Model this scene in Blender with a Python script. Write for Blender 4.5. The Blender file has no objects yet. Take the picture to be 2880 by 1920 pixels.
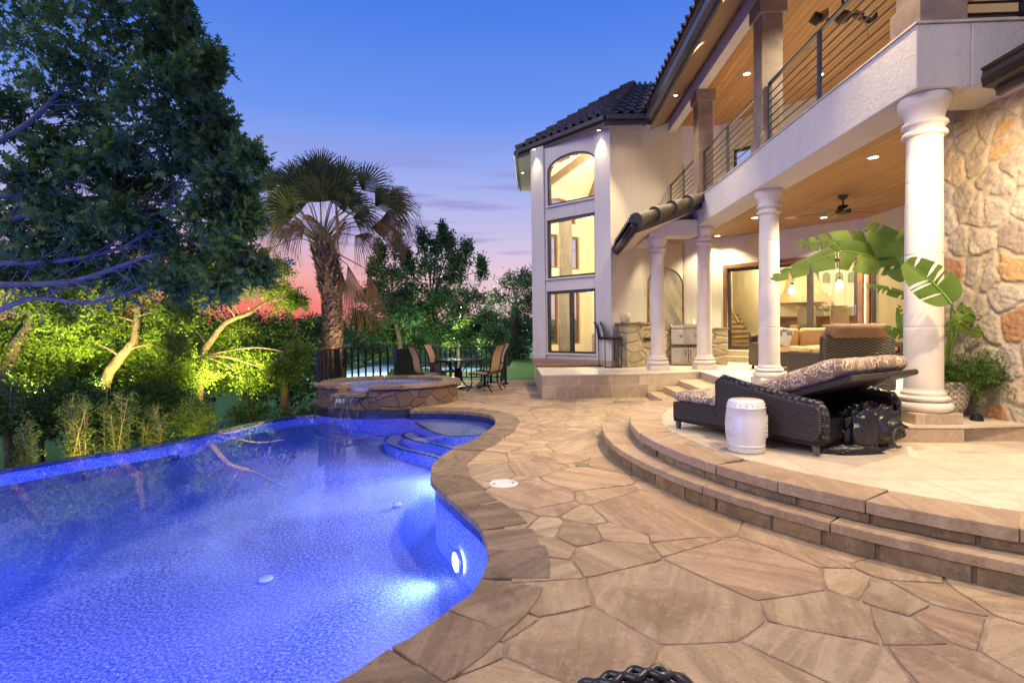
import bpy, math, random
import numpy as np
from mathutils import Vector, Matrix
from mathutils.geometry import tessellate_polygon
random.seed(7); rng = np.random.default_rng(11)
PI = math.pi
C = bpy.context.scene.collection
# ------------------------------------------------------------------ camera
FP = 1520.0; CH = 1.45
PIT = math.radians(1.38); ROL = math.radians(-.755); YAW = math.radians(2.5)
FW = Vector((-math.sin(YAW)*math.cos(PIT), math.cos(YAW)*math.cos(PIT), -math.sin(PIT)))
RT0 = Vector((math.cos(YAW), math.sin(YAW), 0)); UP0 = RT0.cross(FW)
RT = RT0*math.cos(ROL)+UP0*math.sin(ROL); UPV = -RT0*math.sin(ROL)+UP0*math.cos(ROL)
CAM = Vector((0, 0, CH))
cd = bpy.data.cameras.new('camera'); cam = bpy.data.objects.new('camera', cd); C.objects.link(cam)
cd.sensor_width = 36; cd.lens = FP/2880*36; cd.clip_start = .05; cd.clip_end = 3000
M = Matrix((RT, UPV, -FW)).transposed().to_4x4(); M.translation = CAM
cam.matrix_world = M
sc = bpy.context.scene; sc.camera = cam
vs = sc.view_settings; vs.view_transform = 'Standard'; vs.look = 'None'; vs.exposure = .10; vs.gamma = 1; vs.use_curve_mapping = False
sc.cycles.use_denoising = True; sc.cycles.max_bounces = 6; sc.cycles.transparent_max_bounces = 12
sc.cycles.diffuse_bounces = 3; sc.cycles.glossy_bounces = 3; sc.cycles.transmission_bounces = 4
sc.cycles.caustics_reflective = False; sc.cycles.caustics_refractive = False; sc.cycles.sample_clamp_indirect = 4
# a measured point of the picture turned into a real point of the place (2880 px wide frame)
def ray(x, y): return FW+RT*((x-1440)/FP)-UPV*((y-960)/FP)
def G(x, y, z=0.):
    d = ray(x, y); return CAM+d*((z-CH)/d.z)
def VY(x, y, Y):
    d = ray(x, y); return CAM+d*(Y/d.y)
def WP(x, y, A, B):                 # meets the vertical plane through A and B: distance along it and height
    d = ray(x, y); e = Vector((B[0]-A[0], B[1]-A[1])); L = e.length; e /= L; n = Vector((-e.y, e.x))
    t = (n.x*A[0]+n.y*A[1])/(n.x*d.x+n.y*d.y); p = CAM+d*t
    return ((p.x-A[0])*e.x+(p.y-A[1])*e.y, p.z)
# ------------------------------------------------------------------ sky
w = bpy.data.worlds.new('World'); sc.world = w; w.use_nodes = True
nt = w.node_tree; N = nt.nodes; L = nt.links; N.clear()
tc = N.new('ShaderNodeTexCoord'); sp = N.new('ShaderNodeSeparateXYZ'); L.new(tc.outputs['Generated'], sp.inputs[0])
def s2l(c): return tuple(((v/255)/12.92 if v/255 <= .04045 else ((v/255+.055)/1.055)**2.4) for v in c)+(1,)
def ramp(nodes, stops):
    r = nodes.new('ShaderNodeValToRGB'); e = r.color_ramp.elements
    while len(e) < len(stops): e.new(.5)
    for k, (p, c) in enumerate(stops): e[k].position = p; e[k].color = c if len(c) == 4 else s2l(c)
    return r
warm = ramp(N, [(0, (150, 70, 80)), (.012, (232, 98, 96)), (.05, (244, 128, 112)), (.095, (238, 165, 158)), (.16, (205, 175, 208)), (.27, (146, 162, 232)), (.40, (90, 136, 230)), (.55, (58, 114, 222))])
cool = ramp(N, [(0, (150, 120, 140)), (.03, (228, 186, 192)), (.10, (228, 196, 212)), (.16, (198, 190, 224)), (.24, (165, 175, 232)), (.36, (106, 146, 234)), (.52, (68, 120, 224)), (.9, (50, 100, 208))])
L.new(sp.outputs['Z'], warm.inputs[0]); L.new(sp.outputs['Z'], cool.inputs[0])
dp = N.new('ShaderNodeVectorMath'); dp.operation = 'DOT_PRODUCT'; L.new(tc.outputs['Generated'], dp.inputs[0])
az = math.radians(-29); dp.inputs[1].default_value = (math.sin(az), math.cos(az), 0)
mr = N.new('ShaderNodeMapRange'); mr.inputs[1].default_value = .93; mr.inputs[2].default_value = .998; L.new(dp.outputs['Value'], mr.inputs[0])
mx = N.new('ShaderNodeMix'); mx.data_type = 'RGBA'; L.new(mr.outputs[0], mx.inputs[0]); L.new(cool.outputs[0], mx.inputs[6]); L.new(warm.outputs[0], mx.inputs[7])
mp = N.new('ShaderNodeMapping'); mp.inputs['Scale'].default_value = (1.6, 1.6, 22); L.new(tc.outputs['Generated'], mp.inputs[0])
cn = N.new('ShaderNodeTexNoise'); cn.inputs['Scale'].default_value = 1.7; cn.inputs['Detail'].default_value = 5; L.new(mp.outputs[0], cn.inputs['Vector'])
cr = ramp(N, [(.50, (0, 0, 0, 1)), (.62, (.75, .75, .75, 1))]); L.new(cn.outputs[0], cr.inputs[0])
bd = ramp(N, [(.03, (0, 0, 0, 1)), (.15, (1, 1, 1, 1)), (.22, (1, 1, 1, 1)), (.33, (0, 0, 0, 1))]); L.new(sp.outputs['Z'], bd.inputs[0])
mm = N.new('ShaderNodeMath'); mm.operation = 'MULTIPLY'; L.new(cr.outputs[0], mm.inputs[0]); L.new(bd.outputs[0], mm.inputs[1])
mx2 = N.new('ShaderNodeMix'); mx2.data_type = 'RGBA'; L.new(mm.outputs[0], mx2.inputs[0]); L.new(mx.outputs[2], mx2.inputs[6]); mx2.inputs[7].default_value = s2l((138, 128, 190))
bg = N.new('ShaderNodeBackground'); bg.inputs['Strength'].default_value = 1.0; L.new(mx2.outputs[2], bg.inputs[0])
wo = N.new('ShaderNodeOutputWorld'); L.new(bg.outputs[0], wo.inputs[0])
# one very soft sun, added as fill from behind for beam face and patio
sd = bpy.data.lights.new('fill_sun', 'SUN'); sd.energy = 1.8; sd.angle = math.radians(45); sd.color = (1.0, .91, .76)
so = bpy.data.objects.new('fill_sun', sd); C.objects.link(so)
so.rotation_euler = Vector((.75, .45, -.62)).to_track_quat('-Z', 'Y').to_euler()
# ------------------------------------------------------------------ object helpers
def tag(o, label, cat, group=None):
    o['label'] = label; o['category'] = cat
    if group: o['group'] = group
    return o
def thing(name, label, cat, loc=(0, 0, 0), group=None, rz=0):
    o = bpy.data.objects.new(name, None); C.objects.link(o); o.location = loc; o.rotation_euler = (0, 0, rz)
    o.empty_display_size = .1
    return tag(o, label, cat, group)
def finish(name, me, mat, parent=None, smooth=False, bevel=0, bseg=2, auto=None):
    for m_ in (mat if isinstance(mat, (list, tuple)) else [mat]): me.materials.append(m_)
    o = bpy.data.objects.new(name, me); C.objects.link(o)
    if parent: o.parent = parent
    if smooth:
        me.shade_smooth()
        if auto: me.set_sharp_from_angle(angle=math.radians(auto))
    if bevel:
        b = o.modifiers.new('edge', 'BEVEL'); b.width = bevel; b.segments = bseg; b.limit_method = 'ANGLE'; b.angle_limit = math.radians(35)
    return o
def boxuv(me):
    n = len(me.polygons)
    if not n: return
    uv = me.uv_layers.new(name='uv')
    co = np.empty(len(me.vertices)*3); me.vertices.foreach_get('co', co); co = co.reshape(-1, 3)
    nr = np.empty(n*3); me.polygons.foreach_get('normal', nr); nr = np.abs(nr.reshape(-1, 3))
    lt = np.empty(n, int); me.polygons.foreach_get('loop_total', lt)
    vi = np.empty(len(me.loops), int); me.loops.foreach_get('vertex_index', vi)
    nl = np.repeat(nr, lt, axis=0); p = co[vi]
    out = np.where((nl[:, 2] >= nl[:, 0])[:, None] & (nl[:, 2] >= nl[:, 1])[:, None], p[:, :2], np.where((nl[:, 0] > nl[:, 1])[:, None], p[:, [1, 2]], p[:, [0, 2]]))
    uv.data.foreach_set('uv', out.ravel())
class MB:
    def __init__(s, off=(0, 0, 0)): s.v = []; s.f = []; s.mi = []; s.off = Vector(off); s.m = 0
    def add(s, vs, fs):
        b = len(s.v); s.v += [tuple(Vector(v)-s.off) for v in vs]; s.f += [tuple(i+b for i in f) for f in fs]; s.mi += [s.m]*len(fs); return s
    def box(s, c, d, rz=0, M=None):
        hx, hy, hz = d[0]/2, d[1]/2, d[2]/2; vs = [Vector((x, y, z)) for x in (-hx, hx) for y in (-hy, hy) for z in (-hz, hz)]
        R = M if M is not None else Matrix.Rotation(rz, 3, 'Z')
        return s.add([R @ v+Vector(c) for v in vs], [(0, 1, 3, 2), (4, 6, 7, 5), (0, 4, 5, 1), (2, 3, 7, 6), (0, 2, 6, 4), (1, 5, 7, 3)])
    def bx(s, a, b): return s.box([(a[i]+b[i])/2 for i in range(3)], [abs(b[i]-a[i]) for i in range(3)])
    def bar(s, a, b, wd, hg, up=(0, 0, 1)):                   # rectangular bar from a to b
        a, b = Vector(a), Vector(b); d = (b-a); ln = d.length; d.normalize(); u = Vector(up); r = d.cross(u)
        if r.length < 1e-4: r = d.cross(Vector((1, 0, 0)))
        r.normalize(); u = r.cross(d); R = Matrix((d, r, u)).transposed()
        return s.box((a+b)/2, (ln, wd, hg), M=R)
    def prism(s, poly, z0, z1, top=True, bot=True):
        n = len(poly); vs = [(p[0], p[1], z0) for p in poly]+[(p[0], p[1], z1) for p in poly]
        fs = [(i, (i+1) % n, (i+1) % n+n, i+n) for i in range(n)]
        if top: fs.append(tuple(range(n, 2*n)))
        if bot: fs.append(tuple(range(n-1, -1, -1)))
        return s.add(vs, fs)
    def tube(s, pts, rad, n=8, cap=True):
        pts = [Vector(p) for p in pts]; k = len(pts); rad = rad if isinstance(rad, (list, tuple)) else [rad]*k
        vs = []; r = None
        for i, p in enumerate(pts):
            t = (pts[min(i+1, k-1)]-pts[max(i-1, 0)]).normalized()
            if r is None: r = t.cross(Vector((0, 0, 1)) if abs(t.z) < .9 else Vector((1, 0, 0)))
            r = (r-t*r.dot(t)).normalized(); u = t.cross(r)
            vs += [p+(r*math.cos(2*PI*j/n)+u*math.sin(2*PI*j/n))*rad[i] for j in range(n)]
        fs = [(i*n+j, i*n+(j+1) % n, (i+1)*n+(j+1) % n, (i+1)*n+j) for i in range(k-1) for j in range(n)]
        if cap: fs += [tuple(range(n-1, -1, -1)), tuple(range((k-1)*n, k*n))]
        return s.add(vs, fs)
    def lathe(s, prof, c=(0, 0, 0), n=32, a0=0, a1=2*PI, sx=1, sy=1):
        full = abs(a1-a0-2*PI) < 1e-6; m = n if full else n+1; vs = []
        for r, z in prof:
            for j in range(m):
                a = a0+(a1-a0)*j/n; vs.append((c[0]+r*sx*math.cos(a), c[1]+r*sy*math.sin(a), c[2]+z))
        fs = [(i*m+j, i*m+(j+1) % m, (i+1)*m+(j+1) % m, (i+1)*m+j) for i in range(len(prof)-1) for j in range(n if full else n)]
        if full and prof[0][0] > 1e-4: fs.append(tuple(range(m-1, -1, -1)))
        if full and prof[-1][0] > 1e-4: fs.append(tuple(range((len(prof)-1)*m, len(prof)*m)))
        return s.add(vs, fs)
    def build(s, name, mat, parent=None, **k):
        me = bpy.data.meshes.new(name); me.from_pydata(s.v, [], s.f); 
        if any(s.mi): me.polygons.foreach_set('material_index', s.mi)
        me.update(); boxuv(me); return finish(name, me, mat, parent, **k)
def polys(name, V, mat, parent=None, off=(0, 0, 0), smooth=False):   # V: (n, k, 3) array, n polygons with k corners
    n, k, _ = V.shape; me = bpy.data.meshes.new(name); me.vertices.add(n*k); me.loops.add(n*k); me.polygons.add(n)
    me.vertices.foreach_set('co', (V-np.array(off)).reshape(-1).astype(np.float32)); me.loops.foreach_set('vertex_index', np.arange(n*k, dtype=np.int32))
    me.polygons.foreach_set('loop_start', np.arange(0, n*k, k, dtype=np.int32)); me.update(calc_edges=True)
    return finish(name, me, mat, parent, smooth=smooth)
def grid(name, P, mat, parent=None, off=(0, 0, 0), col=None, smooth=True):   # P: (a, b, 3)
    a, b, _ = P.shape; me = bpy.data.meshes.new(name); i = np.arange(a*b).reshape(a, b)
    q = np.stack([i[:-1, :-1], i[1:, :-1], i[1:, 1:], i[:-1, 1:]], -1).reshape(-1, 4)
    me.vertices.add(a*b); me.loops.add(q.size); me.polygons.add(len(q))
    me.vertices.foreach_set('co', (P-np.array(off)).reshape(-1).astype(np.float32)); me.loops.foreach_set('vertex_index', q.reshape(-1).astype(np.int32))
    me.polygons.foreach_set('loop_start', np.arange(0, q.size, 4, dtype=np.int32)); me.update(calc_edges=True); boxuv(me)
    if col is not None:
        at = me.color_attributes.new('tint', 'FLOAT_COLOR', 'POINT'); at.data.foreach_set('color', np.concatenate([col.reshape(-1, 3), np.ones((a*b, 1))], 1).reshape(-1).astype(np.float32))
    return finish(name, me, mat, parent, smooth=smooth)
def structure(o): o['kind'] = 'structure'; return o
def copy_tree(o, loc=None, rz=None, label=None, parent=None):
    c = o.copy(); C.objects.link(c)
    if parent: c.parent = parent
    if loc is not None: c.location = loc
    if rz is not None: c.rotation_euler = (0, 0, rz)
    if label: c['label'] = label
    for ch in [x for x in bpy.data.objects if x.parent == o]: copy_tree(ch, parent=c)
    return c
def catmull(pts, n=8, closed=False):
    P = [Vector(p) for p in pts]; out = []; k = len(P); rg = range(k) if closed else range(k-1)
    for i in rg:
        p0 = P[(i-1) % k] if closed or i > 0 else P[i]; p1 = P[i]; p2 = P[(i+1) % k]; p3 = P[(i+2) % k] if closed or i+2 < k else P[(i+1) % k]
        for j in range(n):
            t = j/n; out.append(.5*((2*p1)+(p2-p0)*t+(2*p0-5*p1+4*p2-p3)*t*t+(3*p1-p0-3*p2+p3)*t**3))
    if not closed: out.append(P[-1])
    return out
# ------------------------------------------------------------------ materials
class NT:
    def __init__(s, name):
        s.m = bpy.data.materials.new(name); s.m.use_nodes = True; s.t = s.m.node_tree; s.n = s.t.nodes; s.l = s.t.links
        s.b = s.n['Principled BSDF']; s.o = s.n['Material Output']; s.tc = s.n.new('ShaderNodeTexCoord')
    def k(s, t, **p):
        x = s.n.new('ShaderNode'+t)
        for a, b in p.items():
            if a.startswith('i_'): x.inputs[a[2:].replace('_', ' ')].default_value = b
            else: setattr(x, a, b)
        return x
    def ln(s, a, b): s.l.new(a, b)
    def noise(s, scale, detail=3, vec=None, rough=.5, dist=0):
        x = s.k('TexNoise'); x.inputs['Scale'].default_value = scale; x.inputs['Detail'].default_value = detail; x.inputs['Roughness'].default_value = rough; x.inputs['Distortion'].default_value = dist
        s.ln(vec or s.tc.outputs['Object'], x.inputs['Vector']); return x.outputs[0]
    def map(s, scale=(1, 1, 1), rot=(0, 0, 0), src='Object'):
        x = s.k('Mapping'); x.inputs['Scale'].default_value = scale; x.inputs['Rotation'].default_value = rot; s.ln(s.tc.outputs[src], x.inputs[0]); return x.outputs[0]
    def ramp(s, src, stops):
        r = ramp(s.n, [(p, c if len(c) == 4 else tuple(c)+(1,)) for p, c in stops]); s.ln(src, r.inputs[0]); return r.outputs[0]
    def math(s, op, a, b=None, clamp=False):
        x = s.k('Math', operation=op); x.use_clamp = clamp
        for i, v in enumerate((a, b)):
            if v is None: continue
            if isinstance(v, (int, float)): x.inputs[i].default_value = v
            else: s.ln(v, x.inputs[i])
        return x.outputs[0]
    def mix(s, f, a, b, mode='MIX'):
        x = s.k('Mix', data_type='RGBA', blend_type=mode)
        for i, v in ((0, f), (6, a), (7, b)):
            if isinstance(v, (int, float)): x.inputs[i].default_value = v
            elif isinstance(v, (tuple, list)): x.inputs[i].default_value = tuple(v)+((1,) if len(v) == 3 else ())
            else: s.ln(v, x.inputs[i])
        return x.outputs[2]
    def bump(s, h, strength=.3, dist=.01):
        x = s.k('Bump'); x.inputs['Strength'].default_value = strength; x.inputs['Distance'].default_value = dist; s.ln(h, x.inputs['Height']); s.ln(x.outputs[0], s.b.inputs['Normal']); return x
    def col(s, c): (s.ln(c, s.b.inputs['Base Color']) if not isinstance(c, (tuple, list)) else setattr(s.b.inputs['Base Color'], 'default_value', tuple(c)+(1,)))
    def set(s, **p):
        for a, v in p.items(): s.b.inputs[a.replace('_', ' ')].default_value = v
def simple(name, c, rough=.6, metal=0, var=.15, nscale=6, bump=0, bscale=60, bdist=.004, spec=None, coord='Object'):
    t = NT(name); n = t.noise(nscale, 4, vec=t.tc.outputs[coord])
    t.col(t.ramp(n, [(.3, tuple(max(0, v*(1-var)) for v in c)), (.7, tuple(min(1, v*(1+var)) for v in c))]))
    t.set(Roughness=rough, Metallic=metal)
    if spec is not None: t.b.inputs['Specular IOR Level'].default_value = spec
    if bump: t.bump(t.noise(bscale, 4), bump, bdist)
    return t.m
def emit(name, c, st):
    t = NT(name); t.col((0, 0, 0)); t.b.inputs['Emission Color'].default_value = tuple(c)+(1,); t.b.inputs['Emission Strength'].default_value = st; return t.m
def glass(name, tint=(1, 1, 1), refl=1.0, rough=0.0, bump=None):
    t = NT(name); tr = t.k('BsdfTransparent'); tr.inputs[0].default_value = tuple(tint)+(1,); gl = t.k('BsdfGlossy'); gl.inputs['Roughness'].default_value = rough
    fr = t.k('Fresnel'); fr.inputs[0].default_value = 1.4
    if bump:
        b = t.k('Bump'); b.inputs['Strength'].default_value = bump[1]; b.inputs['Distance'].default_value = bump[2]
        h = t.noise(bump[0], 3, vec=t.map((1, .6, 1))); t.ln(h, b.inputs['Height']); t.ln(b.outputs[0], gl.inputs['Normal']); t.ln(b.outputs[0], fr.inputs['Normal'])
    ms = t.k('MixShader'); f = t.math('MULTIPLY', fr.outputs[0], refl, True); t.ln(f, ms.inputs[0]); t.ln(tr.outputs[0], ms.inputs[1]); t.ln(gl.outputs[0], ms.inputs[2]); t.ln(ms.outputs[0], t.o.inputs[0]); t.n.remove(t.b); return t.m

def stone_coords(t):
    g = t.k('NewGeometry'); vr = t.k('VectorRotate', rotation_type='Z_AXIS'); t.ln(t.tc.outputs['Object'], vr.inputs['Vector']); t.ln(t.math('MULTIPLY', g.outputs['Random Per Island'], 9.0), vr.inputs['Angle'])
    ad = t.k('VectorMath', operation='ADD'); t.ln(vr.outputs[0], ad.inputs[0]); cb = t.k('CombineXYZ'); t.ln(t.math('MULTIPLY', g.outputs['Random Per Island'], 37.0), cb.inputs[0]); t.ln(cb.outputs[0], ad.inputs[1])
    return g, ad.outputs[0]
def m_stone(name, tones, dark, light, bump=1.0, rough=.6, vein=1.0):
    t = NT(name); g, v = stone_coords(t); base = t.ramp(g.outputs['Random Per Island'], [(i/(len(tones)-1), c) for i, c in enumerate(tones)])
    mp = t.k('Mapping'); mp.inputs['Scale'].default_value = (.7, 6.5, 2); t.ln(v, mp.inputs[0]); ve = t.noise(1.1, 8, vec=mp.outputs[0], rough=.62, dist=.9)
    base = t.mix(t.ramp(ve, [(.44, (0, 0, 0)), (.60, (.55*vein,)*3)]), base, dark); base = t.mix(t.ramp(ve, [(.30, (.45*vein,)*3), (.42, (0, 0, 0))]), base, light)
    bl = t.noise(1.7, 7, vec=v, rough=.7, dist=.4); base = t.mix(t.ramp(bl, [(.54, (0, 0, 0)), (.66, (.75, .75, .75))]), base, dark)
    pt = t.noise(9, 6, vec=v, rough=.8); base = t.mix(t.ramp(pt, [(.52, (0, 0, 0)), (.68, (.55, .55, .55))]), base, light)
    fn = t.noise(48, 5, vec=v, rough=.85); base = t.mix(t.ramp(fn, [(.55, (0, 0, 0)), (.66, (.6, .6, .6))]), base, tuple(x*.6 for x in dark))
    t.col(base); t.ln(t.ramp(pt, [(.3, (rough-.12,)*3), (.7, (rough+.15,)*3)]), t.b.inputs['Roughness']); t.b.inputs['Specular IOR Level'].default_value = .35
    h = t.math('ADD', t.math('MULTIPLY', ve, 1.1), t.math('ADD', t.math('MULTIPLY', t.noise(6, 8, vec=v, rough=.65), 1.7), t.math('MULTIPLY', fn, .25))); t.bump(h, bump, .022); return t.m
def m_flag(): return m_stone('flagstone', [(.33, .225, .13), (.48, .34, .195), (.57, .425, .25), (.52, .345, .205), (.40, .30, .19), (.55, .40, .225), (.45, .30, .18), (.59, .45, .28)], (.26, .165, .095), (.64, .50, .33), vein=1.0)
def m_slab(name, tones, dark=(.10, .06, .04), bump=.6, cell=True):  # big sawn or cleft stone pieces; one tone per island
    t = NT(name); g = t.k('NewGeometry'); base = t.ramp(g.outputs['Random Per Island'], [(i/(len(tones)-1), c) for i, c in enumerate(tones)])
    n1 = t.noise(3.5, 7, rough=.65, dist=.8); base = t.mix(t.ramp(n1, [(.45, (0, 0, 0)), (.70, (.75, .75, .75))]), base, dark)
    base = t.mix(t.ramp(t.noise(16, 5), [(.5, (0, 0, 0)), (.8, (.35, .35, .35))]), base, tuple(min(1, v*1.5) for v in tones[-1]))
    t.col(base); t.set(Roughness=.65); t.b.inputs['Specular IOR Level'].default_value = .3
    t.bump(t.math('ADD', t.noise(20, 6, rough=.65), t.math('MULTIPLY', t.noise(4, 3), .8)), bump, .012); return t.m
def m_trav(name, c0, c1, w=.5, h=.27, coord='UV', grout=(.42, .33, .22), rough=.5):
    t = NT(name); b = t.k('TexBrick'); b.offset = .37; b.squash = .62; b.squash_frequency = 3; b.inputs['Scale'].default_value = 1; b.inputs['Brick Width'].default_value = w; b.inputs['Row Height'].default_value = h
    b.inputs['Mortar Size'].default_value = .004; b.inputs['Color1'].default_value = tuple(c0)+(1,); b.inputs['Color2'].default_value = tuple(c1)+(1,); b.inputs['Mortar'].default_value = tuple(grout)+(1,); b.inputs['Mortar Smooth'].default_value = .1
    t.ln(t.map((1, 1, 1), src=coord), b.inputs['Vector'])
    n = t.noise(5, 6, rough=.65, dist=.7); c = t.mix(t.ramp(n, [(.42, (0, 0, 0)), (.72, (.5, .5, .5))]), b.outputs[0], tuple(v*.62 for v in c0))
    c = t.mix(t.ramp(t.noise(30, 5), [(.55, (0, 0, 0)), (.75, (.3, .3, .3))]), c, tuple(min(1, v*1.35) for v in c1))
    t.col(c); t.set(Roughness=rough); t.bump(t.math('ADD', t.math('MULTIPLY', b.outputs[1], -.6), t.math('MULTIPLY', n, .3)), .25, .006); return t.m
def m_rubble(name, scale, tones, mortar, bump=1.0, dist=.03, coord='Object', mw=.05, stretch=(1, 1, 1.3)):
    t = NT(name); nz = t.k('TexNoise'); nz.inputs['Scale'].default_value = 3; nz.inputs['Detail'].default_value = 4; t.ln(t.tc.outputs[coord], nz.inputs['Vector'])
    s = t.k('VectorMath', operation='SCALE'); s.inputs['Scale'].default_value = .12; t.ln(nz.outputs['Color'], s.inputs[0])
    a = t.k('VectorMath', operation='ADD'); t.ln(t.map(stretch, src=coord), a.inputs[0]); t.ln(s.outputs[0], a.inputs[1])
    ve = t.k('TexVoronoi', feature='DISTANCE_TO_EDGE'); ve.inputs['Scale'].default_value = scale; t.ln(a.outputs[0], ve.inputs['Vector'])
    vc = t.k('TexVoronoi', feature='F1'); vc.inputs['Scale'].default_value = scale; t.ln(a.outputs[0], vc.inputs['Vector'])
    sep = t.k('SeparateColor'); t.ln(vc.outputs['Color'], sep.inputs[0])
    c = t.ramp(sep.outputs[0], [(i/(len(tones)-1), x) for i, x in enumerate(tones)])
    n = t.noise(9, 6, rough=.7); c = t.mix(t.ramp(n, [(.4, (0, 0, 0)), (.75, (.5, .5, .5))]), c, tuple(v*.5 for v in tones[0]))
    mk = t.ramp(ve.outputs[0], [(mw*.6, (0, 0, 0)), (mw, (1, 1, 1))]); t.col(t.mix(mk, mortar, c)); t.set(Roughness=.8)
    h = t.math('ADD', t.ramp(ve.outputs[0], [(mw*.4, (0, 0, 0)), (mw*2.2, (1, 1, 1))]), t.math('MULTIPLY', t.noise(14, 7, rough=.7), .7)); t.bump(h, bump, dist); return t.m
def m_stucco(name, c, b=.5, sc_=55, d=.006):
    t = NT(name); n = t.noise(.9, 5, vec=t.map((1.6, 1.6, .45))); t.col(t.mix(t.ramp(t.noise(3, 6, vec=t.map((3, 3, .35)), rough=.65), [(.5, (0, 0, 0)), (.75, (.35, .35, .35))]), t.ramp(n, [(.3, tuple(v*.88 for v in c)), (.7, c)]), tuple(v*.72 for v in c))); t.set(Roughness=.9); t.b.inputs['Specular IOR Level'].default_value = .15
    t.bump(t.math('ADD', t.noise(sc_, 6, rough=.7), t.math('MULTIPLY', t.noise(sc_*.35, 2), .5)), b, d); return t.m
def m_plank(name, c, wd=.135, axis=0):
    t = NT(name); s = t.k('SeparateXYZ'); t.ln(t.tc.outputs['Object'], s.inputs[0]); u = t.math('DIVIDE', s.outputs[axis], wd)
    fr = t.math('FRACT', u); fl = t.math('FLOOR', u); wn = t.k('TexWhiteNoise', noise_dimensions='1D'); t.ln(fl, wn.inputs['W'])
    gap = t.math('LESS_THAN', t.math('ABSOLUTE', t.math('SUBTRACT', fr, .5)), .465)
    g = t.noise(2.2, 7, vec=t.map((9, .6, 1) if axis == 0 else (.6, 9, 1)), rough=.6, dist=.5)
    base = t.ramp(wn.outputs[0], [(0, tuple(v*.8 for v in c)), (1, tuple(v*1.15 for v in c))]); base = t.mix(t.ramp(g, [(.35, (0, 0, 0)), (.75, (.7, .7, .7))]), base, tuple(v*.5 for v in c))
    kn = t.noise(3.4, 2); base = t.mix(t.ramp(kn, [(.68, (0, 0, 0)), (.74, (.7, .7, .7))]), base, tuple(v*.25 for v in c))
    t.col(t.mix(gap, tuple(v*.12 for v in c), base)); t.set(Roughness=.42); t.bump(t.math('ADD', gap, t.math('MULTIPLY', g, .12)), .4, .006); return t.m
def m_wicker(name, c, hi, sx=.042, sy=.0125, st=1.0):
    t = NT(name); s = t.k('SeparateXYZ'); t.ln(t.tc.outputs['UV'], s.inputs[0]); v = t.math('DIVIDE', s.outputs[1], sy); row = t.math('FLOOR', v)
    hv = t.math('ABSOLUTE', t.math('SINE', t.math('MULTIPLY', v, PI)))
    u = t.math('ADD', t.math('MULTIPLY', s.outputs[0], PI/sx), t.math('MULTIPLY', row, PI)); hu = t.math('ADD', t.math('MULTIPLY', t.math('SINE', u), .5), .5)
    h = t.math('MULTIPLY', hv, t.math('POWER', hu, .6)); n = t.noise(40, 3)
    h2 = t.math('MULTIPLY', h, t.math('ADD', .6, t.math('MULTIPLY', n, .8)))
    t.col(t.ramp(h2, [(.05, tuple(x*.15 for x in c)), (.5, c), (.95, hi)])); t.set(Roughness=.38); t.bump(h, st, .008); return t.m  # gaps darkened and strand crowns lightened in the colour, painted shade and highlight
def m_floral(name, c, c2, sc_=7):
    t = NT(name); nz = t.k('TexNoise'); nz.inputs['Scale'].default_value = 6; nz.inputs['Detail'].default_value = 3; t.ln(t.tc.outputs['UV'], nz.inputs['Vector'])
    s = t.k('VectorMath', operation='SCALE'); s.inputs['Scale'].default_value = .22; t.ln(nz.outputs['Color'], s.inputs[0]); a = t.k('VectorMath', operation='ADD'); t.ln(t.tc.outputs['UV'], a.inputs[0]); t.ln(s.outputs[0], a.inputs[1])
    v = t.k('TexVoronoi', feature='F1', voronoi_dimensions='2D'); v.inputs['Scale'].default_value = sc_; t.ln(a.outputs[0], v.inputs['Vector'])
    r = t.math('ABSOLUTE', t.math('SINE', t.math('MULTIPLY', v.outputs['Distance'], 17))); e = t.k('TexVoronoi', feature='DISTANCE_TO_EDGE', voronoi_dimensions='2D'); e.inputs['Scale'].default_value = sc_*2.3; t.ln(a.outputs[0], e.inputs['Vector'])
    k1 = t.math('MULTIPLY', t.math('LESS_THAN', r, .42), t.math('LESS_THAN', v.outputs['Distance'], .48)); k2 = t.math('MULTIPLY', t.math('LESS_THAN', e.outputs[0], .05), t.math('GREATER_THAN', t.noise(3, 2, vec=t.tc.outputs['UV']), .47))
    k = t.math('MAXIMUM', k1, k2); t.col(t.mix(k, c, c2)); t.set(Roughness=.85); t.bump(t.noise(220, 2), .15, .002); t.b.inputs['Sheen Weight'].default_value = .2; return t.m
def m_leaf(name, c0, c1, c2, trans=.3, nsc=.9):
    t = NT(name); g = t.k('NewGeometry'); r = t.ramp(g.outputs['Random Per Island'], [(0, c0), (.6, c1), (1, c2)]); n = t.noise(nsc, 3)
    c = t.mix(t.ramp(n, [(.35, (0, 0, 0)), (.7, (.5, .5, .5))]), r, tuple(v*.5 for v in c0)); t.col(c); t.set(Roughness=.5); t.b.inputs['Specular IOR Level'].default_value = .25
    tr = t.k('BsdfTranslucent'); t.ln(c, tr.inputs[0]); ms = t.k('MixShader'); ms.inputs[0].default_value = trans; t.ln(t.b.outputs[0], ms.inputs[1]); t.ln(tr.outputs[0], ms.inputs[2]); t.ln(ms.outputs[0], t.o.inputs[0]); return t.m

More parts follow.
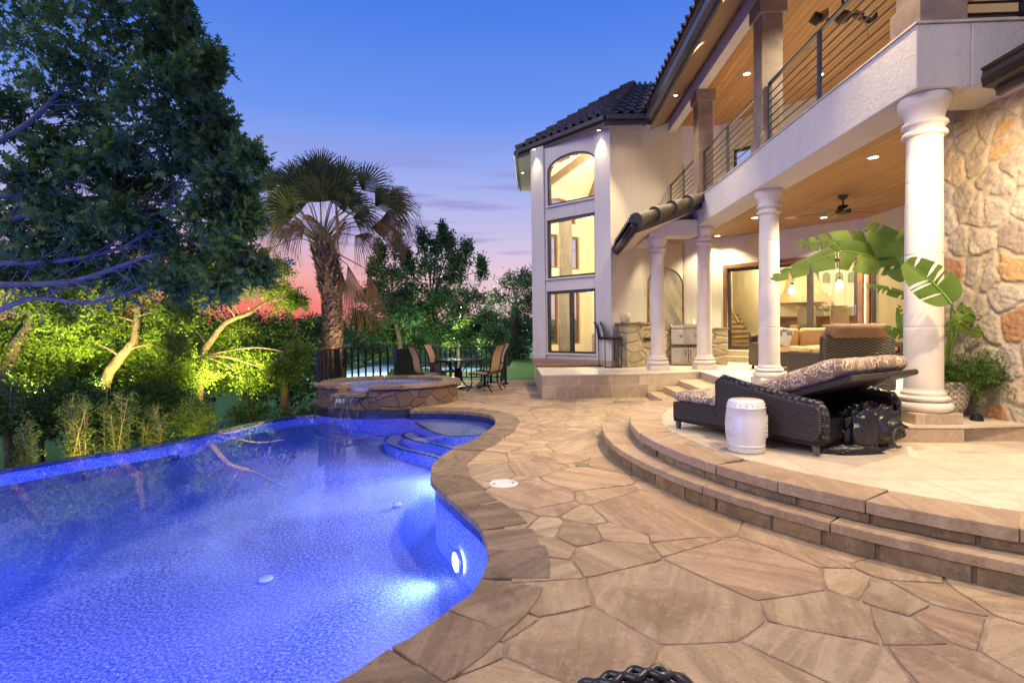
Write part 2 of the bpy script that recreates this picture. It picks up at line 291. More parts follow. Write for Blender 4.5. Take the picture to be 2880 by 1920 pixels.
FLAG = m_flag(); MORTD = simple('sandy_mortar', (.30, .22, .15), .9, 0, .35, 9, bump=.8, bscale=60, bdist=.006)
COPE = m_stone('coping_stone', [(.16, .11, .065), (.30, .21, .12), (.22, .15, .09), (.36, .25, .15), (.19, .135, .085), (.28, .20, .13)], (.11, .07, .045), (.42, .31, .19))
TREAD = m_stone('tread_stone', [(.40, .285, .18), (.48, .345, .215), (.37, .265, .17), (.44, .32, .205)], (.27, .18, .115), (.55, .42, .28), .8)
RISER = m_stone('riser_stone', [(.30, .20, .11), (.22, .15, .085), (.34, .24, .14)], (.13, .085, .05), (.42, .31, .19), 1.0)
MORTAR = simple('mortar', (.13, .09, .06), .9, bump=.5, bscale=40, bdist=.008)
LIME = m_trav('limestone_paving', (.44, .36, .27), (.62, .53, .41), 1.05, .8, coord='Object', grout=(.28, .21, .15), rough=.5)
TRAV = m_trav('travertine_facing', (.38, .28, .18), (.60, .48, .33), .62, .26, grout=(.62, .52, .38))
TRAVTOP = m_trav('travertine_paving', (.60, .50, .37), (.68, .58, .45), .60, .42, coord='Object', grout=(.50, .40, .29), rough=.45)
STUC = m_stucco('stucco', (.60, .55, .48), .55, 50, .007)
STUCB = m_stucco('coarse_stucco', (.62, .58, .53), .9, 38, .014)
CREAM = m_stucco('smooth_plaster', (.74, .70, .58), .12, 60, .003)
COLST = simple('cast_stone', (.63, .57, .475), .75, 0, .07, 2.5, bump=.25, bscale=45, bdist=.004)
PLANK = m_plank('porch_boards', (.40, .215, .08), .135)
PLANK2 = m_plank('balcony_boards', (.46, .235, .075), .135)
TILE = m_slab('clay_tile', [(.045, .04, .04), (.075, .06, .055), (.055, .05, .05), (.10, .07, .055)], dark=(.03, .03, .035), bump=.3)
TILEW = m_slab('warm_tile', [(.16, .12, .09), (.20, .145, .105), (.13, .10, .08)], dark=(.08, .06, .05), bump=.3)
DKMET = simple('dark_bronze_metal', (.035, .028, .025), .35, .6, bump=.1)
FASCIA = simple('dark_fascia', (.045, .035, .03), .5, 0, bump=.2)
RAILM = simple('grey_metal', (.12, .115, .11), .35, .7)
BLKMET = simple('black_metal', (.012, .012, .013), .4, .4)
TIMBER = simple('stained_timber', (.11, .065, .045), .55, 0, .35, 5, bump=.4, bscale=30)
TRIM = simple('brown_wood_trim', (.20, .10, .045), .45, 0, .3, 4)
PANEL = simple('dark_window_frame', (.055, .045, .038), .4, .2)
STEEL = simple('stainless_steel', (.62, .61, .58), .27, 1.0, .05, 3)
STEELD = simple('brushed_steel_dark', (.25, .24, .23), .3, 1.0)
GLASS = glass('window_glass', (.97, .98, .97), .9)
FLORAL = m_floral('floral_cloth', (.17, .115, .07), (.62, .47, .33))
TAN = simple('tan_canvas', (.45, .28, .12), .85, 0, .12, 5, bump=.2, bscale=90)
TAN2 = simple('rust_canvas', (.23, .125, .06), .85, 0, .12, 5, bump=.2, bscale=90)
WICK = m_wicker('black_brown_wicker', (.018, .013, .012), (.10, .075, .062), .034, .0105)
WICK2 = m_wicker('brown_wicker', (.035, .023, .016), (.14, .10, .065), .05, .02)
BARK = simple('pale_bark', (.13, .10, .075), .9, 0, .4, 7, bump=1, bscale=18, bdist=.03)
BARKD = simple('dark_bark', (.06, .048, .038), .9, 0, .4, 7, bump=1, bscale=18, bdist=.03)
# ------------------------------------------------------------------ ground
def edge_x(y):
    return float(np.interp(y, [-5, 2, 6, 8, 10, 12.5, 13.2, 16, 30, 60], [-8, -7.8, -5.75, -4.6, -4.35, -4.75, -4.2, -4.1, -9, -14]))
def ground_z(x, y):
    z = ground_z0(x, y)
    if y > 20 and -17 < x < -1: z = min(z, -1.45)
    return z
def ground_z0(x, y):
    d = edge_x(y)-x
    right = -.04 if y < 15.2 else -.04+.016*(y-15.2)
    if x > -4.0 and y > 15.2 and x < -1.6: right -= .09*min(1, (-1.6-x))*(y-15.2)*.35
    if d <= 0: return right if y > 15.1 else -2.2
    drop = float(np.interp(y, [0, 7, 9.5, 11, 16], [-1.4, -1.1, -.55, -.35, -.5]))
    z = drop-.34*d-.5*math.sin(x*.7+y*.4)*min(1, d/6)*.4
    return max(z, -3.2-.035*d) if d < 400 else -17
ys = np.concatenate([np.linspace(-40, 14.8, 50), [15.1, 15.21], np.linspace(15.5, 40, 42), np.geomspace(43, 1800, 20)])
xs = np.concatenate([-np.geomspace(1500, 22, 20), np.linspace(-21, 8, 88), np.geomspace(10, 1500, 22)])
P = np.array([[[x, y, ground_z(x, y)] for y in ys] for x in xs])
tg = NT('grass_ground'); sz = tg.k('SeparateXYZ'); tg.ln(tg.tc.outputs['Object'], sz.inputs[0])
gr = tg.ramp(tg.noise(30, 6, rough=.7), [(.3, (.02, .08, .012)), (.5, (.05, .17, .025)), (.72, (.10, .26, .04))]); br = tg.ramp(tg.noise(3, 6), [(.3, (.02, .018, .01)), (.7, (.05, .05, .02))])
tg.col(tg.mix(tg.ramp(tg.math('ADD', sz.outputs[2], tg.math('MULTIPLY', tg.noise(.8), .6)), [(.0, (1, 1, 1)), (.05, (0, 0, 0))]), gr, gr)); tg.set(Roughness=.9); tg.bump(tg.noise(45, 6, rough=.8), 1, .05)
lawn = structure(grid('lawn', P[:, ::-1], tg.m))
# ------------------------------------------------------------------ pool outline
copx = [(992, 1920), (1100, 1845), (1194, 1795), (1272, 1733), (1351, 1672), (1385, 1604), (1389, 1550), (1361, 1476), (1298, 1419), (1233, 1361), (1223, 1335), (1231, 1304), (1278, 1267), (1335, 1241), (1393, 1202), (1400, 1181), (1372, 1165), (1272, 1155), (1152, 1155)]
CP = [Vector((-6.3, .9, 0)), Vector((-4.6, .35, 0)), Vector((-3.0, .45, 0)), Vector((-1.9, 1.1, 0)), Vector((-1.1, 1.85, 0))]+[G(x, y) for x, y in copx]
CPC = catmull(CP, 8)
inf = [(888, 1166), (833, 1170), (735, 1185), (637, 1206), (539, 1229), (416, 1255), (245, 1280), (122, 1301), (0, 1322)]
INF = [G(x, y, -.1) for x, y in inf]+[Vector((-6.35, 5.1, 0)), Vector((-7.2, 3.7, 0)), Vector((-7.6, 2.3, 0)), Vector((-7.2, 1.4, 0)), Vector((-6.3, .9, 0))]
INFC = catmull(INF, 6)
spaC = Vector((-3.02, 10.95, 0)); SA, SB = 1.47, 1.25
OUT = [Vector((p.x, p.y, 0)) for p in CPC]+[Vector((-2.9, 10.4, 0))]+[Vector((p.x, p.y, 0)) for p in INFC[:-1]]
def tess(poly, z, off=0):
    t = tessellate_polygon([[Vector((p[0], p[1], 0)) for p in poly]]); return [tuple(i+off for i in f) for f in t]
def flat(name, poly, z, mat, up=True, parent=None):
    mb = MB(); fs = tess(poly, z); fx = []
    for f in fs:
        a, b, c = [Vector((poly[i][0], poly[i][1], 0)) for i in f]
        fx.append(f if ((b-a).cross(c-a).z > 0) == up else f[::-1])
    mb.add([(p[0], p[1], z) for p in poly], fx); return mb.build(name, mat, parent)
# deck
dk = [(p.x, p.y) for p in CPC]+[(-2.3, 10.5), (-3.3, 10.5), (-4.25, 10.4), (-4.75, 11.2), (-4.8, 12.2), (-4.4, 13.1), (-4.0, 13.6), (-3.85, 15.2), (13, 15.2), (13, -4), (-9, -4), (-9, .3), (-6.6, .3)]
deck_o = structure(flat('pool_deck', dk, -.006, MORTD))
def flagstones(x0, x1, y0, y1, sp_, seed, keep, push):
    r = np.random.default_rng(seed); pts = []; tries = 0
    while tries < 9000 and len(pts) < 1500:
        tries += 1; p = np.array([r.uniform(x0, x1), r.uniform(y0, y1)]); m = sp_*r.choice([.42, .75, 1.0, 1.3], p=[.24, .26, .28, .22])
        if not pts or np.min(np.hypot(*((np.array([q[:2] for q in pts])-p)*np.array([.82, 1.12])).T)-(np.array([q[2] for q in pts])+m)/2*.92) > 0: pts.append((p[0], p[1], m))
    Q = np.array([q[:2] for q in pts]); Wt = np.array([q[2] for q in pts]); mb = MB()
    for i in range(len(Q)):
        if not keep(Q[i]): continue
        d = np.hypot(*(Q-Q[i]).T); nb = np.argsort(d)[1:26]; poly = [(Q[i][0]+a, Q[i][1]+b_) for a, b_ in ((-1.2, -1.2), (1.2, -1.2), (1.2, 1.2), (-1.2, 1.2))]; g_ = r.uniform(.0015, .0055)
        for j in nb:
            n_ = (Q[j]-Q[i]); L_ = np.hypot(*n_); n_ = n_/L_; off_ = L_/2+(Wt[i]**2-Wt[j]**2)/(2*L_)*.6-g_; c0 = n_@Q[i]+off_; new = []
            for k in range(len(poly)):
                a = poly[k]; c = poly[(k+1) % len(poly)]; da = n_[0]*a[0]+n_[1]*a[1]-c0; dc = n_[0]*c[0]+n_[1]*c[1]-c0
                if da <= 0: new.append(a)
                if (da < 0 < dc) or (dc < 0 < da): t = da/(da-dc); new.append((a[0]+(c[0]-a[0])*t, a[1]+(c[1]-a[1])*t))
            poly = new
            if len(poly) < 3: break
        if len(poly) < 3: continue
        P = []
        for k in range(len(poly)):
            a = np.array(poly[k]); c = np.array(poly[(k+1) % len(poly)]); l = np.hypot(*(c-a)); m = max(1, int(l/.07))
            if l < .015: continue
            nn_ = np.array([c[1]-a[1], a[0]-c[0]])/max(l, 1e-6)
            for q in range(m): t = q/m; P.append(a+(c-a)*t-nn_*(abs(r.normal(0, .0038))+(.008 if q == 0 else 0)))
        if len(P) < 3: continue
        P = [push(p) for p in P]; cen = np.mean(P, 0); zt = r.uniform(.001, .0075); k = len(P); tl = r.normal(0, .002, 2)
        inn = [cen+(p-cen)*(1-.007/max(np.hypot(*(p-cen)), .03)) for p in P]; zf = lambda p: zt+tl@(p-cen)
        vs = [(p[0], p[1], -.02) for p in P]+[(p[0], p[1], zf(p)-.004) for p in P]+[(p[0], p[1], zf(p)) for p in inn]
        mb.add(vs, [(q, (q+1) % k, k+(q+1) % k, k+q) for q in range(k)]+[(k+q, k+(q+1) % k, 2*k+(q+1) % k, 2*k+q) for q in range(k)]+[tuple(range(2*k, 3*k))])
    return mb
_cx = np.array([[p.x, p.y] for p in CPC]); _tt = np.gradient(_cx, axis=0); _tt /= np.hypot(*_tt.T)[:, None]; _nr = np.stack([_tt[:, 1], -_tt[:, 0]], 1)
def fpush(p):
    d = np.hypot(*(_cx-p).T); i = int(np.argmin(d)); s_ = (p-_cx[i])@_nr[i]
    if s_ < .12 and d[i] < 1.6: return _cx[i]+_nr[i]*.13
    return p
def fkeep(p):
    d = np.hypot(*(_cx-p).T); i = int(np.argmin(d)); s_ = (p-_cx[i])@_nr[i]
    if s_ < .0 and p[1] < 10.6: return False
    if p[0] < -3.75 and p[1] > 9: return False
    if math.hypot(p[0]-5.12, p[1]-6.39) < 3.7 or (p[0] > 2.6 and p[1] > 8) or (p[1] > 11.6 and p[0] > .3): return False
    if p[1] < 10.4 and p[0] < -2.2 and p[1] > 2: return False
    return True
def fpush2(p):
    q = fpush(p); return np.array([max(q[0], -4.0) if q[1] > 9 else q[0], min(q[1], 15.2)])
fs_ = flagstones(-4.2, 6.5, -1.2, 15.4, .56, 12, fkeep, fpush2).build('flagstones', FLAG, deck_o)

mb = MB(); P2 = [(p.x, p.y) for p in CPC]     # rim of the slab under the coping
# pool basin: pebble plaster lit from below
t = NT('pebble_plaster'); t.col(t.mix(t.math('MULTIPLY', t.ramp(t.noise(.55, 3, dist=.6), [(.38, (0, 0, 0)), (.62, (1, 1, 1))]), .45), t.ramp(t.noise(42, 5, rough=.85), [(.38, (.03, .05, .36)), (.50, (.22, .27, .62)), (.62, (.85, .88, .99))]), (.66, .72, .96))); t.set(Roughness=.7); t.bump(t.noise(60, 3), .4, .01); PEB = t.m
t = NT('blue_waterline_tile'); v = t.k('TexVoronoi', feature='F1'); v.inputs['Scale'].default_value = 40; t.ln(t.tc.outputs['Object'], v.inputs['Vector']); t.col(t.ramp(v.outputs['Color'], [(.2, (.008, .02, .09)), (.8, (.03, .07, .22))])); t.set(Roughness=.15); WTILE = t.m
FZ = -.66
basin = MB(); n = len(OUT); top = [(-.02 if i < len(CPC) else -.16) for i in range(n)]
# walls
vs = [(p.x, p.y, -.15) for p in OUT]+[(p.x, p.y, FZ) for p in OUT]; basin.add(vs, [(i, (i+1) % n, n+(i+1) % n, n+i) for i in range(n)])
def resamp(pts, n):
    acc = [0]
    for i in range(1, len(pts)): acc.append(acc[-1]+math.hypot(pts[i].x-pts[i-1].x, pts[i].y-pts[i-1].y))
    s = np.linspace(0, acc[-1], n); return np.stack([np.interp(s, acc, [p.x for p in pts]), np.interp(s, acc, [p.y for p in pts])], 1)
NU = 130; CI = resamp(INFC, NU); CO_ = resamp(CPC[::-1], NU); fe = np.clip((np.linspace(0, 1, NU)-.20)/.10, 0, 1)
def prof_z(d, k):
    return float(np.interp(d, [0, .06, .07, .10, .45, 1.2, 2.4, 3.2], [-.15, -.27, -.275, -.275-.13*k, -.30-.12*k, -.46, -.58, -.62]))
def basin_row(u, d, L_): return CI[u]+(CO_[u]-CI[u])*min(1, d/max(L_, .01))
DS = [0, .03, .06, .07, .10]; rows_v = []; rows_m = []
for u in range(NU):
    L_ = float(np.hypot(*(CO_[u]-CI[u]))); col_ = []
    for t_ in DS+list(np.linspace(.2, 1, 40)):
        d = t_ if t_ in DS else .16+(t_-.2)/.8*(max(L_, .2)-.16); q = basin_row(u, d, L_); col_.append((q[0], q[1], prof_z(d, fe[u]) if L_ > .3 else -.2))
    rows_v.append(col_)
nr_ = len(rows_v[0]); fl_ = [(u*nr_+j, (u+1)*nr_+j, (u+1)*nr_+j+1, u*nr_+j+1) for u in range(NU-1) for j in range(nr_-1)]; basin.add([q for r in rows_v for q in r], fl_); basin.mi[-len(fl_):] = [1 if j == 3 and fe[u] > .5 else 0 for u in range(NU-1) for j in range(nr_-1)]
pool = structure(basin.build('pool_basin', [PEB, WTILE]))
tl = MB(); m_ = len(CPC); tl.add([(p.x, p.y, -.03) for p in CPC]+[(p.x, p.y, -.16) for p in CPC], [(i, i+1, m_+i+1, m_+i) for i in range(m_-1)])
k_ = len(INFC); tl.add([(p.x, p.y, -.104) for p in INFC]+[(p.x, p.y, -.16) for p in INFC], [(i, i+1, k_+i+1, k_+i) for i in range(k_-1)])
wt = tl.build('waterline_tile', WTILE, pool)
def offs(pts, d):                     # offset of an open polyline to its left
    o = []
    for i, p in enumerate(pts):
        a = pts[max(i-1, 0)]; b = pts[min(i+1, len(pts)-1)]; t_ = Vector((b.x-a.x, b.y-a.y)).normalized(); o.append(Vector((p.x-t_.y*d, p.y+t_.x*d, 0)))
    return o
# vanishing edge weir
wo_ = offs(INFC, -.09); wl = MB()
a_, b_, k_ = INFC, wo_, len(INFC)
wl.add([(p.x, p.y, -.104) for p in a_]+[(p.x, p.y, -.104) for p in b_]+[(p.x, p.y, -1.8) for p in b_], [(i, i+1, k_+i+1, k_+i) for i in range(k_-1)]+[(k_+i, k_+i+1, 2*k_+i+1, 2*k_+i) for i in range(k_-1)])
wl.build('vanishing_edge', simple('dark_weir_tile', (.012, .016, .03), .3), pool)
WATER = glass('pool_water', (.80, .90, 1.0), 1.0, 0, (2.2, .05, .02))
structure(flat('pool_water', OUT[:-1], -.1, WATER))
# ledges and steps under water
def ledge(name, px, z, close, strip=True):
    e = catmull([G(x, y, z) for x, y in px], 6); poly = [(p.x, p.y) for p in e]+[(p.x, p.y) for p in close]
    mb = MB(); fs = tess(poly, z); b = len(poly)
    fx = []
    for f in fs:
        a, bb, c = [Vector((poly[i][0], poly[i][1], 0)) for i in f]; fx.append(f if (bb-a).cross(c-a).z > 0 else f[::-1])
    mb.add([(p[0], p[1], z) for p in poly], fx); mb.add([(p.x, p.y, z) for p in e]+[(p.x, p.y, FZ) for p in e], [(i, i+1, len(e)+i+1, len(e)+i) for i in range(len(e)-1)])
    o = mb.build(name, PEB, pool)
    if strip:
        s = MB(); a = offs(e, .055); q = offs(e, -.055)
        c0 = a if sum((p-Vector((close[0].x, close[0].y, 0))).length for p in a) < sum((p-Vector((close[0].x, close[0].y, 0))).length for p in q) else q
        s.add([(p.x, p.y, z+.004) for p in e]+[(p.x, p.y, z+.004) for p in c0], [(i, i+1, len(e)+i+1, len(e)+i) for i in range(len(e)-1)]); s.build('step_edge_tile', WTILE, o)
cc = lambda x, y: (840+x/3.675, 900+y/3.675)
R1 = [Vector((.6, 9.2, 0)), Vector((-.5, 10.4, 0)), Vector((-2.2, 10.4, 0))]
ledge('tanning_ledge', [cc(*q) for q in [(1130, 1000), (1155, 1015), (1210, 1070), (1290, 1120), (1400, 1170), (1540, 1200), (1670, 1205), (1900, 1190)]], -.19, R1)
ledge('pool_step', [cc(*q) for q in [(1300, 1080), (1200, 1140), (1100, 1165), (1060, 1190), (1085, 1215), (1180, 1250), (1400, 1290), (1600, 1340), (1800, 1330)]], -.32, R1)
ledge('pool_step', [cc(*q) for q in [(1200, 1110), (960, 1180), (890, 1225), (880, 1255), (930, 1290), (1050, 1340), (1250, 1385), (1400, 1425), (1520, 1480), (1700, 1480)]], -.44, R1)
# coping slabs, each piece an island of one stone
def cope_band(pts, w0, w1, z0, z1, mat, name, parent, lens=(.35, .8), gap=.006, seed=3):
    r_ = random.Random(seed); mb = MB(); acc = [0]
    for i in range(1, len(pts)): acc.append(acc[-1]+(pts[i]-pts[i-1]).length)
    tot = acc[-1]; X = [p.x for p in pts]; Y = [p.y for p in pts]
    def at(s, d):
        x = np.interp(s, acc, X); y = np.interp(s, acc, Y); e = .06; tx = np.interp(min(s+e, tot), acc, X)-np.interp(max(s-e, 0), acc, X); ty = np.interp(min(s+e, tot), acc, Y)-np.interp(max(s-e, 0), acc, Y); l = math.hypot(tx, ty); return (x+ty/l*d, y-tx/l*d)
    s = 0
    while s < tot-.05:
        ln = r_.uniform(*lens); e = min(s+ln, tot); sk = r_.uniform(-.07, .07); k = max(2, int((e-s)/.09)); zt = z1+r_.uniform(-.003, .004); jw = r_.uniform(-.02, .02)
        a = [at(s+gap+(e-s-2*gap)*j/k, w0+r_.uniform(-.006, .006)) for j in range(k+1)]; b = [at(min(max(s+gap+sk+(e-s-2*gap)*j/k, 0), tot), w1+jw) for j in range(k+1)]
        poly = a+b[::-1]; 
        ar = sum(poly[i][0]*poly[(i+1) % len(poly)][1]-poly[(i+1) % len(poly)][0]*poly[i][1] for i in range(len(poly)))
        mb.prism(poly if ar > 0 else poly[::-1], z0, zt); s = e
    return mb.build(name, mat, parent, bevel=.006)
cope = cope_band(CPC, -.045, .33, -.045, .012, COPE, 'pool_coping', None, (.3, .62)); structure(cope)
# white lids and drain
def disc(name, c, r, h, mat, label, cat, group=None):
    o = thing(name, label, cat, c, group); mb = MB(); mb.lathe([(r, 0), (r, h*.7), (r-.006, h), (r-.02, h), (r-.022, h*.8), (r-.03, h*.8), (0, h*.85)], n=40); mb.build('lid', mat, o, smooth=True, auto=40); return o
WHITEP = simple('white_plastic', (.72, .70, .64), .5)
o = disc('skimmer_cover', G(1416, 1361, .002), .135, .012, WHITEP, 'round white plastic skimmer lid set in the flagstones beside the pool', 'lid')
for x, y in ((-.085, -.02), (.085, .02)): mb = MB(); mb.lathe([(.011, .0), (.011, .0135), (0, .0135)], c=(x, y, 0), n=10); mb.build('finger_hole', BLKMET, o)
o = thing('deck_drain', 'small slotted metal drain in the flagstones between pool and curved steps', 'drain', G(1635, 1308, .002)); mb = MB(); mb.box((0, 0, .003), (.13, .13, .006)); mb.build('plate', simple('drain_brass', (.22, .17, .12), .5, .4), o)
mb = MB(); [mb.box((-.052+.013*i, 0, .0062), (.006, .10, .002)) for i in range(9)]; mb.build('slot', BLKMET, o)
for i, (x, y, z, lb) in enumerate([(745/1.704, 1000+728/1.704, -1.44, 'small white drain cover on the pool floor nearest the vanishing edge'), (1275/1.704, 1000+1072/1.704, -1.44, 'small white drain cover on the pool floor closest to the camera'), (1905/1.704, 1000+716/1.704, -1.0, 'small white return cap on the bright pool floor near the steps')]):
    o = thing('pool_drain', lb, 'drain cover', G(x, y, -.595), 'covers on the pool floor'); mb = MB(); mb.lathe([(.055, 0), (.055, .015), (.03, .025), (0, .028)], n=24); mb.build('cover', WHITEP, o, smooth=True)
# pool lamps in the walls
def lamp(kind, loc, power, col, aim=None, size=.05, cone=120, blend=.5, name='lamp', parent=None):
    d = bpy.data.lights.new(name, kind); d.energy = power; d.color = col; d.shadow_soft_size = size
    if kind == 'SPOT': d.spot_size = math.radians(cone); d.spot_blend = blend
    o = bpy.data.objects.new(name, d); C.objects.link(o); o.location = loc
    if aim is not None: o.rotation_euler = (Vector(aim)-Vector(loc)).to_track_quat('-Z', 'Y').to_euler()
    return o
POOLC = (.085, .13, 1.0)
LENS = emit('lit_pool_lens', (.75, .85, 1.0), 9); BEZ = simple('lamp_bezel', (.5, .5, .55), .3, .6)
def pool_light(p, nrm, power, label, col=POOLC, r=.085, aimz=-.25, cone=165):
    nrm = Vector(nrm).normalized(); o = thing('pool_light', label, 'pool light', p, 'underwater pool lights'); q = nrm.to_track_quat('Z', 'Y').to_matrix()
    for nm, pr, mt in (('bezel', [(r*.98, .0), (r*1.25, .0), (r*1.25, .02), (r, .03)], BEZ), ('lens', [(r, 0), (r, .028), (r*.6, .04), (0, .045)], LENS)):
        mb = MB(); mb.lathe(pr, n=28); mb.v = [tuple(q @ Vector(v_)) for v_ in mb.v]; mb.build(nm, mt, o, smooth=True)
    lamp('SPOT', Vector(p)+nrm*.09, power, col, Vector(p)+nrm*2+Vector((0, 0, aimz)), .09, cone, .9, 'pool_and_fill_spot'); return o
pl = VY(1328, 1577, 4.42); d_ = min(OUT, key=lambda q: (q-Vector((pl.x, pl.y, 0))).length)
pool_light((d_.x-.03, d_.y, pl.z), (-1, -.55, 0), 330, 'bright underwater lamp glowing in the curved pool wall under the coping', aimz=.35, cone=125)
pool_light((-2.2, 1.15, -.30), (-.15, 1, 0), 600, 'underwater lamp in the near pool wall below the camera')
pool_light((-5.4, .85, -.30), (.1, 1, 0), 2100, 'underwater lamp in the near pool wall at its far left corner')
pool_light((-.78, 7.2, -.30), (-1, -.5, 0), 750, 'underwater lamp in the pool wall beside the submerged steps')
# dark skimmer mouth in the wall, and a round return
p = VY(1262, 1430, 5.0)
# ------------------------------------------------------------------ spa
spa = thing('spa', 'raised round stone hot tub glowing blue violet with a spillway into the pool', 'hot tub', spaC)
SPAST = m_rubble('spa_veneer', 3.3, [(.15, .09, .055), (.22, .14, .085), (.12, .09, .075), (.26, .18, .105), (.10, .07, .055), (.19, .11, .065)], (.10, .07, .05), .9, .02, mw=.03, stretch=(1, 1, 1.25))
def ell(a, b, t): return (a*math.cos(t), b*math.sin(t))
GA0, GA1 = math.radians(-108), math.radians(-88)      # the spillway notch
GA0, GA1 = math.radians(-118), math.radians(-92)
def ring(mb, a0, b0, a1, b1, z0, z1, t0, t1, k):
    A = [ell(a0, b0, t0+(t1-t0)*i/k) for i in range(k+1)]; B = [ell(a1, b1, t0+(t1-t0)*i/k) for i in range(k+1)]
    mb.prism(A+B[::-1], z0, z1) if a0 > a1 else mb.prism(B+A[::-1], z0, z1)
mb = MB(); ring(mb, SA-.06, SB-.06, SA-.34, SB-.34, -1.5, .365, GA1, GA0+2*PI, 90); ring(mb, SA-.06, SB-.06, SA-.34, SB-.34, -1.5, .25, GA0, GA1, 12); mb.build('wall', SPAST, spa)
mb = MB(); tt = GA1; r_ = random.Random(5)
while tt < GA0+2*PI-.02:
    e = min(tt+r_.uniform(.28, .5), GA0+2*PI); jt = r_.uniform(-.01, .015); ring(mb, SA+jt, SB+jt, SA-.37, SB-.37, .365, .425+r_.uniform(-.004, .004), tt+.004, e-.004, 8); tt = e
mb.build('coping', m_slab('spa_coping_stone', [(.30, .21, .12), (.24, .165, .10), (.34, .25, .15), (.27, .19, .12)], bump=.8), spa, bevel=.008)
mb = MB(); ring(mb, SA+.14, SB+.16, SA-.38, SB-.38, .25, .30, GA0+.02, GA1-.02, 8); mb.build('spillway', COPE, spa, bevel=.006)
mb = MB(); k = 64; mb.add([(*ell(SA-.35, SB-.35, 2*PI*i/k), .36) for i in range(k)]+[(*ell(SA-.35, SB-.35, 2*PI*i/k), -.5) for i in range(k)]+[(0, 0, -.5)], [(i, k+i, k+(i+1) % k, (i+1) % k) for i in range(k)]+[(k+i, k+(i+1) % k, 2*k)[::-1] for i in range(k)])
ring(mb, SA-.36, SB-.36, SA-.75, SB-.75, -.5, -.05, 0, 2*PI-.001, 60); mb.build('basin', PEB, spa)
mb = MB(); mb.add([(*ell(SA-.345, SB-.345, 2*PI*i/k), .318) for i in range(k)], [tuple(range(k))]); mb.build('spa_water', glass('spa_water', (.9, .95, 1), .3, 0, (5, .15, .03)), spa)
mb = MB(); rows = []; nn = 20
for j in range(13):
    s_ = j/12; z = .305-.41*s_**1.9; o_ = .145+.13*s_**.8
    rows.append([Vector((*ell(SA+o_, SB+o_, GA0+.03+(GA1-GA0-.06)*i/nn*(1-.10*s_)+.05*s_*(GA1-GA0)), z)) for i in range(nn+1)])
mb.add([v_ for r in rows for v_ in r], [(j*(nn+1)+i, j*(nn+1)+i+1, (j+1)*(nn+1)+i+1, (j+1)*(nn+1)+i) for j in range(12) for i in range(nn)])
t = NT('falling_water'); tr = t.k('BsdfTransparent'); gl = t.k('BsdfGlossy'); gl.inputs['Roughness'].default_value = .12; gl.inputs[0].default_value = (.75, .85, 1, 1); df = t.k('BsdfDiffuse'); df.inputs[0].default_value = (.7, .8, 1, 1); m1 = t.k('MixShader'); m1.inputs[0].default_value = .35; t.ln(gl.outputs[0], m1.inputs[1]); t.ln(df.outputs[0], m1.inputs[2])
m2 = t.k('MixShader'); t.ln(t.ramp(t.noise(9, 4, vec=t.map((3, 3, .15))), [(.50, (.01, .01, .01)), (.72, (.22, .22, .22))]), m2.inputs[0]); t.ln(tr.outputs[0], m2.inputs[1]); t.ln(m1.outputs[0], m2.inputs[2]); t.ln(m2.outputs[0], t.o.inputs[0])
mb.build('waterfall', t.m, spa, smooth=True)
lamp('POINT', spaC+Vector((.2, .55, -.1)), 16, (.12, .07, 1), size=.15, name='spa_lamp'); lamp('POINT', spaC+Vector((-.5, -.3, -.1)), 12, (.20, .07, 1), size=.15, name='spa_lamp')
mb = MB(); tt = -2.6; 
ring(mb, SA+.03, SB+.03, SA-.2, SB-.2, -.16, -.012, -3.0, -.45, 60)
mb2 = MB(); ring(mb2, SA+.015, SB+.015, SA-.2, SB-.2, -.9, -.165, -3.3, -.3, 60); mb2.build('plastered_base', PEB, spa)
mb.build('plinth_tile', simple('dark_plinth_tile', (.018, .022, .035), .35), spa)
# ------------------------------------------------------------------ curved steps and the raised terrace
UC, UR = (4.715, 6.0), 3.63; LC, LR = (5.12, 6.39), 4.32
def arc(c, r, a0, a1, n): return [Vector((c[0]+r*math.cos(a0+(a1-a0)*i/n), c[1]+r*math.sin(a0+(a1-a0)*i/n), 0)) for i in range(n+1)]
la = arc(LC, LR-.035, math.radians(133), math.radians(290), 90); ua = arc(UC, UR-.035, math.radians(123), math.radians(290), 90)
stairs = thing('curved_steps', 'two wide curved flagstone steps sweeping down from the terrace to the pool deck', 'steps', (1, 5, 0))
def solid(parent, poly, z0, z1, name, mat):
    mb = MB(parent.location if parent else (0, 0, 0)); ar = sum(poly[i][0]*poly[(i+1) % len(poly)][1]-poly[(i+1) % len(poly)][0]*poly[i][1] for i in range(len(poly))); poly = poly if ar > 0 else poly[::-1]
    mb.prism([(p[0], p[1]) for p in poly], z0, z1, top=False); fs = tess(poly, z1); fx = []
    for f in fs:
        a, b, c = [Vector((poly[i][0], poly[i][1], 0)) for i in f]; fx.append(f if (b-a).cross(c-a).z > 0 else f[::-1])
    mb.add([(p[0], p[1], z1) for p in poly], fx); return mb.build(name, mat, parent)
solid(stairs, [(p.x, p.y) for p in la]+[(9, 2.4), (9, 9)], .0, .112, 'mortar_core', MORTAR)
solid(stairs, [(p.x, p.y) for p in ua]+[(9, 2.6), (9, 9)], .17, .245, 'mortar_core', MORTAR)
def move(o, parent):
    o.parent = parent; o.matrix_parent_inverse = Matrix.Translation(-parent.location)
for c_, r0, z0, z1, a0, sd_ in ((LC, LR, .004, .111, 135, 1), (UC, UR, .18, .243, 125, 2)):
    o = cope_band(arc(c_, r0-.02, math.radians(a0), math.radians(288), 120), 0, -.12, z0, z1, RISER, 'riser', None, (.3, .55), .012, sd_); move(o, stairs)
tr_l = arc(LC, LR, math.radians(135), math.radians(288), 150); tr_u = arc(UC, UR, math.radians(125), math.radians(288), 150)
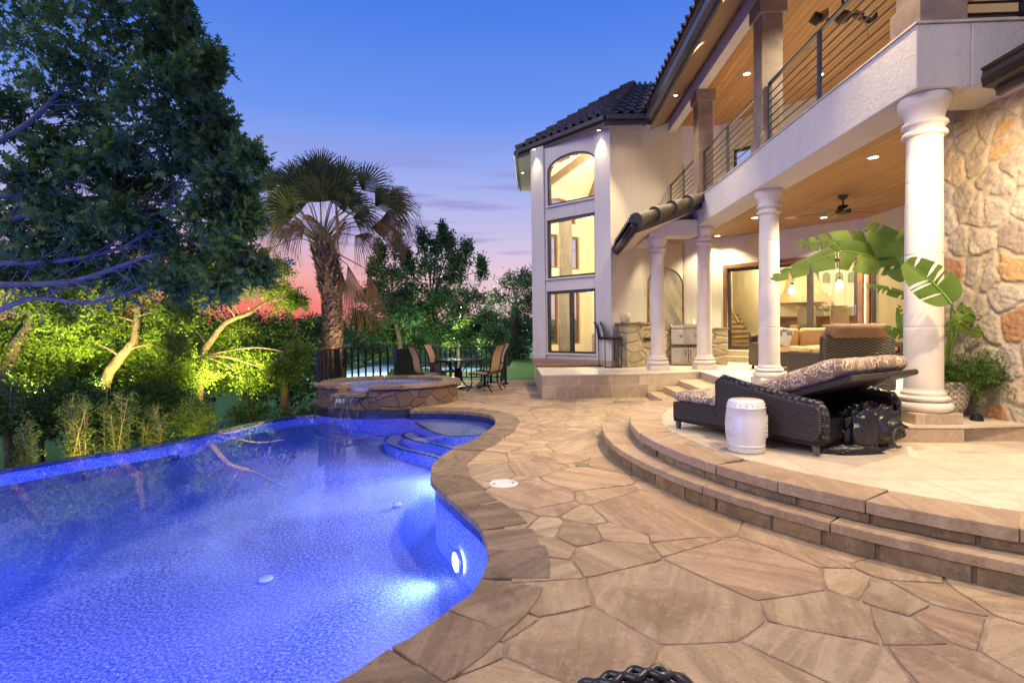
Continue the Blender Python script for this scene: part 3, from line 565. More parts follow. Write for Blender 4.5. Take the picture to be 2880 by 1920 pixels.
o = cope_band(tr_l, 0, -.80, .113, .178, TREAD, 'tread', None, (.55, 1.0), .003, 8); move(o, stairs)
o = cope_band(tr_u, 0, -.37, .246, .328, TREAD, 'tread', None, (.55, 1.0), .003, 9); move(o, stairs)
terr = arc(UC, UR-.355, math.radians(121), math.radians(290), 90)
structure(solid(None, [(p.x, p.y) for p in terr]+[(9, 2.9), (9, 11.9), (3.0, 11.9), (2.96, 10.2), (2.92, 9.2)], .2, .324, 'terrace', LIME))
# straight side steps and landing up to the raised platform
side = thing('side_steps', 'three small travertine steps climbing from the pool deck up to the terrace', 'steps', (2.4, 11, 0))
TSTEP = m_trav('step_travertine', (.44, .31, .17), (.52, .38, .22), .30, .40)
mb = MB(side.location)
for x, z in ((2.3, .11), (2.62, .22), (2.96, .326)): mb.bx((x, 9.4, 0), (x+.4, 11.26, z-.001))
mb.build('step', [TSTEP], side, bevel=.004)
# ------------------------------------------------------------------ house
Z3 = .485
house = thing('house', 'large cream stucco villa with columned porch, balcony, tiled roofs and lit windows', 'house', (4, 10, 0))
HL = house.location
def hb(): return MB(HL)
# raised platform and porch floor (platform front leans a little)
pf = [(.125, 11.03), (2.26, 11.26), (3.0, 11.45), (3.50, 11.64), (3.44, 10.0), (3.42, 5.25), (4.0, 5.22), (4.02, 5.30), (4.6, 5.28), (9, 5.3), (11, 10), (9, 15.6), (4.5, 15.6), (1.84, 13.1), (0, 14.8), (-.04, 14.75)]
mb = hb(); n = len(pf); mb.prism(pf, 0, Z3-.006, top=False); mb.build('porch_wall', TRAV, house)
o = flat('porch_floor', pf, Z3, TRAVTOP); move(o, house)
o = solid(None, [(.119, 11.023), (2.25, 11.245), (3.0, 11.44), (3.49, 11.63), (3.43, 9.99), (3.41, 5.24), (4.02, 5.21), (4.6, 5.27), (9, 5.29), (9, 5.5), (3.6, 5.5), (3.6, 10), (3.65, 11.8), (.2, 11.3), (.2, 14.6), (-.05, 14.6)], Z3-.022, Z3+.003, 'floor_edge', TRAVTOP); move(o, house)
# walls --------------------------------------------------------------
def wall(A, B, z0, z1, holes, mat, name='wall', th=.18, side=1):
    A, B = Vector((A[0], A[1], 0)), Vector((B[0], B[1], 0)); e = (B-A); Lw = e.length; e.normalize(); nn = Vector((-e.y, e.x, 0))*side
    outer = [(0, z0), (Lw, z0), (Lw, z1), (0, z1)]; rings = [outer]
    for h in holes:
        u0, u1, a, b = h[:4]; ar = h[4] if len(h) > 4 else 0
        if ar: rings.append([(u0, a), (u1, a)]+[((u0+u1)/2+(u1-u0)/2*math.cos(t), b-ar+ar*math.sin(t)) for t in np.linspace(0, PI, 17)])
        else: rings.append([(u0, a), (u1, a), (u1, b), (u0, b)])
    flatp = [p for r in rings for p in r]; tri = tessellate_polygon([[Vector((p[0], p[1], 0)) for p in r] for r in rings])
    mb = hb(); P3 = lambda p, d: A+e*p[0]+nn*d+Vector((0, 0, p[1]))
    mb.add([P3(p, 0) for p in flatp]+[P3(p, th) for p in flatp], [tuple(t) for t in tri]+[tuple(i+len(flatp) for i in t) for t in tri])
    for r in rings: k = len(r); mb.add([P3(p, 0) for p in r]+[P3(p, th) for p in r], [(i, (i+1) % k, k+(i+1) % k, k+i) for i in range(k)])
    return mb.build(name, mat, house)
TL, TR = (-.04, 14.75), (1.85, 13.19); DW = (4.15, 15.4); K0 = (5.2, 15.4); K1 = (7.65, 12.95)
TT = 6.28
def wh(x0, x1, yb, yt, A=TL, B=TR, ar=0):
    u0, zb = WP(x0, yb, A, B); u1, _ = WP(x1, yb, A, B); um, zt = WP((x0+x1)/2, yt, A, B); return (u0, u1, zb, zt, ar)
W1 = wh(1540, 1676, 992, 815); W2 = wh(1540, 1676, 784, 608); W3 = wh(1540, 1676, 581, 428, ar=.34)
wall(TL, TR, 0, TT, [W1, W2, W3], STUC)
MIDW = (2.9, 14.23)
wall(TR, MIDW, 0, 6.60, [], STUC)
wall(MIDW, DW, 0, 7.05, [], STUC)
# left flank of the turret with a slit of windows, and its back
wall((-.04, 17.4), TL, -1, TT, [(.5, 2.0, 1.0, 2.6), (.5, 2.0, 3.1, 4.7)], STUC)
TB = [(1.85, 18.9), (-.04, 17.4)]
wall((4.15, 18.9), TB[0], -1, TT, [], CREAM)
A_, B_ = TB; Lb = math.hypot(A_[0]-B_[0], A_[1]-B_[1])
wall(A_, B_, -1, TT, [(.55, 1.25, .9, 2.9), (.55, 1.25, 3.4, 4.5), (1.5, 2.2, .9, 2.9), (1.5, 2.2, 3.4, 4.5), (.7, 2.1, 4.9, 5.7, .5)], CREAM)
# pilasters proud of the window wall, skirting, sills
def along(A, B, u, d=0):
    e = Vector((B[0]-A[0], B[1]-A[1], 0)); e.normalize(); n_ = Vector((e.y, -e.x, 0)); return Vector((A[0], A[1], 0))+e*u+n_*d
LT = math.hypot(TR[0]-TL[0], TR[1]-TL[1])
def slab(A, B, u0, u1, z0, z1, d0, d1, mb):
    p = [along(A, B, u0, d0), along(A, B, u1, d0), along(A, B, u1, d1), along(A, B, u0, d1)]
    ar = sum(p[i].x*p[(i+1) % 4].y-p[(i+1) % 4].x*p[i].y for i in range(4)); p = p if ar > 0 else p[::-1]; mb.prism([(q.x, q.y) for q in p], z0, z1)
mb = hb(); slab(TL, TR, -.01, W1[0]-.03, Z3, TT-.01, -.05, .05, mb); slab(TL, TR, W1[1]+.03, LT+.02, Z3, TT-.01, -.05, .05, mb); mb.build('pilaster', STUC, house, bevel=.012)
mb = hb(); slab(TL, TR, -.02, LT+.03, Z3+.004, Z3+.155, -.02, .062, mb); slab(TR, DW, -.02, 1.1, Z3+.004, Z3+.155, -.02, .062, mb); mb.build('skirting', m_trav('skirting_tile', (.36, .24, .17), (.44, .31, .23), .30, .40), house)
FR = MB
def window(A, B, h, bars=0, arch=0, name='window', fr=PANEL, fw=.055, sill=True):
    u0, u1, z0, z1 = h[:4]; mb = hb()
    slab(A, B, u0, u0+fw, z0, z1-arch, -.11, -.03, mb); slab(A, B, u1-fw, u1, z0, z1-arch, -.11, -.03, mb); slab(A, B, u0+fw, u1-fw, z0, z0+fw, -.11, -.03, mb)
    if not arch: slab(A, B, u0+fw, u1-fw, z1-fw*1.4, z1, -.11, -.03, mb)
    else:
        um = (u0+u1)/2; ra = (u1-u0)/2; t_ = np.linspace(0, PI, 25)
        for a, b in zip(t_[:-1], t_[1:]):
            q = [(um+ra*math.cos(a), z1-arch+arch*math.sin(a)), (um+ra*math.cos(b), z1-arch+arch*math.sin(b)), (um+(ra-fw)*math.cos(b), z1-arch+(arch-fw)*math.sin(b)), (um+(ra-fw)*math.cos(a), z1-arch+(arch-fw)*math.sin(a))]
            vs = [along(A, B, u, -.03)+Vector((0, 0, z)) for u, z in q]+[along(A, B, u, -.11)+Vector((0, 0, z)) for u, z in q]; mb.add(vs, [(0, 1, 2, 3), (7, 6, 5, 4), (0, 4, 5, 1), (2, 6, 7, 3)])
    for i in range(bars): um = u0+(u1-u0)*(i+1)/(bars+1); slab(A, B, um-fw*.8, um+fw*.8, z0+fw, z1-fw*1.4, -.12, -.02, mb)
    f = mb.build('window', fr, house)
    mb = hb()
    pts = [(u0+.02, z0+.02), (u1-.02, z0+.02)]+([(u1-.02, z1-.02), (u0+.02, z1-.02)] if not arch else [((u0+u1)/2+(u1-u0-.04)/2*math.cos(t), z1-arch+(arch-.02)*math.sin(t)) for t in np.linspace(0, PI, 17)])
    mb.add([along(A, B, u, -.07)+Vector((0, 0, z)) for u, z in pts], [tuple(range(len(pts)))]); p = mb.build('pane', GLASS, f)
    if sill: mb = hb(); slab(A, B, u0-.03, u1+.03, z0-.045, z0-.003, -.10, .05, mb); mb.build('sill', STUC, f, bevel=.006)
    return f
window(TL, TR, W1, 1); window(TL, TR, W2); window(TL, TR, W3, arch=.34)
for h in ((.5, 2.0, 1.0, 2.6), (.5, 2.0, 3.1, 4.7)): window((-.04, 17.4), TL, h)
window(A_, B_, (.55, 1.25, .9, 2.9), fr=TRIM); window(A_, B_, (.55, 1.25, 3.4, 4.5), fr=TRIM); window(A_, B_, (1.5, 2.2, .9, 2.9), fr=TRIM); window(A_, B_, (1.5, 2.2, 3.4, 4.5), fr=TRIM); window(A_, B_, (.7, 2.1, 4.9, 5.7), arch=.5, fr=TRIM)
# turret room: floor, sloping plaster ceiling with timber beams, inner side wall
mb = hb(); mb.bx((-.02, 13.3, Z3+.02), (4.1, 18.8, Z3+.05)); mb.build('room_floor', simple('oak_floor', (.22, .10, .04), .35), house)
ap = Vector((2.4, 16.4, 7.3)); ring_ = [Vector((.06, 14.86, 5.9)), Vector((1.86, 13.42, 5.9)), Vector((3.8, 15.42, 5.9)), Vector((4.2, 18.8, 5.9)), Vector((1.9, 18.8, 5.9)), Vector((.08, 17.4, 5.9))]
mb = hb(); mb.add(ring_+[ap], [((i+1) % 6, i, 6) for i in range(6)]); mb.build('vaulted_ceiling', CREAM, house)
mb = hb()
for q in ring_: mb.bar(q.lerp(ap, .06)-Vector((0, 0, .12)), ap-Vector((0, 0, .14)), .13, .2)
mb.build('ceiling_beam', simple('taupe_timber', (.22, .15, .12), .6), house)
mb = hb(); mb.bx((4.1, 15.4, 0), (4.2, 19, 6)); mb.build('inner_wall', CREAM, house)
def curtain(loc, wd, h, label, rz, mat, depth=.05, folds=7):
    o = thing('curtain', label, 'curtain', loc, 'curtains inside the turret', rz); a = np.linspace(0, 1, folds*8+1); z = np.linspace(0, 1, 8)
    P = np.array([[[ (u-.5)*wd*(1-.06*math.sin(PI*v)), depth*math.sin(u*folds*2*PI)*(1-.2*v)+.01*math.sin(v*9+u*20), v*h] for v in z] for u in a]); grid('cloth', P, mat, o); return o
CUR = m_leaf('grey_linen', (.55, .50, .40), (.60, .55, .44), (.62, .57, .46), .55, 4); t = NT('patterned_drape'); v = t.k('TexVoronoi'); v.inputs['Scale'].default_value = 9; t.ln(t.map((1, 1, .6)), v.inputs['Vector']); t.col(t.ramp(v.outputs['Distance'], [(.25, (.36, .27, .12)), (.42, (.66, .60, .42))])); t.set(Roughness=.9); CUR2 = t.m
rz_ = math.atan2(TR[1]-TL[1], TR[0]-TL[0])
def tp(u, d, z): p = along(TL, TR, u, d); return (p.x, p.y, z)
curtain(tp(W1[0]+.30, -.35, Z3+.1), .42, 2.2, 'plain grey curtain at the left of the lowest turret window', rz_, CUR)
curtain(tp(W1[1]-.42, -.9, Z3+.1), .42, 2.25, 'patterned cream curtain behind the right pane of the lowest turret window', rz_, CUR2, .06)
curtain(tp(W2[0]+.34, -.35, W2[2]-.3), .46, 2.0, 'plain grey curtain at the left of the tall middle turret window', rz_, CUR)
curtain((2.35, 17.6, 2.4), .5, 1.8, 'patterned cream curtain hanging from a carved rod in the middle turret window', -.4, CUR2, .06)
o = thing('curtain_rod', 'carved bronze curtain rod above the patterned curtain in the turret', 'curtain rod', (2.35, 17.55, 4.25)); mb = MB(); mb.tube([(-.4, .1, 0), (.4, -.1, 0)], .03, 10); [mb.lathe([(0, -.05), (.045, -.02), (.045, .02), (0, .05)], c=(-.36+.09*i, .09-.022*i, 0), n=8) for i in range(9)]; mb.build('rod', simple('bronze', (.12, .09, .04), .4, .6), o, smooth=True)
# cream sofa and table lamp seen through the lowest window
CRM = simple('cream_fabric', (.66, .56, .36), .9, 0, .06, 3); SHADE = NT('lamp_shade'); SHADE.col((.8, .75, .6)); SHADE.b.inputs['Emission Color'].default_value = (1, .82, .5, 1); SHADE.b.inputs['Emission Strength'].default_value = .9
s_ = tp(W1[1]-.05, -1.3, Z3+.05); o = thing('sofa', 'cream sofa with loose pillows seen through the lowest turret window', 'sofa', s_, None, rz_)
mb = MB(); mb.box((0, 0, .22), (1.3, .8, .4)); mb.build('seat', CRM, o, bevel=.05, bseg=3); mb = MB(); mb.box((0, -.38, .40), (1.3, .16, .72)); mb.build('backrest', CRM, o, bevel=.06, bseg=3)
for k in (-.25, .15, .4): mb = MB(); mb.box((k, -.22, .78), (.42, .14, .26), M=Matrix.Rotation(.3, 3, 'X')); mb.build('pillow', CRM, o, bevel=.06, bseg=3)
o = thing('table_lamp', 'table lamp with a white drum shade behind the cream sofa', 'lamp', tp(W1[1]-.28, -1.95, Z3+.05), None); mb = MB(); mb.lathe([(.10, 0), (.10, .03), (.03, .06), (.05, .25), (.07, .4), (.02, .55), (.01, .78)], n=20); mb.build('base', simple('lamp_base', (.3, .2, .1), .4), o, smooth=True); mb = MB(); mb.lathe([(.19, .70), (.17, 1.0)], n=28); mb.build('lamp_shade', SHADE.m, o, smooth=True)
# main walls behind porch and balcony
CL = 3.93; BF = 4.30; BC = 7.02
wall(DW, K0, 0, BC+.3, [], CREAM)
D1 = (*[WP(2046, 985, K0, K1)[0]], WP(2412, 985, K0, K1)[0], Z3+.30, 3.02)
D2u = [WP(2150, 400, K0, K1)[0]]
wall(K0, K1, 0, CL+.3, [D1], CREAM)
U0, U1 = WP(2062, 440, K0, K1)[0], WP(2140, 440, K0, K1)[0]
wall(K0, K1, CL+.3, BC+.3, [(U0, U0+1.7, BF, 6.25)], CREAM)
D3 = (.25, 2.6, Z3+.02, 3.02)
K2 = (7.65, 6.4)
wall(K1, K2, 0, BC+.3, [D3], CREAM)
# stone wall on the right: real projecting stones
def stone_wall(name, A, B, z0, z1, cell, parent, ntone, label=None, res=.011, mortar=(.46, .38, .26), seed=4, depth=.05, ex=1.0):
    A, B = Vector(A), Vector(B); Lw = (B-A).length; e = (B-A)/Lw; nr = Vector((-e.y, e.x, 0)) if True else None
    r_ = np.random.default_rng(seed); nu, nz = int(Lw/cell/ex)+2, int((z1-z0)/cell)+3; pts = np.array([[(i+.5*(j % 2)+r_.uniform(-.42, .42))*cell*ex, z0+(j-.5+r_.uniform(-.4, .4))*cell] for i in range(-1, nu+1) for j in range(nz+1)])
    U, V = np.meshgrid(np.linspace(0, Lw, int(Lw/res/ex)), np.linspace(z0, z1, int((z1-z0)/res)), indexing='ij')
    def fn(u, v, f, s): 
        rr = np.random.default_rng(s); o = 0
        for k in range(6): a = rr.uniform(0, 2*PI); fr = f*(1+rr.uniform(-.3, .6)); o = o+np.sin((u*math.cos(a)+v*math.sin(a))*fr+rr.uniform(0, 6)+1.3*np.sin(v*fr*.7+k))
        return o/6
    du = U+.035*fn(U, V, 14, 1); dv = V+.035*fn(U, V, 15, 2); d = np.sqrt(((du[..., None]-pts[:, 0])/ex)**2+(dv[..., None]-pts[:, 1])**2); idx = np.argpartition(d, 1, axis=-1)[..., :2]
    dd = np.take_along_axis(d, idx, -1); sw = dd[..., 0] > dd[..., 1]; i0 = np.where(sw, idx[..., 1], idx[..., 0]); edge = np.abs(dd[..., 0]-dd[..., 1])/2
    hgt = r_.uniform(.55, 1.1, len(pts))[i0]; tx = r_.uniform(-.3, .3, len(pts))[i0]; ty = r_.uniform(-.3, .3, len(pts))[i0]
    prof = 1/(1+np.exp(-(edge-.020)/.0028)); ck = np.abs(fn(U, V, 20, 21)); rough = fn(U, V, 70, 5)*.26+fn(U, V, 150, 6)*.2+fn(U, V, 26, 7)*.3-.7*np.clip(.05-ck, 0, 1)*8
    H_ = depth*prof*(hgt+rough+tx*(du-pts[i0, 0])/cell+ty*(dv-pts[i0, 1])/cell)+(1-prof)*.012*fn(U, V, 50, 9)
    pal = np.array(ntone); ci = r_.integers(0, len(pal), len(pts)); ct = pal[ci][i0]*(1+.22*fn(U, V, 22, 11)+.12*fn(U, V, 90, 12))[..., None]; colr = ct*prof[..., None]+np.array(mortar)*(1-prof)[..., None]
    P = np.array(A)[None, None, :]+U[..., None]*np.array(e)+H_[..., None]*np.array(nr); P[..., 2] = V
    t = NT('stone_veneer'); at = t.k('Attribute'); at.attribute_name = 'tint'; c = t.mix(t.ramp(t.noise(35, 6, rough=.7), [(.35, (0, 0, 0)), (.75, (.45, .45, .45))]), at.outputs['Color'], (.12, .08, .05)); t.col(c); t.set(Roughness=.85); t.bump(t.noise(70, 6, rough=.7), .6, .008)
    return grid(name, P[::-1], t.m, parent, off=HL if parent else (0, 0, 0), col=np.clip(colr, .01, .9)[::-1])
SW = [(.46, .38, .27), (.42, .35, .26), (.50, .37, .20), (.52, .33, .14), (.40, .32, .23), (.40, .21, .09), (.48, .41, .30), (.44, .36, .26), (.54, .42, .26), (.36, .29, .21), (.47, .40, .29)]
SA_, SB_ = Vector((4.50, 6.35, 0)), Vector((4.72, 4.3, 0))
stone_wall('stone_wall', SB_, SA_, .33, 3.9, .29, house, SW, ex=.9, depth=.026)
mb = hb(); mb.add([(4.53, 6.35, 0), (5.4, 6.45, 0), (5.4, 6.45, 4), (4.53, 6.35, 4), (4.9, 4.3, 0), (4.9, 4.3, 4)], [(0, 1, 2, 3), (0, 3, 5, 4)]); mb.build('stone_wall_end', m_rubble('wall_end_stone', 3.4, SW, (.34, .27, .18)), house)
# ceilings, beams
BX0, BX1, BZ0, BZ1 = 3.565, 4.06, 3.63, 4.22
mb = hb(); mb.bx((BX1-.05, 5.3, CL-.04), (8.2, 15.5, CL)); mb.build('porch_ceiling', PLANK, house)
mb = hb(); mb.bx((2.5, 12.3, CL-.20), (BX1-.05, 15.5, CL-.16)); mb.build('porch_ceiling', PLANK, house)
mb = hb(); mb.bx((BX0, 5.24, BZ0), (BX1, 12.6, BZ1)); mb.bx((BX1, 5.24, BZ0), (9, 5.82, BZ1)); mb.build('balcony_beam', STUCB, house, bevel=.012)
mb = hb(); mb.bx((BX0-.012, 5.225, BZ1), (BX1+.3, 15, BZ1+.022)); mb.bx((BX1+.3, 5.225, BZ1), (9, 15, BZ1+.022)); mb.build('balcony_floor', simple('balcony_slab', (.5, .44, .36), .8), house)
mb = hb(); mb.bx((3.4, 3.5, BC), (9, 15.6, BC+.04)); mb.build('balcony_ceiling', PLANK2, house)
mb = hb(); mb.bx((3.60, 1.0, 6.62), (3.80, 14.7, BC-.004)); mb.build('header_beam', STUC, house, bevel=.008)
# L beam over the corner column, running to the turret wall
mb = hb(); mb.bx((2.52, 12.0, 3.42), (BX0-.003, 12.46, CL-.16)); mb.bx((2.50, 12.462, 3.44), (2.86, 14.0, CL-.17)); mb.build('corner_beam', STUC, house, bevel=.01)
# columns
def column(x, y, ztop, extra=0, r=.162):
    o = bpy.data.objects.new('column', None); C.objects.link(o); o.parent = house; o.location = (x-HL[0], y-HL[1], Z3-HL[2]); H_ = ztop-Z3
    mb = MB(); mb.box((0, 0, .055), (.44, .44, .11)); mb.build('plinth', TRAV if extra else COLST, o, bevel=.008)
    mb = MB(); mb.lathe([(.19, .11)]+[(.215+.038*math.sin(a)*1.0-.01, .155-.045*math.cos(a)) for a in np.linspace(.2, PI-.2, 9)]+[(.19, .205), (.195, .212)]+[(.198+.02*math.sin(a), .235-.022*math.cos(a)) for a in np.linspace(.2, PI-.2, 7)]+[(.185, .262), (.185, .29), (.172, .30), (r+.004, .325)], n=56); mb.build('base', COLST, o, smooth=True, auto=50)
    prof = []
    zs = [.325, .33, .6, .90, .918, .924, .930, .95, 1.3, 1.60, 1.618, 1.624, 1.630, 1.65, 2.0, 2.30, 2.318, 2.324, 2.330, 2.35, H_-.43, H_-.42]
    for z in zs: t = (z-.325)/(H_-.745); prof.append((r*(1-.10*t**1.5)-(.003 if z in (.924, 1.624, 2.324) else 0), z))
    rt = prof[-1][0]; mb = MB(); mb.lathe(prof, n=56); mb.build('shaft', COLST, o, smooth=True, auto=60)
    b = H_-.42; mb = MB(); mb.lathe([(rt, b), (rt+.006, b+.03)]+[(rt+.02+.02*math.sin(a), b+.06-.026*math.cos(a)) for a in np.linspace(.1, PI-.1, 8)]+[(rt+.010, b+.10), (rt+.02, b+.13)]+[(rt+.030+.014*math.sin(a), b+.155-.02*math.cos(a)) for a in np.linspace(.1, PI-.1, 6)]+[(rt+.014, b+.19), (rt+.014, b+.22), (rt+.03, b+.27), (rt+.06, b+.31), (rt+.072, b+.335), (rt+.074, b+.40), (rt+.064, b+.42)], n=56); mb.build('capital', COLST, o, smooth=True, auto=50)
    return o
column(3.80, 5.47, BZ0, 1); column(3.82, 9.02, BZ0); column(3.76, 12.22, BZ0); column(2.74, 12.25, 3.42, r=.155)
# timber posts on the balcony
TP = simple('taupe_painted_timber', (.25, .18, .12), .5, 0, .25, 5, bump=.35, bscale=25)
def post(x, y, wd=.36, top=6.62, mat=TP):
    mb = hb(); mb.box((x, y, (BZ1+.022+top)/2), (wd, wd, top-BZ1-.03)); p = mb.build('post', mat, house, bevel=.006)
    mb = hb(); mb.box((x, y, BZ1+.022+.14), (wd+.07, wd+.07, .28)); q_ = mb.build('base_block', mat, house, bevel=.006); q_.parent = p
    mb = hb(); mb.box((x, y, top-.13), (wd+.10, wd+.10, .24)); q_ = mb.build('cap_block', mat, house, bevel=.006); q_.parent = p
post(3.82, 5.47); post(3.80, 9.0, .33); post(3.78, 12.3, .33)
# balcony railings
def railing(x, ys_, label, ends=True):
    o = thing('balcony_railing', label, 'railing', (x, ys_[0], BZ1+.022), 'horizontal bar railings along the balcony'); y0, y1 = 0, ys_[-1]-ys_[0]
    for y in ys_: mb = MB(); mb.box((0, y-ys_[0], .50), (.045, .045, 1.0)); mb.build('upright', RAILM, o)
    mb = MB(); mb.box((0, y1/2, 1.01), (.06, y1+.04, .03)); mb.build('top_rail', RAILM, o, bevel=.004)
    mb = MB()
    for k in range(7): mb.tube([(0, 0, .14+.118*k), (0, y1, .14+.118*k)], .011, 8)
    mb.build('bars', RAILM, o, smooth=True, auto=60); mb = MB(); mb.box((0, y1/2, .05), (.05, y1, .03)); mb.build('bottom_rail', RAILM, o); return o
railing(3.74, [5.72, 7.3, 8.79], 'section of grey horizontal bar railing nearest the camera between two timber posts')
railing(3.74, [9.22, 10.65, 12.1], 'middle section of grey horizontal bar railing beyond the second timber post')
railing(3.70, [12.5, 13.6, 14.86], 'farthest short section of grey bar railing ending at the turret wall')
o = thing('balcony_railing', 'dark bar railing to the right of the big corner post on the balcony end', 'railing', (4.0, 5.36, BZ1+.022), 'horizontal bar railings along the balcony')
mb = MB(); mb.box((.62, 0, .5), (.05, .05, 1.0)); mb.build('upright', BLKMET, o); mb = MB()
for k in range(7): mb.tube([(.0, 0, .10+.118*k), (3, 0, .10+.118*k)], .013 if k else .022, 8)
mb.build('bars', BLKMET, o)
# roof tiles: barrel waves in courses ----------------------------------
def tile_roof(P00, P10, P01, P11, name, mat, parent=house, wave=.26, course=.36, amp=.045):
    # P00-P10 along the eave, P01-P11 along the top; barrels run from eave to top
    P00, P10, P01, P11 = [Vector(p)-(parent.location if parent else Vector((0, 0, 0))) for p in (P00, P10, P01, P11)]
    Le = max((P10-P00).length, (P11-P01).length); nW = max(2, round(Le/wave)); Ls = max((P01-P00).length, (P11-P10).length); nC = max(1, round(Ls/course))
    nrm = (P10-P00).cross(P01-P00)+(P11-P01).cross(P01-P00); nrm = nrm.normalized(); nrm = nrm if nrm.z > 0 else -nrm
    vs, fs = [], []; W = nW*8
    for c in range(nC):
        b = len(vs)
        for s_, lift in ((0, .035), (1.04, 0)):
            v = min((c+s_)/nC, 1.0)
            A = P00.lerp(P01, v); B = P10.lerp(P11, v)
            for i in range(W+1):
                ph = 2*PI*i/8; h = amp*(math.sin(ph) if math.sin(ph) > 0 else .45*math.sin(ph)); vs.append(A.lerp(B, i/W)+nrm*(h+lift+.03))
        for i in range(W+1): vs.append(vs[b+i]-nrm*.022)
        fs += [(b+i, b+i+1, b+W+2+i, b+W+1+i) for i in range(W)]+[(b+2*W+2+i, b+2*W+3+i, b+i+1, b+i) for i in range(W)]
    b = len(vs); vs += [P00-nrm*.01, P10-nrm*.01, P11-nrm*.01, P01-nrm*.01]; fs.append((b, b+1, b+2, b+3))
    mb = MB(); mb.add(vs, fs); return mb.build(name, mat, parent, smooth=True, auto=50)
HIPT = m_slab('hip_tile', [(.05, .041, .033), (.07, .056, .044), (.06, .048, .037)], dark=(.05, .04, .035), bump=.3)
def ridge(a, b, mat, parent=house, r=.12, n=None):
    a, b = Vector(a)-HL, Vector(b)-HL; L_ = (b-a).length; k = n or max(1, round(L_/.34)); mb = MB(); d = (b-a).normalized()
    for i in range(k):
        p, q = a+d*L_*i/k, a+d*(L_*(i+1)/k+.05); mb.tube([p, p.lerp(q, .05), q], [r*1.3, r*1.25, r*.80], 14)
    return mb.build('ridge_tile', mat, parent, smooth=True, auto=50)
E1 = Vector((-.45, 15.31, 6.2)); E2 = Vector((1.72, 12.95, 6.2)); E3 = Vector((2.78, 12.97, 6.2)); AP = Vector((2.82, 15.5, 8.25)); E0 = Vector((-.47, 18.9, 6.2))
FH = .24; up = Vector((0, 0, FH))
for a, b in ((E0, E1), (E1, E2), (E2, E3)):
    tile_roof(a+up, b+up, AP, AP+Vector((.01, 0, 0)) if b is not E3 else AP+Vector((.6, .0, 0)), 'roof_tiles', TILE, wave=.27, amp=.055)
ridge(E1+up, AP, TILE); ridge(E2+up, AP, TILE); ridge(E0+up, AP, TILE)
mb = hb()
for a, b in ((E0, E1), (E1, E2), (E2, E3)): mb.bar(a+up/2, b+up/2, .04, FH)
mb.build('fascia', FASCIA, house)
mb = hb()
for a, b in ((E0, E1), (E1, E2), (E2, E3)): d = (b-a).normalized(); nn = Vector((d.y, -d.x, 0))*.05; mb.bar(a+up*.72+nn, b+up*.72+nn, .10, .12)
mb.build('gutter', FASCIA, house, bevel=.02)
mb = hb(); sf = [E1, E2, E2+Vector((.35, 0, 0)), Vector((1.9, 13.3, 6.2)), Vector((.05, 14.9, 6.2)), Vector((.05, 19, 6.2)), E0]; mb.add([p+Vector((0, 0, .015)) for p in sf], [(0, 1, 2, 3, 4), (0, 4, 5, 6)]); mb.build('soffit', simple('turret_soffit', (.40, .33, .27), .8), house)
# main roof along the balcony
MY0 = 2.0; ma, mb_ = Vector((2.78, 13.0, 6.2)), Vector((2.78, MY0, 6.2)); mc, md = Vector((5.6, 15.6, 8.1)), Vector((5.6, MY0, 8.1))
tile_roof(mb_+up+Vector((-.20, 0, .02)), ma+up+Vector((-.20, 0, .02)), md, mc, 'roof_tiles', TILEW, wave=.30, course=.40, amp=.06)
mb = hb(); mb.bar(ma+up/2, mb_+up/2, .05, FH); mb.build('fascia', FASCIA, house)
mb = hb(); prf = [(-.02, .06), (-.13, .08), (-.15, .17), (-.13, .26), (-.155, .275), (-.155, .29), (-.10, .28), (-.02, .24)]
mb.add([(2.78+x, y, 6.2+z) for y in (13.0, MY0) for x, z in prf], [(i, (i+1) % 8, 8+(i+1) % 8, 8+i) for i in range(8)]+[tuple(range(8))]); mb.build('gutter', simple('painted_gutter', (.10, .10, .11), .3, .5), house)
mb = hb(); mb.add([(2.8, 13.4, 6.21), (2.8, MY0, 6.21), (3.62, MY0, 6.93), (3.62, 14.9, 6.93)], [(0, 1, 2, 3)]); mb.build('soffit', simple('brown_soffit', (.18, .10, .05), .5, 0, .2), house)
# small tiled shed roof over the corner column
S0 = Vector((1.90, 10.15, 3.22)); S1 = Vector((2.05, 13.5, 3.22)); S2 = Vector((3.55, 11.75, 3.98)); S3 = Vector((3.55, 14.8, 3.98)); up2 = Vector((0, 0, .14))
tile_roof(S0+up2+Vector((-.08, 0, .08)), S1+up2+Vector((-.08, 0, .08)), S2+up2, S3+up2, 'roof_tiles', TILE, wave=.22, course=.36, amp=.04)
ridge(S0+up2+Vector((-.02, -.05, .05)), S2+up2+Vector((.0, -.1, .05)), HIPT, r=.11, n=4)
mb = hb(); mb.bar(S0+up2*.4, S2+up2*.4, .05, .17); mb.bar(S0+Vector((0, 0, .07)), S1+Vector((0, 0, .07)), .05, .16); mb.build('fascia', FASCIA, house)
mb = hb(); mb.tube([S0+Vector((-.07, -.05, .08)), S1+Vector((-.07, 0, .08))], .065, 12); mb.build('gutter', DKMET, house, smooth=True)
mb = hb(); mb.add([S0, S2, S3, S1], [(0, 1, 2, 3)]); mb.build('soffit', STUC, house)
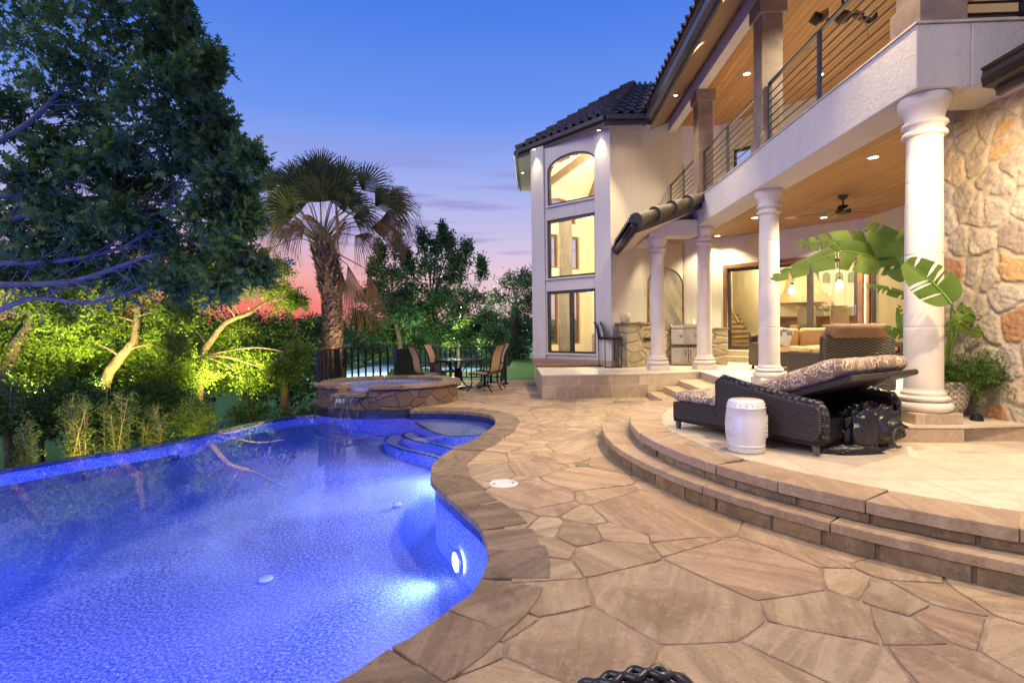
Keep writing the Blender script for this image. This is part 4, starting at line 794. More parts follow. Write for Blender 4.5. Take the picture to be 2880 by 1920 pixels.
# tiled eave corner in front of the stone wall, top right
F0 = Vector((4.14, 5.05, 3.52)); F1 = Vector((4.14, 3.0, 3.52)); F2 = Vector((5.5, 5.05, 4.45)); F3 = Vector((5.5, 3.0, 4.45))
tile_roof(F0+Vector((-.03, 0, .12)), F1+Vector((-.03, 0, .12)), F2+Vector((0, 0, .12)), F3+Vector((0, 0, .12)), 'roof_tiles', TILEW, wave=.30, course=.40, amp=.06)
mb = hb(); mb.bar(F0+Vector((0, .02, .02)), F2+Vector((0, .02, .02)), .05, .17, up=(0, 0, 1)); mb.bar(F0+Vector((0, 0, .03)), F1+Vector((0, 0, .03)), .04, .18); mb.build('fascia', FASCIA, house, bevel=.006)
mb = hb(); mb.add([(F0.x-.02+x*.8, y, F0.z-.04+z*.8) for y in (5.06, 3.0) for x, z in prf], [(i, (i+1) % 8, 8+(i+1) % 8, 8+i) for i in range(8)]+[tuple(range(8))]); mb.build('gutter', DKMET, house)
# doors -----------------------------------------------------------------
def door(A, B, h, panels, handle=None):
    u0, u1, z0, z1 = h; mb = hb(); t_ = .11
    slab(A, B, u0-t_, u0, z0, z1+t_, -.02, .035, mb); slab(A, B, u1, u1+t_, z0, z1+t_, -.02, .035, mb); slab(A, B, u0, u1, z1, z1+t_, -.02, .035, mb)
    d = mb.build('sliding_door', TRIM, house, bevel=.008); W_ = (u1-u0)/panels
    for k in range(panels):
        a, b = u0+W_*k, u0+W_*(k+1); f = .085; dd = -.05-.045*(k % 2); mb = hb()
        slab(A, B, a, a+f, z0, z1, dd-.02, dd+.02, mb); slab(A, B, b-f, b, z0, z1, dd-.02, dd+.02, mb); slab(A, B, a+f, b-f, z0, z0+f*1.2, dd-.02, dd+.02, mb); slab(A, B, a+f, b-f, z1-f, z1, dd-.02, dd+.02, mb); mb.build('frame', PANEL, d)
        mb = hb(); mb.add([along(A, B, u, dd)+Vector((0, 0, z)) for u, z in ((a+f, z0+f), (b-f, z0+f), (b-f, z1-f), (a+f, z1-f))], [(0, 1, 2, 3)]); mb.build('pane', GLASS, d)
    if handle: mb = hb(); p = along(A, B, u0+W_*handle-.04, .0)+Vector((0, 0, z0+1.0)); mb.box(p, (.03, .03, .24), rz=-.78); mb.bar(p+Vector((0, 0, .05)), along(A, B, u0+W_*handle-.18, .03)+Vector((0, 0, z0+1.05)), .02, .02); mb.build('handle', STEEL, d)
door(K0, K1, D1, 3, 3); door(K1, K2, D3, 2)
window(K0, K1, (U0, U0+1.7, BF, 6.25), sill=False)
# steps under the kitchen door
mb = hb(); slab(K0, K1, D1[0]-.1, D1[1]+.2, Z3, Z3+.145, 0, .62, mb); slab(K0, K1, D1[0]+.02, D1[1]+.2, Z3+.145, Z3+.29, -.1, .32, mb); mb.build('door_step', m_trav('door_step_tile', (.55, .46, .30), (.62, .53, .38), .3, .4), house, bevel=.004)
# mosaic niche panel above the outdoor kitchen
LD = math.hypot(DW[0]-TR[0], DW[1]-TR[1]); n0, zt = WP(1868, 757, TR, DW); n1 = WP(1955, 757, TR, DW)[0]
n0 = WP(1822, 757, TR, DW)[0]; n1 = LD-.03; zt = WP(1900, 757, TR, DW)[1]
pts = [(n0, 1.2), (n1, 1.2)]+[((n0+n1)/2+(n1-n0)/2*math.cos(a), zt-.45+.45*math.sin(a)) for a in np.linspace(0, PI, 21)]
t = NT('mosaic_slate'); mpn = t.k('Mapping'); mpn.inputs['Rotation'].default_value = (0, 0, math.radians(45)); sx = t.k('SeparateXYZ'); t.ln(t.tc.outputs['Object'], sx.inputs[0]); cx = t.k('CombineXYZ'); t.ln(t.math('MULTIPLY', t.math('ADD', sx.outputs[0], sx.outputs[1]), .72), cx.inputs[0]); t.ln(sx.outputs[2], cx.inputs[1]); t.ln(cx.outputs[0], mpn.inputs[0])
b = t.k('TexBrick'); b.offset = .5; b.inputs['Scale'].default_value = 1; b.inputs['Brick Width'].default_value = .46; b.inputs['Row Height'].default_value = .24; b.inputs['Mortar Size'].default_value = .004; b.inputs['Color1'].default_value = (.10, .12, .13, 1); b.inputs['Color2'].default_value = (.42, .36, .24, 1); b.inputs['Mortar'].default_value = (.2, .18, .14, 1); t.ln(mpn.outputs[0], b.inputs['Vector'])
t.col(t.mix(t.ramp(t.noise(6, 7, dist=1.4, rough=.65), [(.45, (0, 0, 0)), (.7, (.45, .45, .45))]), b.outputs[0], (.36, .33, .26))); t.set(Roughness=.4)
mb = hb(); mb.add([along(TR, DW, u, .012)+Vector((0, 0, z)) for u, z in pts], [tuple(range(len(pts)))]); nic = mb.build('mosaic_panel', t.m, house)
mb = hb(); mb.tube([along(TR, DW, u, .02)+Vector((0, 0, z)) for u, z in [pts[1]]+pts[2:]+[pts[0]]], .022, 8); mb.build('arch_trim', TRIM, nic)
# ------------------------------------------------------------------ ceiling lamps
LAMPC = (1.0, .84, .55); LAMPW = (1.0, .84, .50)
GLOW = emit('lit_downlight', (1, .86, .62), 22)
def downlight(p, label, power, cone=125, col=LAMPC, r=.075, aim=None, rim=WHITEP):
    o = thing('downlight', label, 'downlight', p, 'recessed round ceiling lights'); mb = MB(); mb.lathe([(r*.86, -.002), (r*.9, -.012), (r*1.2, -.008), (r*1.22, 0)], n=28); mb.build('rim', rim, o, smooth=True)
    mb = MB(); mb.lathe([(0, -.006), (r*.86, -.006)], n=28); mb.build('lens', GLOW, o)
    if power: lamp('SPOT', (p[0], p[1], p[2]-.03), power, col, (p[0], p[1], p[2]-1) if aim is None else aim, .07, cone, .5, 'downlight_lamp')
    return o
cz = CL-.042
for (x, y), lb, pw in (((2456, 442), 'bright recessed light in the porch ceiling between the two nearest columns', 850), ((2123, 612), 'recessed porch ceiling light left of the second column', 650), ((2317, 611), 'recessed porch ceiling light right beside the ceiling fan', 800), ((2018, 663), 'farthest recessed porch ceiling light near the grill wall', 260)):
    q = G(x, y, cz); downlight(q, lb, pw)
q = G(2224, 612, cz); o = thing('ceiling_speaker', 'flat round cream ceiling speaker between two recessed porch lights', 'speaker', q); mb = MB(); mb.lathe([(0, -.012), (.11, -.012), (.125, -.006), (.13, 0)], n=32); mb.build('grille', CREAM, o, smooth=True)
for (x, y, pw) in ((7.0, 8.6, 300), (6.9, 11.2, 250)): pass
lamp('SPOT', (6.6, 7.6, cz-.03), 560, LAMPC, (6.6, 7.6, 0), .07, 125, .5, 'downlight_lamp')
lamp('SPOT', (2.95, 12.95, 3.7), 260, LAMPC, (2.75, 13.1, 0), .07, 135, .6, 'downlight_lamp')
for (x, y), lb, pw in (((2100, 208), 'starry bright recessed light in the balcony ceiling above the first railing bay', 700), ((2307, 210), 'recessed balcony ceiling light seen through the nearest railing', 600)):
    downlight(G(x, y, BC-.002), lb, pw)
lamp('SPOT', (5.0, 7.5, BC-.03), 700, LAMPC, (5.0, 7.5, 0), .07, 130, .5, 'downlight_lamp')
q = G(1905, 252, 6.5); downlight(Vector((3.1, q.y*3.1/q.x if False else 12.0, 6.455)), 'small eave spotlight in the brown soffit beside the gutter', 60, 100, r=.04)
# turret interior and wall washers
lamp('POINT', (2.2, 16.0, 6.3), 260, (1, .80, .42), size=.2, name='room_lamp'); lamp('POINT', (1.7, 15.9, 2.3), 170, (1, .80, .46), size=.2, name='room_lamp'); lamp('POINT', (1.6, 15.8, 4.2), 190, (1, .82, .48), size=.2, name='room_lamp')
for (x, y), lb in (((1610, 441), 'very bright round ceiling light behind the arched turret window'), ((1657, 459), 'second round light behind the right side of the arched turret window')):
    q = VY(x, y, 15.3); downlight(q, lb, 0, r=.07)
def washer(p, aim, pw, lb, cone=95):
    o = downlight(Vector(p), lb, 0, cone, LAMPW, .04, aim); lamp('SPOT', (p[0], p[1], p[2]-.03), pw, LAMPW, aim, .05, 62, 1.0, 'washer_lamp'); return o
a = along(TL, TR, LT-.22, .16); washer((a.x, a.y, 6.19), (a.x+.02, a.y+.10, 3.5), 120, 'tiny soffit spotlight washing the right edge of the turret', 90)
a = along(TL, TR, .22, .17); washer((a.x, a.y, 6.19), (a.x+.02, a.y+.10, 3.5), 90, 'tiny soffit spotlight washing the left edge of the turret', 75)
washer((-.33, 16.6, 6.19), (-.3, 16.6, 3), 15, 'tiny spotlight under the far left turret eave')
# ------------------------------------------------------------------ kitchen seen through the doors
kn = Vector((.7071, .7071, 0))     # away from us through the kitchen wall
def kp(u, d, z): p = along(K0, K1, u, -d); return Vector((p.x, p.y, z))
KF = Z3+.29; KW = simple('kitchen_wall', (.66, .60, .44), .8, 0, .04, 3)
def kY(px, py, Y): return VY(px, py, Y)
KFL = simple('kitchen_floor', (.42, .32, .2), .4)
mb = hb(); mb.add([(4.4, 16.6, KF), (5.35, 15.65, KF), (7.9, 13.1, KF), (7.9, 6.4, KF), (13, 6.4, KF), (13, 19, KF), (4.4, 19, KF)], [tuple(range(7))]); mb.build('kitchen_floor', KFL, house)
mb = hb(); mb.add([(4.4, 16.6, 3.6), (5.35, 15.65, 3.6), (7.9, 13.1, 3.6), (7.9, 6.4, 3.6), (13, 6.4, 3.6), (13, 19, 3.6), (4.4, 19, 3.6)], [tuple(range(6, -1, -1))]); mb.build('kitchen_ceiling', KW, house)
mb = hb(); mb.bx((4.4, 18.9, 0), (13, 19, 3.8)); mb.bx((12.4, 6.4, 0), (12.5, 18.9, 3.8)); mb.bx((4.35, 15.6, 0), (4.4, 18.9, 3.8)); a = kY(2155, 900, 16.2); mb.bx((a.x, 16.2, KF), (a.x+.12, 18.9, 3.6)); mb.build('kitchen_wall', KW, house)
a0, a1 = kY(2072, 950, 16.9), kY(2148, 950, 16.9)
st = thing('staircase', 'wooden indoor staircase with pale risers behind the left glass door', 'stairs', (a0.x, 16.9, KF)); sl = st.location
mb = MB(sl); [mb.bx((a0.x, 16.9+.24*k, KF+.15*(k+1)-.03), (a1.x, 16.9+.24*(k+1)+.03, KF+.15*(k+1))) for k in range(7)]; mb.build('treads', simple('stair_tread', (.20, .10, .05), .4), st)
mb = MB(sl); [mb.bx((a0.x+.01, 16.93+.24*k, KF), (a1.x-.01, 16.93+.24*(k+1), KF+.15*(k+1)-.03)) for k in range(7)]; mb.build('risers', simple('stair_riser', (.50, .40, .26), .6), st)
mb = MB(sl); mb.bar((a1.x+.03, 16.85, KF+.12), (a1.x+.03, 18.6, KF+1.25), .05, .26); mb.bar((a0.x+.05, 16.9, KF+.75), (a0.x+.05, 18.6, KF+1.9), .05, .07); mb.build('stringer', TRIM, st)
HD = simple('stone_hood', (.52, .42, .27), .7); hc = kY(2264, 840, 18.4); o = thing('range_hood', 'tapering cream plaster range hood with a moulded mantel in the kitchen', 'range hood', (hc.x, 18.5, 2.2)); mb = MB(o.location); hx = hc.x
mb.bx((hx-.66, 18.0, 2.18), (hx+.66, 18.88, 2.36)); mb.bx((hx-.58, 18.08, 2.36), (hx+.58, 18.88, 2.48)); mb.add([(hx-.5, 18.15, 2.48), (hx+.5, 18.15, 2.48), (hx+.5, 18.88, 2.48), (hx-.5, 18.88, 2.48), (hx-.2, 18.5, 3.6), (hx+.2, 18.5, 3.6), (hx+.2, 18.88, 3.6), (hx-.2, 18.88, 3.6)], [(0, 1, 5, 4), (1, 2, 6, 5), (3, 0, 4, 7), (2, 3, 7, 6)]); mb.build('hood', HD, o)
CAB = simple('white_cabinet', (.72, .70, .58), .5, 0, .03, 3); cx_ = kY(2300, 800, 18.6).x; o = thing('wall_cabinet', 'white kitchen wall cabinet with arched glass upper doors', 'cabinet', (cx_, 18.6, KF)); mb = MB(o.location); mb.bx((cx_, 18.5, 1.98), (cx_+1.25, 18.88, 3.3)); mb.bx((cx_-.03, 18.45, 3.3), (cx_+1.3, 18.88, 3.38)); mb.bx((cx_-2.2, 18.2, KF), (cx_+1.3, 18.88, KF+.88)); mb.build('carcass', CAB, o)
mb = MB(o.location); [mb.bx((cx_+.03+.41*k, 18.48, z0), (cx_+.40+.41*k, 18.5, z1)) for k in range(3) for z0, z1 in ((2.02, 2.72), (2.76, 3.26))]; mb.build('door', CAB, o, bevel=.01); mb = MB(o.location)
for k in range(3): xc = cx_+.215+.41*k; mb.add([(xc+.13*math.cos(t_), 18.47, 3.06+.12*math.sin(t_)) for t_ in np.linspace(0, PI, 9)]+[(xc-.13, 18.47, 2.82), (xc+.13, 18.47, 2.82)], [tuple(range(11))])
mb.build('pane', simple('cabinet_glass', (.25, .30, .22), .1), o)
ic = kY(2290, 910, 15.9); o = thing('kitchen_island', 'kitchen island with a dark stone top behind the glass doors', 'kitchen island', (ic.x, 15.9, KF)); mb = MB(o.location); mb.bx((ic.x-1.2, 15.6, KF), (ic.x+1.3, 16.3, KF+.86)); mb.build('base', simple('island_wood', (.30, .18, .09), .5), o); mb = MB(o.location); mb.bx((ic.x-1.35, 15.4, KF+.86), (ic.x+1.45, 16.4, KF+.91)); mb.build('top', simple('island_top', (.28, .17, .10), .25), o)
PEND = emit('lit_pendant_glass', (1, .84, .55), 5)
for (x, y, lb) in ((2228, 815, 'clear glass pendant lamp left of the wide door mullion'), (2361, 800, 'clear glass pendant lamp near the white cabinet')):
    q = CAM+ray(x, y)*15.3; o = thing('pendant_lamp', lb, 'pendant lamp', q, 'pendant lamps over the kitchen island'); mb = MB(); mb.lathe([(.03, .14), (.05, .10), (.09, .03), (.10, -.05), (.07, -.12), (0, -.14)], n=20); mb.build('shade', PEND, o, smooth=True); mb = MB(); mb.tube([(0, 0, .13), (0, 0, 3.5-q.z)], .008, 6); mb.lathe([(.03, .12), (.035, .2), (0, .22)], n=12); mb.build('rod', BLKMET, o)
def barchair(p, lb):
    o = thing('bar_chair', lb, 'chair', p, 'tan chairs at the kitchen island', .1); LE = simple('tan_leather', (.45, .34, .22), .5); mb = MB(); mb.box((0, 0, .62), (.46, .46, .10)); mb.build('seat', LE, o, bevel=.03, bseg=3)
    P = np.array([[[(u-.5)*.5, -.22-.05*math.cos((u-.5)*3)+.04*v, .62+.55*v] for v in np.linspace(0, 1, 6)] for u in np.linspace(0, 1, 9)]); b_ = grid('backrest', P, LE, o); sm = b_.modifiers.new('t', 'SOLIDIFY'); sm.thickness = .06
    for x in (-.2, .2):
        for y in (-.2, .2): mb = MB(); mb.bar((x, y, 0), (x, y, .6), .035, .035); mb.build('leg', TRIM, o)
barchair((kY(2257, 900, 15.1).x, 15.1, KF), 'tan barrel-back chair behind the left half of the glass door'); barchair((kY(2348, 900, 15.1).x, 15.1, KF), 'tan barrel-back chair behind the right pane of the glass door')
o = thing('orchid', 'small potted orchid with magenta and white flowers on the kitchen island', 'flowers', (kY(2325, 880, 15.7).x, 15.7, KF+.91)); mb = MB(); mb.lathe([(.05, 0), (.08, .12)], n=16); mb.build('pot', WHITEP, o); mb = MB(); r_ = random.Random(2)
for k in range(6): mb.tube([(0, 0, .1), (.1*math.cos(k), .1*math.sin(k), .25), (.25*math.cos(k), .25*math.sin(k), .32)], [.006, .006, .004], 5)
mb.build('stem', simple('stem_green', (.05, .14, .03), .6), o); mb = MB()
for k in range(16): mb.lathe([(0, -.02), (.03, 0), (0, .02)], c=(r_.uniform(-.28, .28), r_.uniform(-.28, .28), r_.uniform(.26, .4)), n=6)
mb.build('flower', simple('orchid_petal', (.45, .03, .18), .6), o)
for q in ((6.2, 16.0, 3.3), (8.3, 16.8, 3.3), (10.5, 16.0, 3.3), (6.9, 18.0, 2.9)): lamp('POINT', q, 170, (1, .80, .47), size=.2, name='kitchen_lamp')
lamp('POINT', (10.2, 10.5, 3.0), 220, (1, .80, .47), size=.2, name='kitchen_lamp')

# eave floodlights washing deck, terrace, rough wall; unseen fill added on bank, oak, palm
onray0 = lambda x, y, d: CAM+ray(x, y)*d
FLO = (1.0, .75, .44)
for p, aim, pw, cn_ in (((3.05, 9.6, 6.35), (.2, 10.5, 0), 700, 95), ((3.05, 5.6, 6.35), (.6, 4.6, 0), 800, 100), ((3.05, 2.2, 6.35), (.6, 1.8, 0), 950, 110), ((2.9, 2.6, 6.3), (4.3, 5.3, 3.9), 130, 60), ((3.05, 4.2, 6.35), (-7.5, 9, 1.5), 1500, 75), ((3.0, 2.0, 6.3), (-6.6, 7.2, 4.2), 2600, 60), ((-.8, 16.5, 5.9), (-1.8, 19, 0), 900, 75), ((3.5, 4.6, 3.3), (4.62, 5.6, 2.0), 110, 110), ((3.05, 8.0, 6.3), tuple(onray0(905, 600, 14)), 700, 30), ((3.05, 11.5, 6.3), (2.5, 13.6, 4.0), 110, 90), ((3.5, 3.6, 3.40), (4.1, 5.3, .8), 330, 125), ((2.9, 12.6, 6.15), (.9, 11.2, 0), 420, 90)):
    lamp('SPOT', p, pw, FLO, aim, .06, cn_, .6, 'eave_and_fill_flood')
# ------------------------------------------------------------------ chaise on the terrace
TZ = .326
ch = thing('chaise_lounge', 'wide dark wicker double chaise with floral cushions reclined on the terrace', 'chaise lounge', (1.51, 6.03, TZ), None, math.atan2(-.838, .546))
def prof_panel(pts, y0, y1, name, mat, parent, bevel=.03):
    mb = MB(); n = len(pts); mb.add([(x, y0, z) for x, z in pts]+[(x, y1, z) for x, z in pts], [(i, (i+1) % n, n+(i+1) % n, n+i) for i in range(n)]+[tuple(range(n))[::-1], tuple(range(n, 2*n))]); return mb.build(name, mat, parent, bevel=bevel, bseg=4)
# local x runs from foot to head, local y across (positive to the right of the picture)
mb = MB(); mb.box((.80, .61, .20), (1.62, 1.22, .19)); mb.build('frame', WICK, ch, bevel=.02, bseg=3)
mb = MB(); mb.box((.80, .61, .095), (1.60, 1.2, .03)); mb.build('rail', BLKMET, ch)
for x in (.04, 1.56):
    for y in (.04, 1.18):
        mb = MB(); b_ = .035; t_ = .048; q = .02 if x > 1 else -.0
        mb.add([(x-b_/2+q, y-b_/2, 0), (x+b_/2+q, y-b_/2, 0), (x+b_/2+q, y+b_/2, 0), (x-b_/2+q, y+b_/2, 0), (x-t_/2, y-t_/2, .12), (x+t_/2, y-t_/2, .12), (x+t_/2, y+t_/2, .12), (x-t_/2, y+t_/2, .12)], [(0, 3, 2, 1), (4, 5, 6, 7), (0, 1, 5, 4), (1, 2, 6, 5), (2, 3, 7, 6), (3, 0, 4, 7)]); mb.build('leg', simple('weathered_leg', (.10, .085, .07), .6), ch)
arm = [(.60, .12), (1.60, .12), (1.66, .20), (1.66, .40), (1.62, .445), (1.52, .45), (1.0, .53), (.66, .60), (.60, .57)]
prof_panel(arm, -.05, .06, 'arm', WICK, ch, .03); prof_panel(arm, 1.16, 1.27, 'arm', WICK, ch, .03)
for a, b in ((-.055, .065), (1.155, 1.275)): mb = MB(); mb.tube([(.60, (a+b)/2, .16), (.60, (a+b)/2, .56), (.66, (a+b)/2, .605), (1.0, (a+b)/2, .535), (1.52, (a+b)/2, .455), (1.63, (a+b)/2, .44), (1.665, (a+b)/2, .38), (1.665, (a+b)/2, .14)], .036, 12); mb.build('arm_edge', m_wicker('braided_edge', (.014, .012, .016), (.07, .06, .06), .03, .05), ch, smooth=True)
def cushion(name, x0, x1, y0, y1, z, h, mat, parent, tilt=0, piv=(0, 0), nx=14, ny=10, puff=.35):
    # rounded pad: super-ellipse cross section
    P = []; U = np.linspace(-1, 1, nx*2+1)
    def sq(v, p): return np.sign(v)*abs(v)**p
    vs, fs = [], []; na, nb = 28, 14
    for i in range(nb+1):
        ph = -PI/2+PI*i/nb; cz_ = math.sin(ph); rr = abs(math.cos(ph))**.28
        for j in range(na*2):
            th = 2*PI*j/(na*2); c_, s_ = math.cos(th), math.sin(th); ex = sq(c_, .22)*rr; ey = sq(s_, .22)*rr
            zz = math.copysign(abs(cz_)**.75, cz_); dome = 1+puff*(1-max(abs(ex), abs(ey))**2.2) if zz > 0 else 1
            vs.append(Vector(((x0+x1)/2+ex*(x1-x0)/2, (y0+y1)/2+ey*(y1-y0)/2, z+h/2+zz*h/2*dome+.006*math.sin(ex*7)*math.cos(ey*6+x0))))
    m = na*2; fs = [(i*m+j, i*m+(j+1) % m, (i+1)*m+(j+1) % m, (i+1)*m+j) for i in range(nb) for j in range(m)]
    if tilt:
        R = Matrix.Rotation(-tilt, 4, 'Y'); pv = Vector((piv[0], 0, piv[1])); vs = [pv+(R @ (v-pv)) for v in vs]
    mb = MB(); mb.add(vs, fs); return mb.build(name, mat, parent, smooth=True)
cushion('seat_cushion', -.09, 1.02, .03, 1.2, .27, .14, FLORAL, ch, puff=.15)
TILT = math.radians(20); pv = (.92, .34)
for k, (a, b) in enumerate(((.05, .60), (.62, 1.17))):
    R = Matrix.Rotation(-TILT, 4, 'Y'); p_ = Vector((pv[0], 0, pv[1])); mb = MB(); mb.box((pv[0]+.50, (a+b)/2, pv[1]-.0), (1.02, b-a, .055)); mb.v = [tuple(p_+(R @ (Vector(v)-p_))) for v in mb.v]; mb.build('backrest', WICK, ch, bevel=.024, bseg=4)
    cushion('back_cushion', pv[0]-.02, pv[0]+.98, a, b, pv[1]+.03, .165, FLORAL, ch, TILT, pv, puff=.4)
mb = MB(); mb.tube([(1.30, .35, .12), (1.32, .35, .30), (1.45, .35, .47)], .012, 8); mb.build('prop_bar', BLKMET, ch)
# crumpled black cover under the backrest
cv = thing('furniture_cover', 'crumpled black vinyl furniture cover stuffed under the wicker chaise', 'cover', (3.0, 5.02, TZ)); r_ = random.Random(4)
def crumple(sx, sy, sz, seed, c, nlon=72, nlat=48, fold=.14):
    rr = np.random.default_rng(seed); vs = []; K = [(rr.normal(size=3)*5, rr.uniform(0, 6)) for _ in range(9)]
    for i in range(nlat+1):
        ph = -PI/2+PI*i/nlat
        for j in range(nlon):
            th = 2*PI*j/nlon; d = np.array([math.cos(ph)*math.cos(th), math.cos(ph)*math.sin(th), math.sin(ph)]); s = (1-abs(math.sin(2.5*th+1.3*math.sin(1.7*d[2]+seed)+.7*math.sin(2*th))))*.6+(1-abs(math.sin(K[0][0]@d*1.1+K[0][1])))*.4; f = 1+fold*2.2*(s**1.5-.35)*(1-abs(d[2])**3*.5); p = d*f; vs.append((c[0]+p[0]*sx, c[1]+p[1]*sy, max(c[2]+p[2]*sz, .004+.004*math.sin(th*9))))
    return vs, [(i*nlon+j, i*nlon+(j+1) % nlon, (i+1)*nlon+(j+1) % nlon, (i+1)*nlon+j) for i in range(nlat) for j in range(nlon)]
VIN = simple('black_vinyl', (.012, .012, .012), .32, 0, .1, 4, bump=.5, bscale=14, bdist=.02)
mb = MB(); mb.add(*crumple(.27, .17, .20, 3, (0.02, .02, .20), fold=.22)); mb.add(*crumple(.24, .07, .05, 8, (-.26, -.22, .02), fold=.2)); mb.add(*crumple(.13, .10, .24, 5, (-.14, -.14, .14), fold=.22)); mb.build('cloth', VIN, cv, smooth=True)
mb = MB(); mb.tube([(-.55+.02*i, -.05-.006*i, .33-.0009*i*i*1.0) for i in range(22)], .012, 8); mb.build('cord', simple('grey_cord', (.07, .06, .05), .6), cv, smooth=True); mb = MB(); mb.tube([(.20+.07*math.cos(a), -.12+.03*math.cos(a), .12+.09*math.sin(a)) for a in np.linspace(0, 5, 20)], .011, 8); mb.build('cord', simple('grey_cord', (.07, .06, .05), .6), cv, smooth=True)
# garden stool
gs = thing('garden_stool', 'white glazed ceramic drum stool with studded rims beside the chaise', 'stool', G(2098, 1266, TZ)); CER = simple('white_ceramic', (.62, .60, .56), .22, 0, .04, 3)
pr = [(.14, 0), (.152, .004), (.156, .03), (.157, .052), (.162, .056), (.162, .066), (.157, .07), (.170, .14), (.176, .22), (.174, .30), (.163, .385), (.166, .389), (.166, .399), (.158, .403), (.152, .44), (.143, .457), (.13, .462), (0, .464)]
mb = MB(); mb.lathe(pr, n=64); mb.build('body', CER, gs, smooth=True, auto=60); mb = MB()
for k in range(20): a = 2*PI*k/20; [mb.lathe([(.0085, 0), (.006, .004), (0, .006)], c=(0, 0, 0), n=8) for _ in (0,)]; q = len(mb.v)-24; R = Matrix.Rotation(a, 3, 'Z') @ Matrix.Rotation(PI/2, 3, 'Y'); mb.v[q:] = [tuple(R @ Vector(v)+Vector((.156*math.cos(a), .156*math.sin(a), .422))) for v in mb.v[q:]]
for k in range(20): a = 2*PI*k/20+.1; mb.lathe([(.0085, 0), (.006, .004), (0, .006)], n=8); R = Matrix.Rotation(a, 3, 'Z') @ Matrix.Rotation(PI/2, 3, 'Y'); mb.v[-24:] = [tuple(R @ Vector(v)+Vector((.155*math.cos(a), .155*math.sin(a), .028))) for v in mb.v[-24:]]
mb.build('studs', CER, gs, smooth=True); mb = MB(); r_ = random.Random(1)
for a0 in (math.radians(-25), math.radians(195)):
    mb = MB()
    for k in range(34):
        t_ = k*2.4; rad = .012+.0115*math.sqrt(k)*1.0; a = a0+rad*math.cos(t_)/.175; z = .225+rad*math.sin(t_)*1.25; mb.lathe([(.008, 0), (.006, .004), (0, .006)], n=6); R = Matrix.Rotation(a, 3, 'Z') @ Matrix.Rotation(PI/2, 3, 'Y'); mb.v[-18:] = [tuple(R @ Vector(v)+Vector((.1745*math.cos(a), .1745*math.sin(a), z))) for v in mb.v[-18:]]
    mb.build('floral_relief', CER, gs, smooth=True)
# ------------------------------------------------------------------ porch seating
def wicker_chair(loc, rz, wd, label, cat, seats=1, matc=TAN, name='wicker_armchair', top=True, bh=.76, group=None):
    o = thing(name, label, cat, loc, group, rz); dp = .86; mb = MB(); mb.box((0, 0, .22), (wd, dp, .30)); mb.build('base', WICK2, o, bevel=.03, bseg=3)
    mb = MB(); mb.box((0, -dp/2+.07, .07+bh/2), (wd, .13, bh-.02)); mb.build('backrest', WICK2, o, bevel=.05, bseg=4)
    for s_ in (-1, 1): mb = MB(); mb.box((s_*(wd/2-.06), .03, .34), (.13, dp-.08, .50)); mb.build('arm', WICK2, o, bevel=.05, bseg=4)
    w1 = (wd-.28)/seats
    for k in range(seats):
        a = -wd/2+.14+w1*k; cushion('seat_cushion', a, a+w1-.01, -.30, .42, .36, .14, matc, o, puff=.2); mb = MB(); mb.box((a+w1/2, -.22, .66), (w1-.02, .17, .46), M=Matrix.Rotation(-.18, 3, 'X')); mb.build('back_cushion', matc, o, bevel=.07, bseg=5)
    for x in (-wd/2+.08, wd/2-.08):
        for y in (-.34, .34): mb = MB(); mb.lathe([(.03, 0), (.035, .03), (.02, .05), (.02, .09)], c=(x, y, 0), n=12); mb.build('caster', BLKMET, o)
    return o
ac = wicker_chair((4.24, 7.75, Z3), .12, 1.02, 'large brown wicker swivel chair with its back to the pool and a rust cushion roll', 'armchair', 1, TAN2)
mb = MB(); mb.box((0, -.36, .87), (.84, .22, .20)); mb.build('headroll', TAN2, ac, bevel=.085, bseg=6)
sf = wicker_chair((6.25, 12.0, Z3), PI-.05, 2.9, 'long wicker sofa with golden tan cushions behind the columns on the porch', 'sofa', 3, TAN, 'wicker_sofa', bh=.70)
t = NT('leaf_print'); vv = t.k('TexVoronoi'); vv.inputs['Scale'].default_value = 14; t.ln(t.tc.outputs['Object'], vv.inputs['Vector']); t.col(t.ramp(vv.outputs['Color'], [(.3, (.08, .22, .30)), (.45, (.6, .56, .45)), (.6, (.62, .58, .46)), (.75, (.45, .12, .07))])); t.set(Roughness=.9)
o = thing('throw_pillow', 'square throw pillow with blue leaf print leaning on the wicker sofa', 'pillow', (5.25, 11.78, Z3+.50)); mb = MB(); mb.box((0, 0, .2), (.42, .14, .42), M=Matrix.Rotation(.3, 3, 'X') @ Matrix.Rotation(.2, 3, 'Y')); mb.build('cover', t.m, o, bevel=.06, bseg=5)
o = thing('throw_pillow', 'plump golden pillow at the right end of the wicker sofa', 'pillow', (6.95, 11.75, Z3+.50)); mb = MB(); mb.box((0, 0, .22), (.5, .16, .44), M=Matrix.Rotation(.3, 3, 'X') @ Matrix.Rotation(-.3, 3, 'Y')); mb.build('cover', TAN, o, bevel=.07, bseg=5)
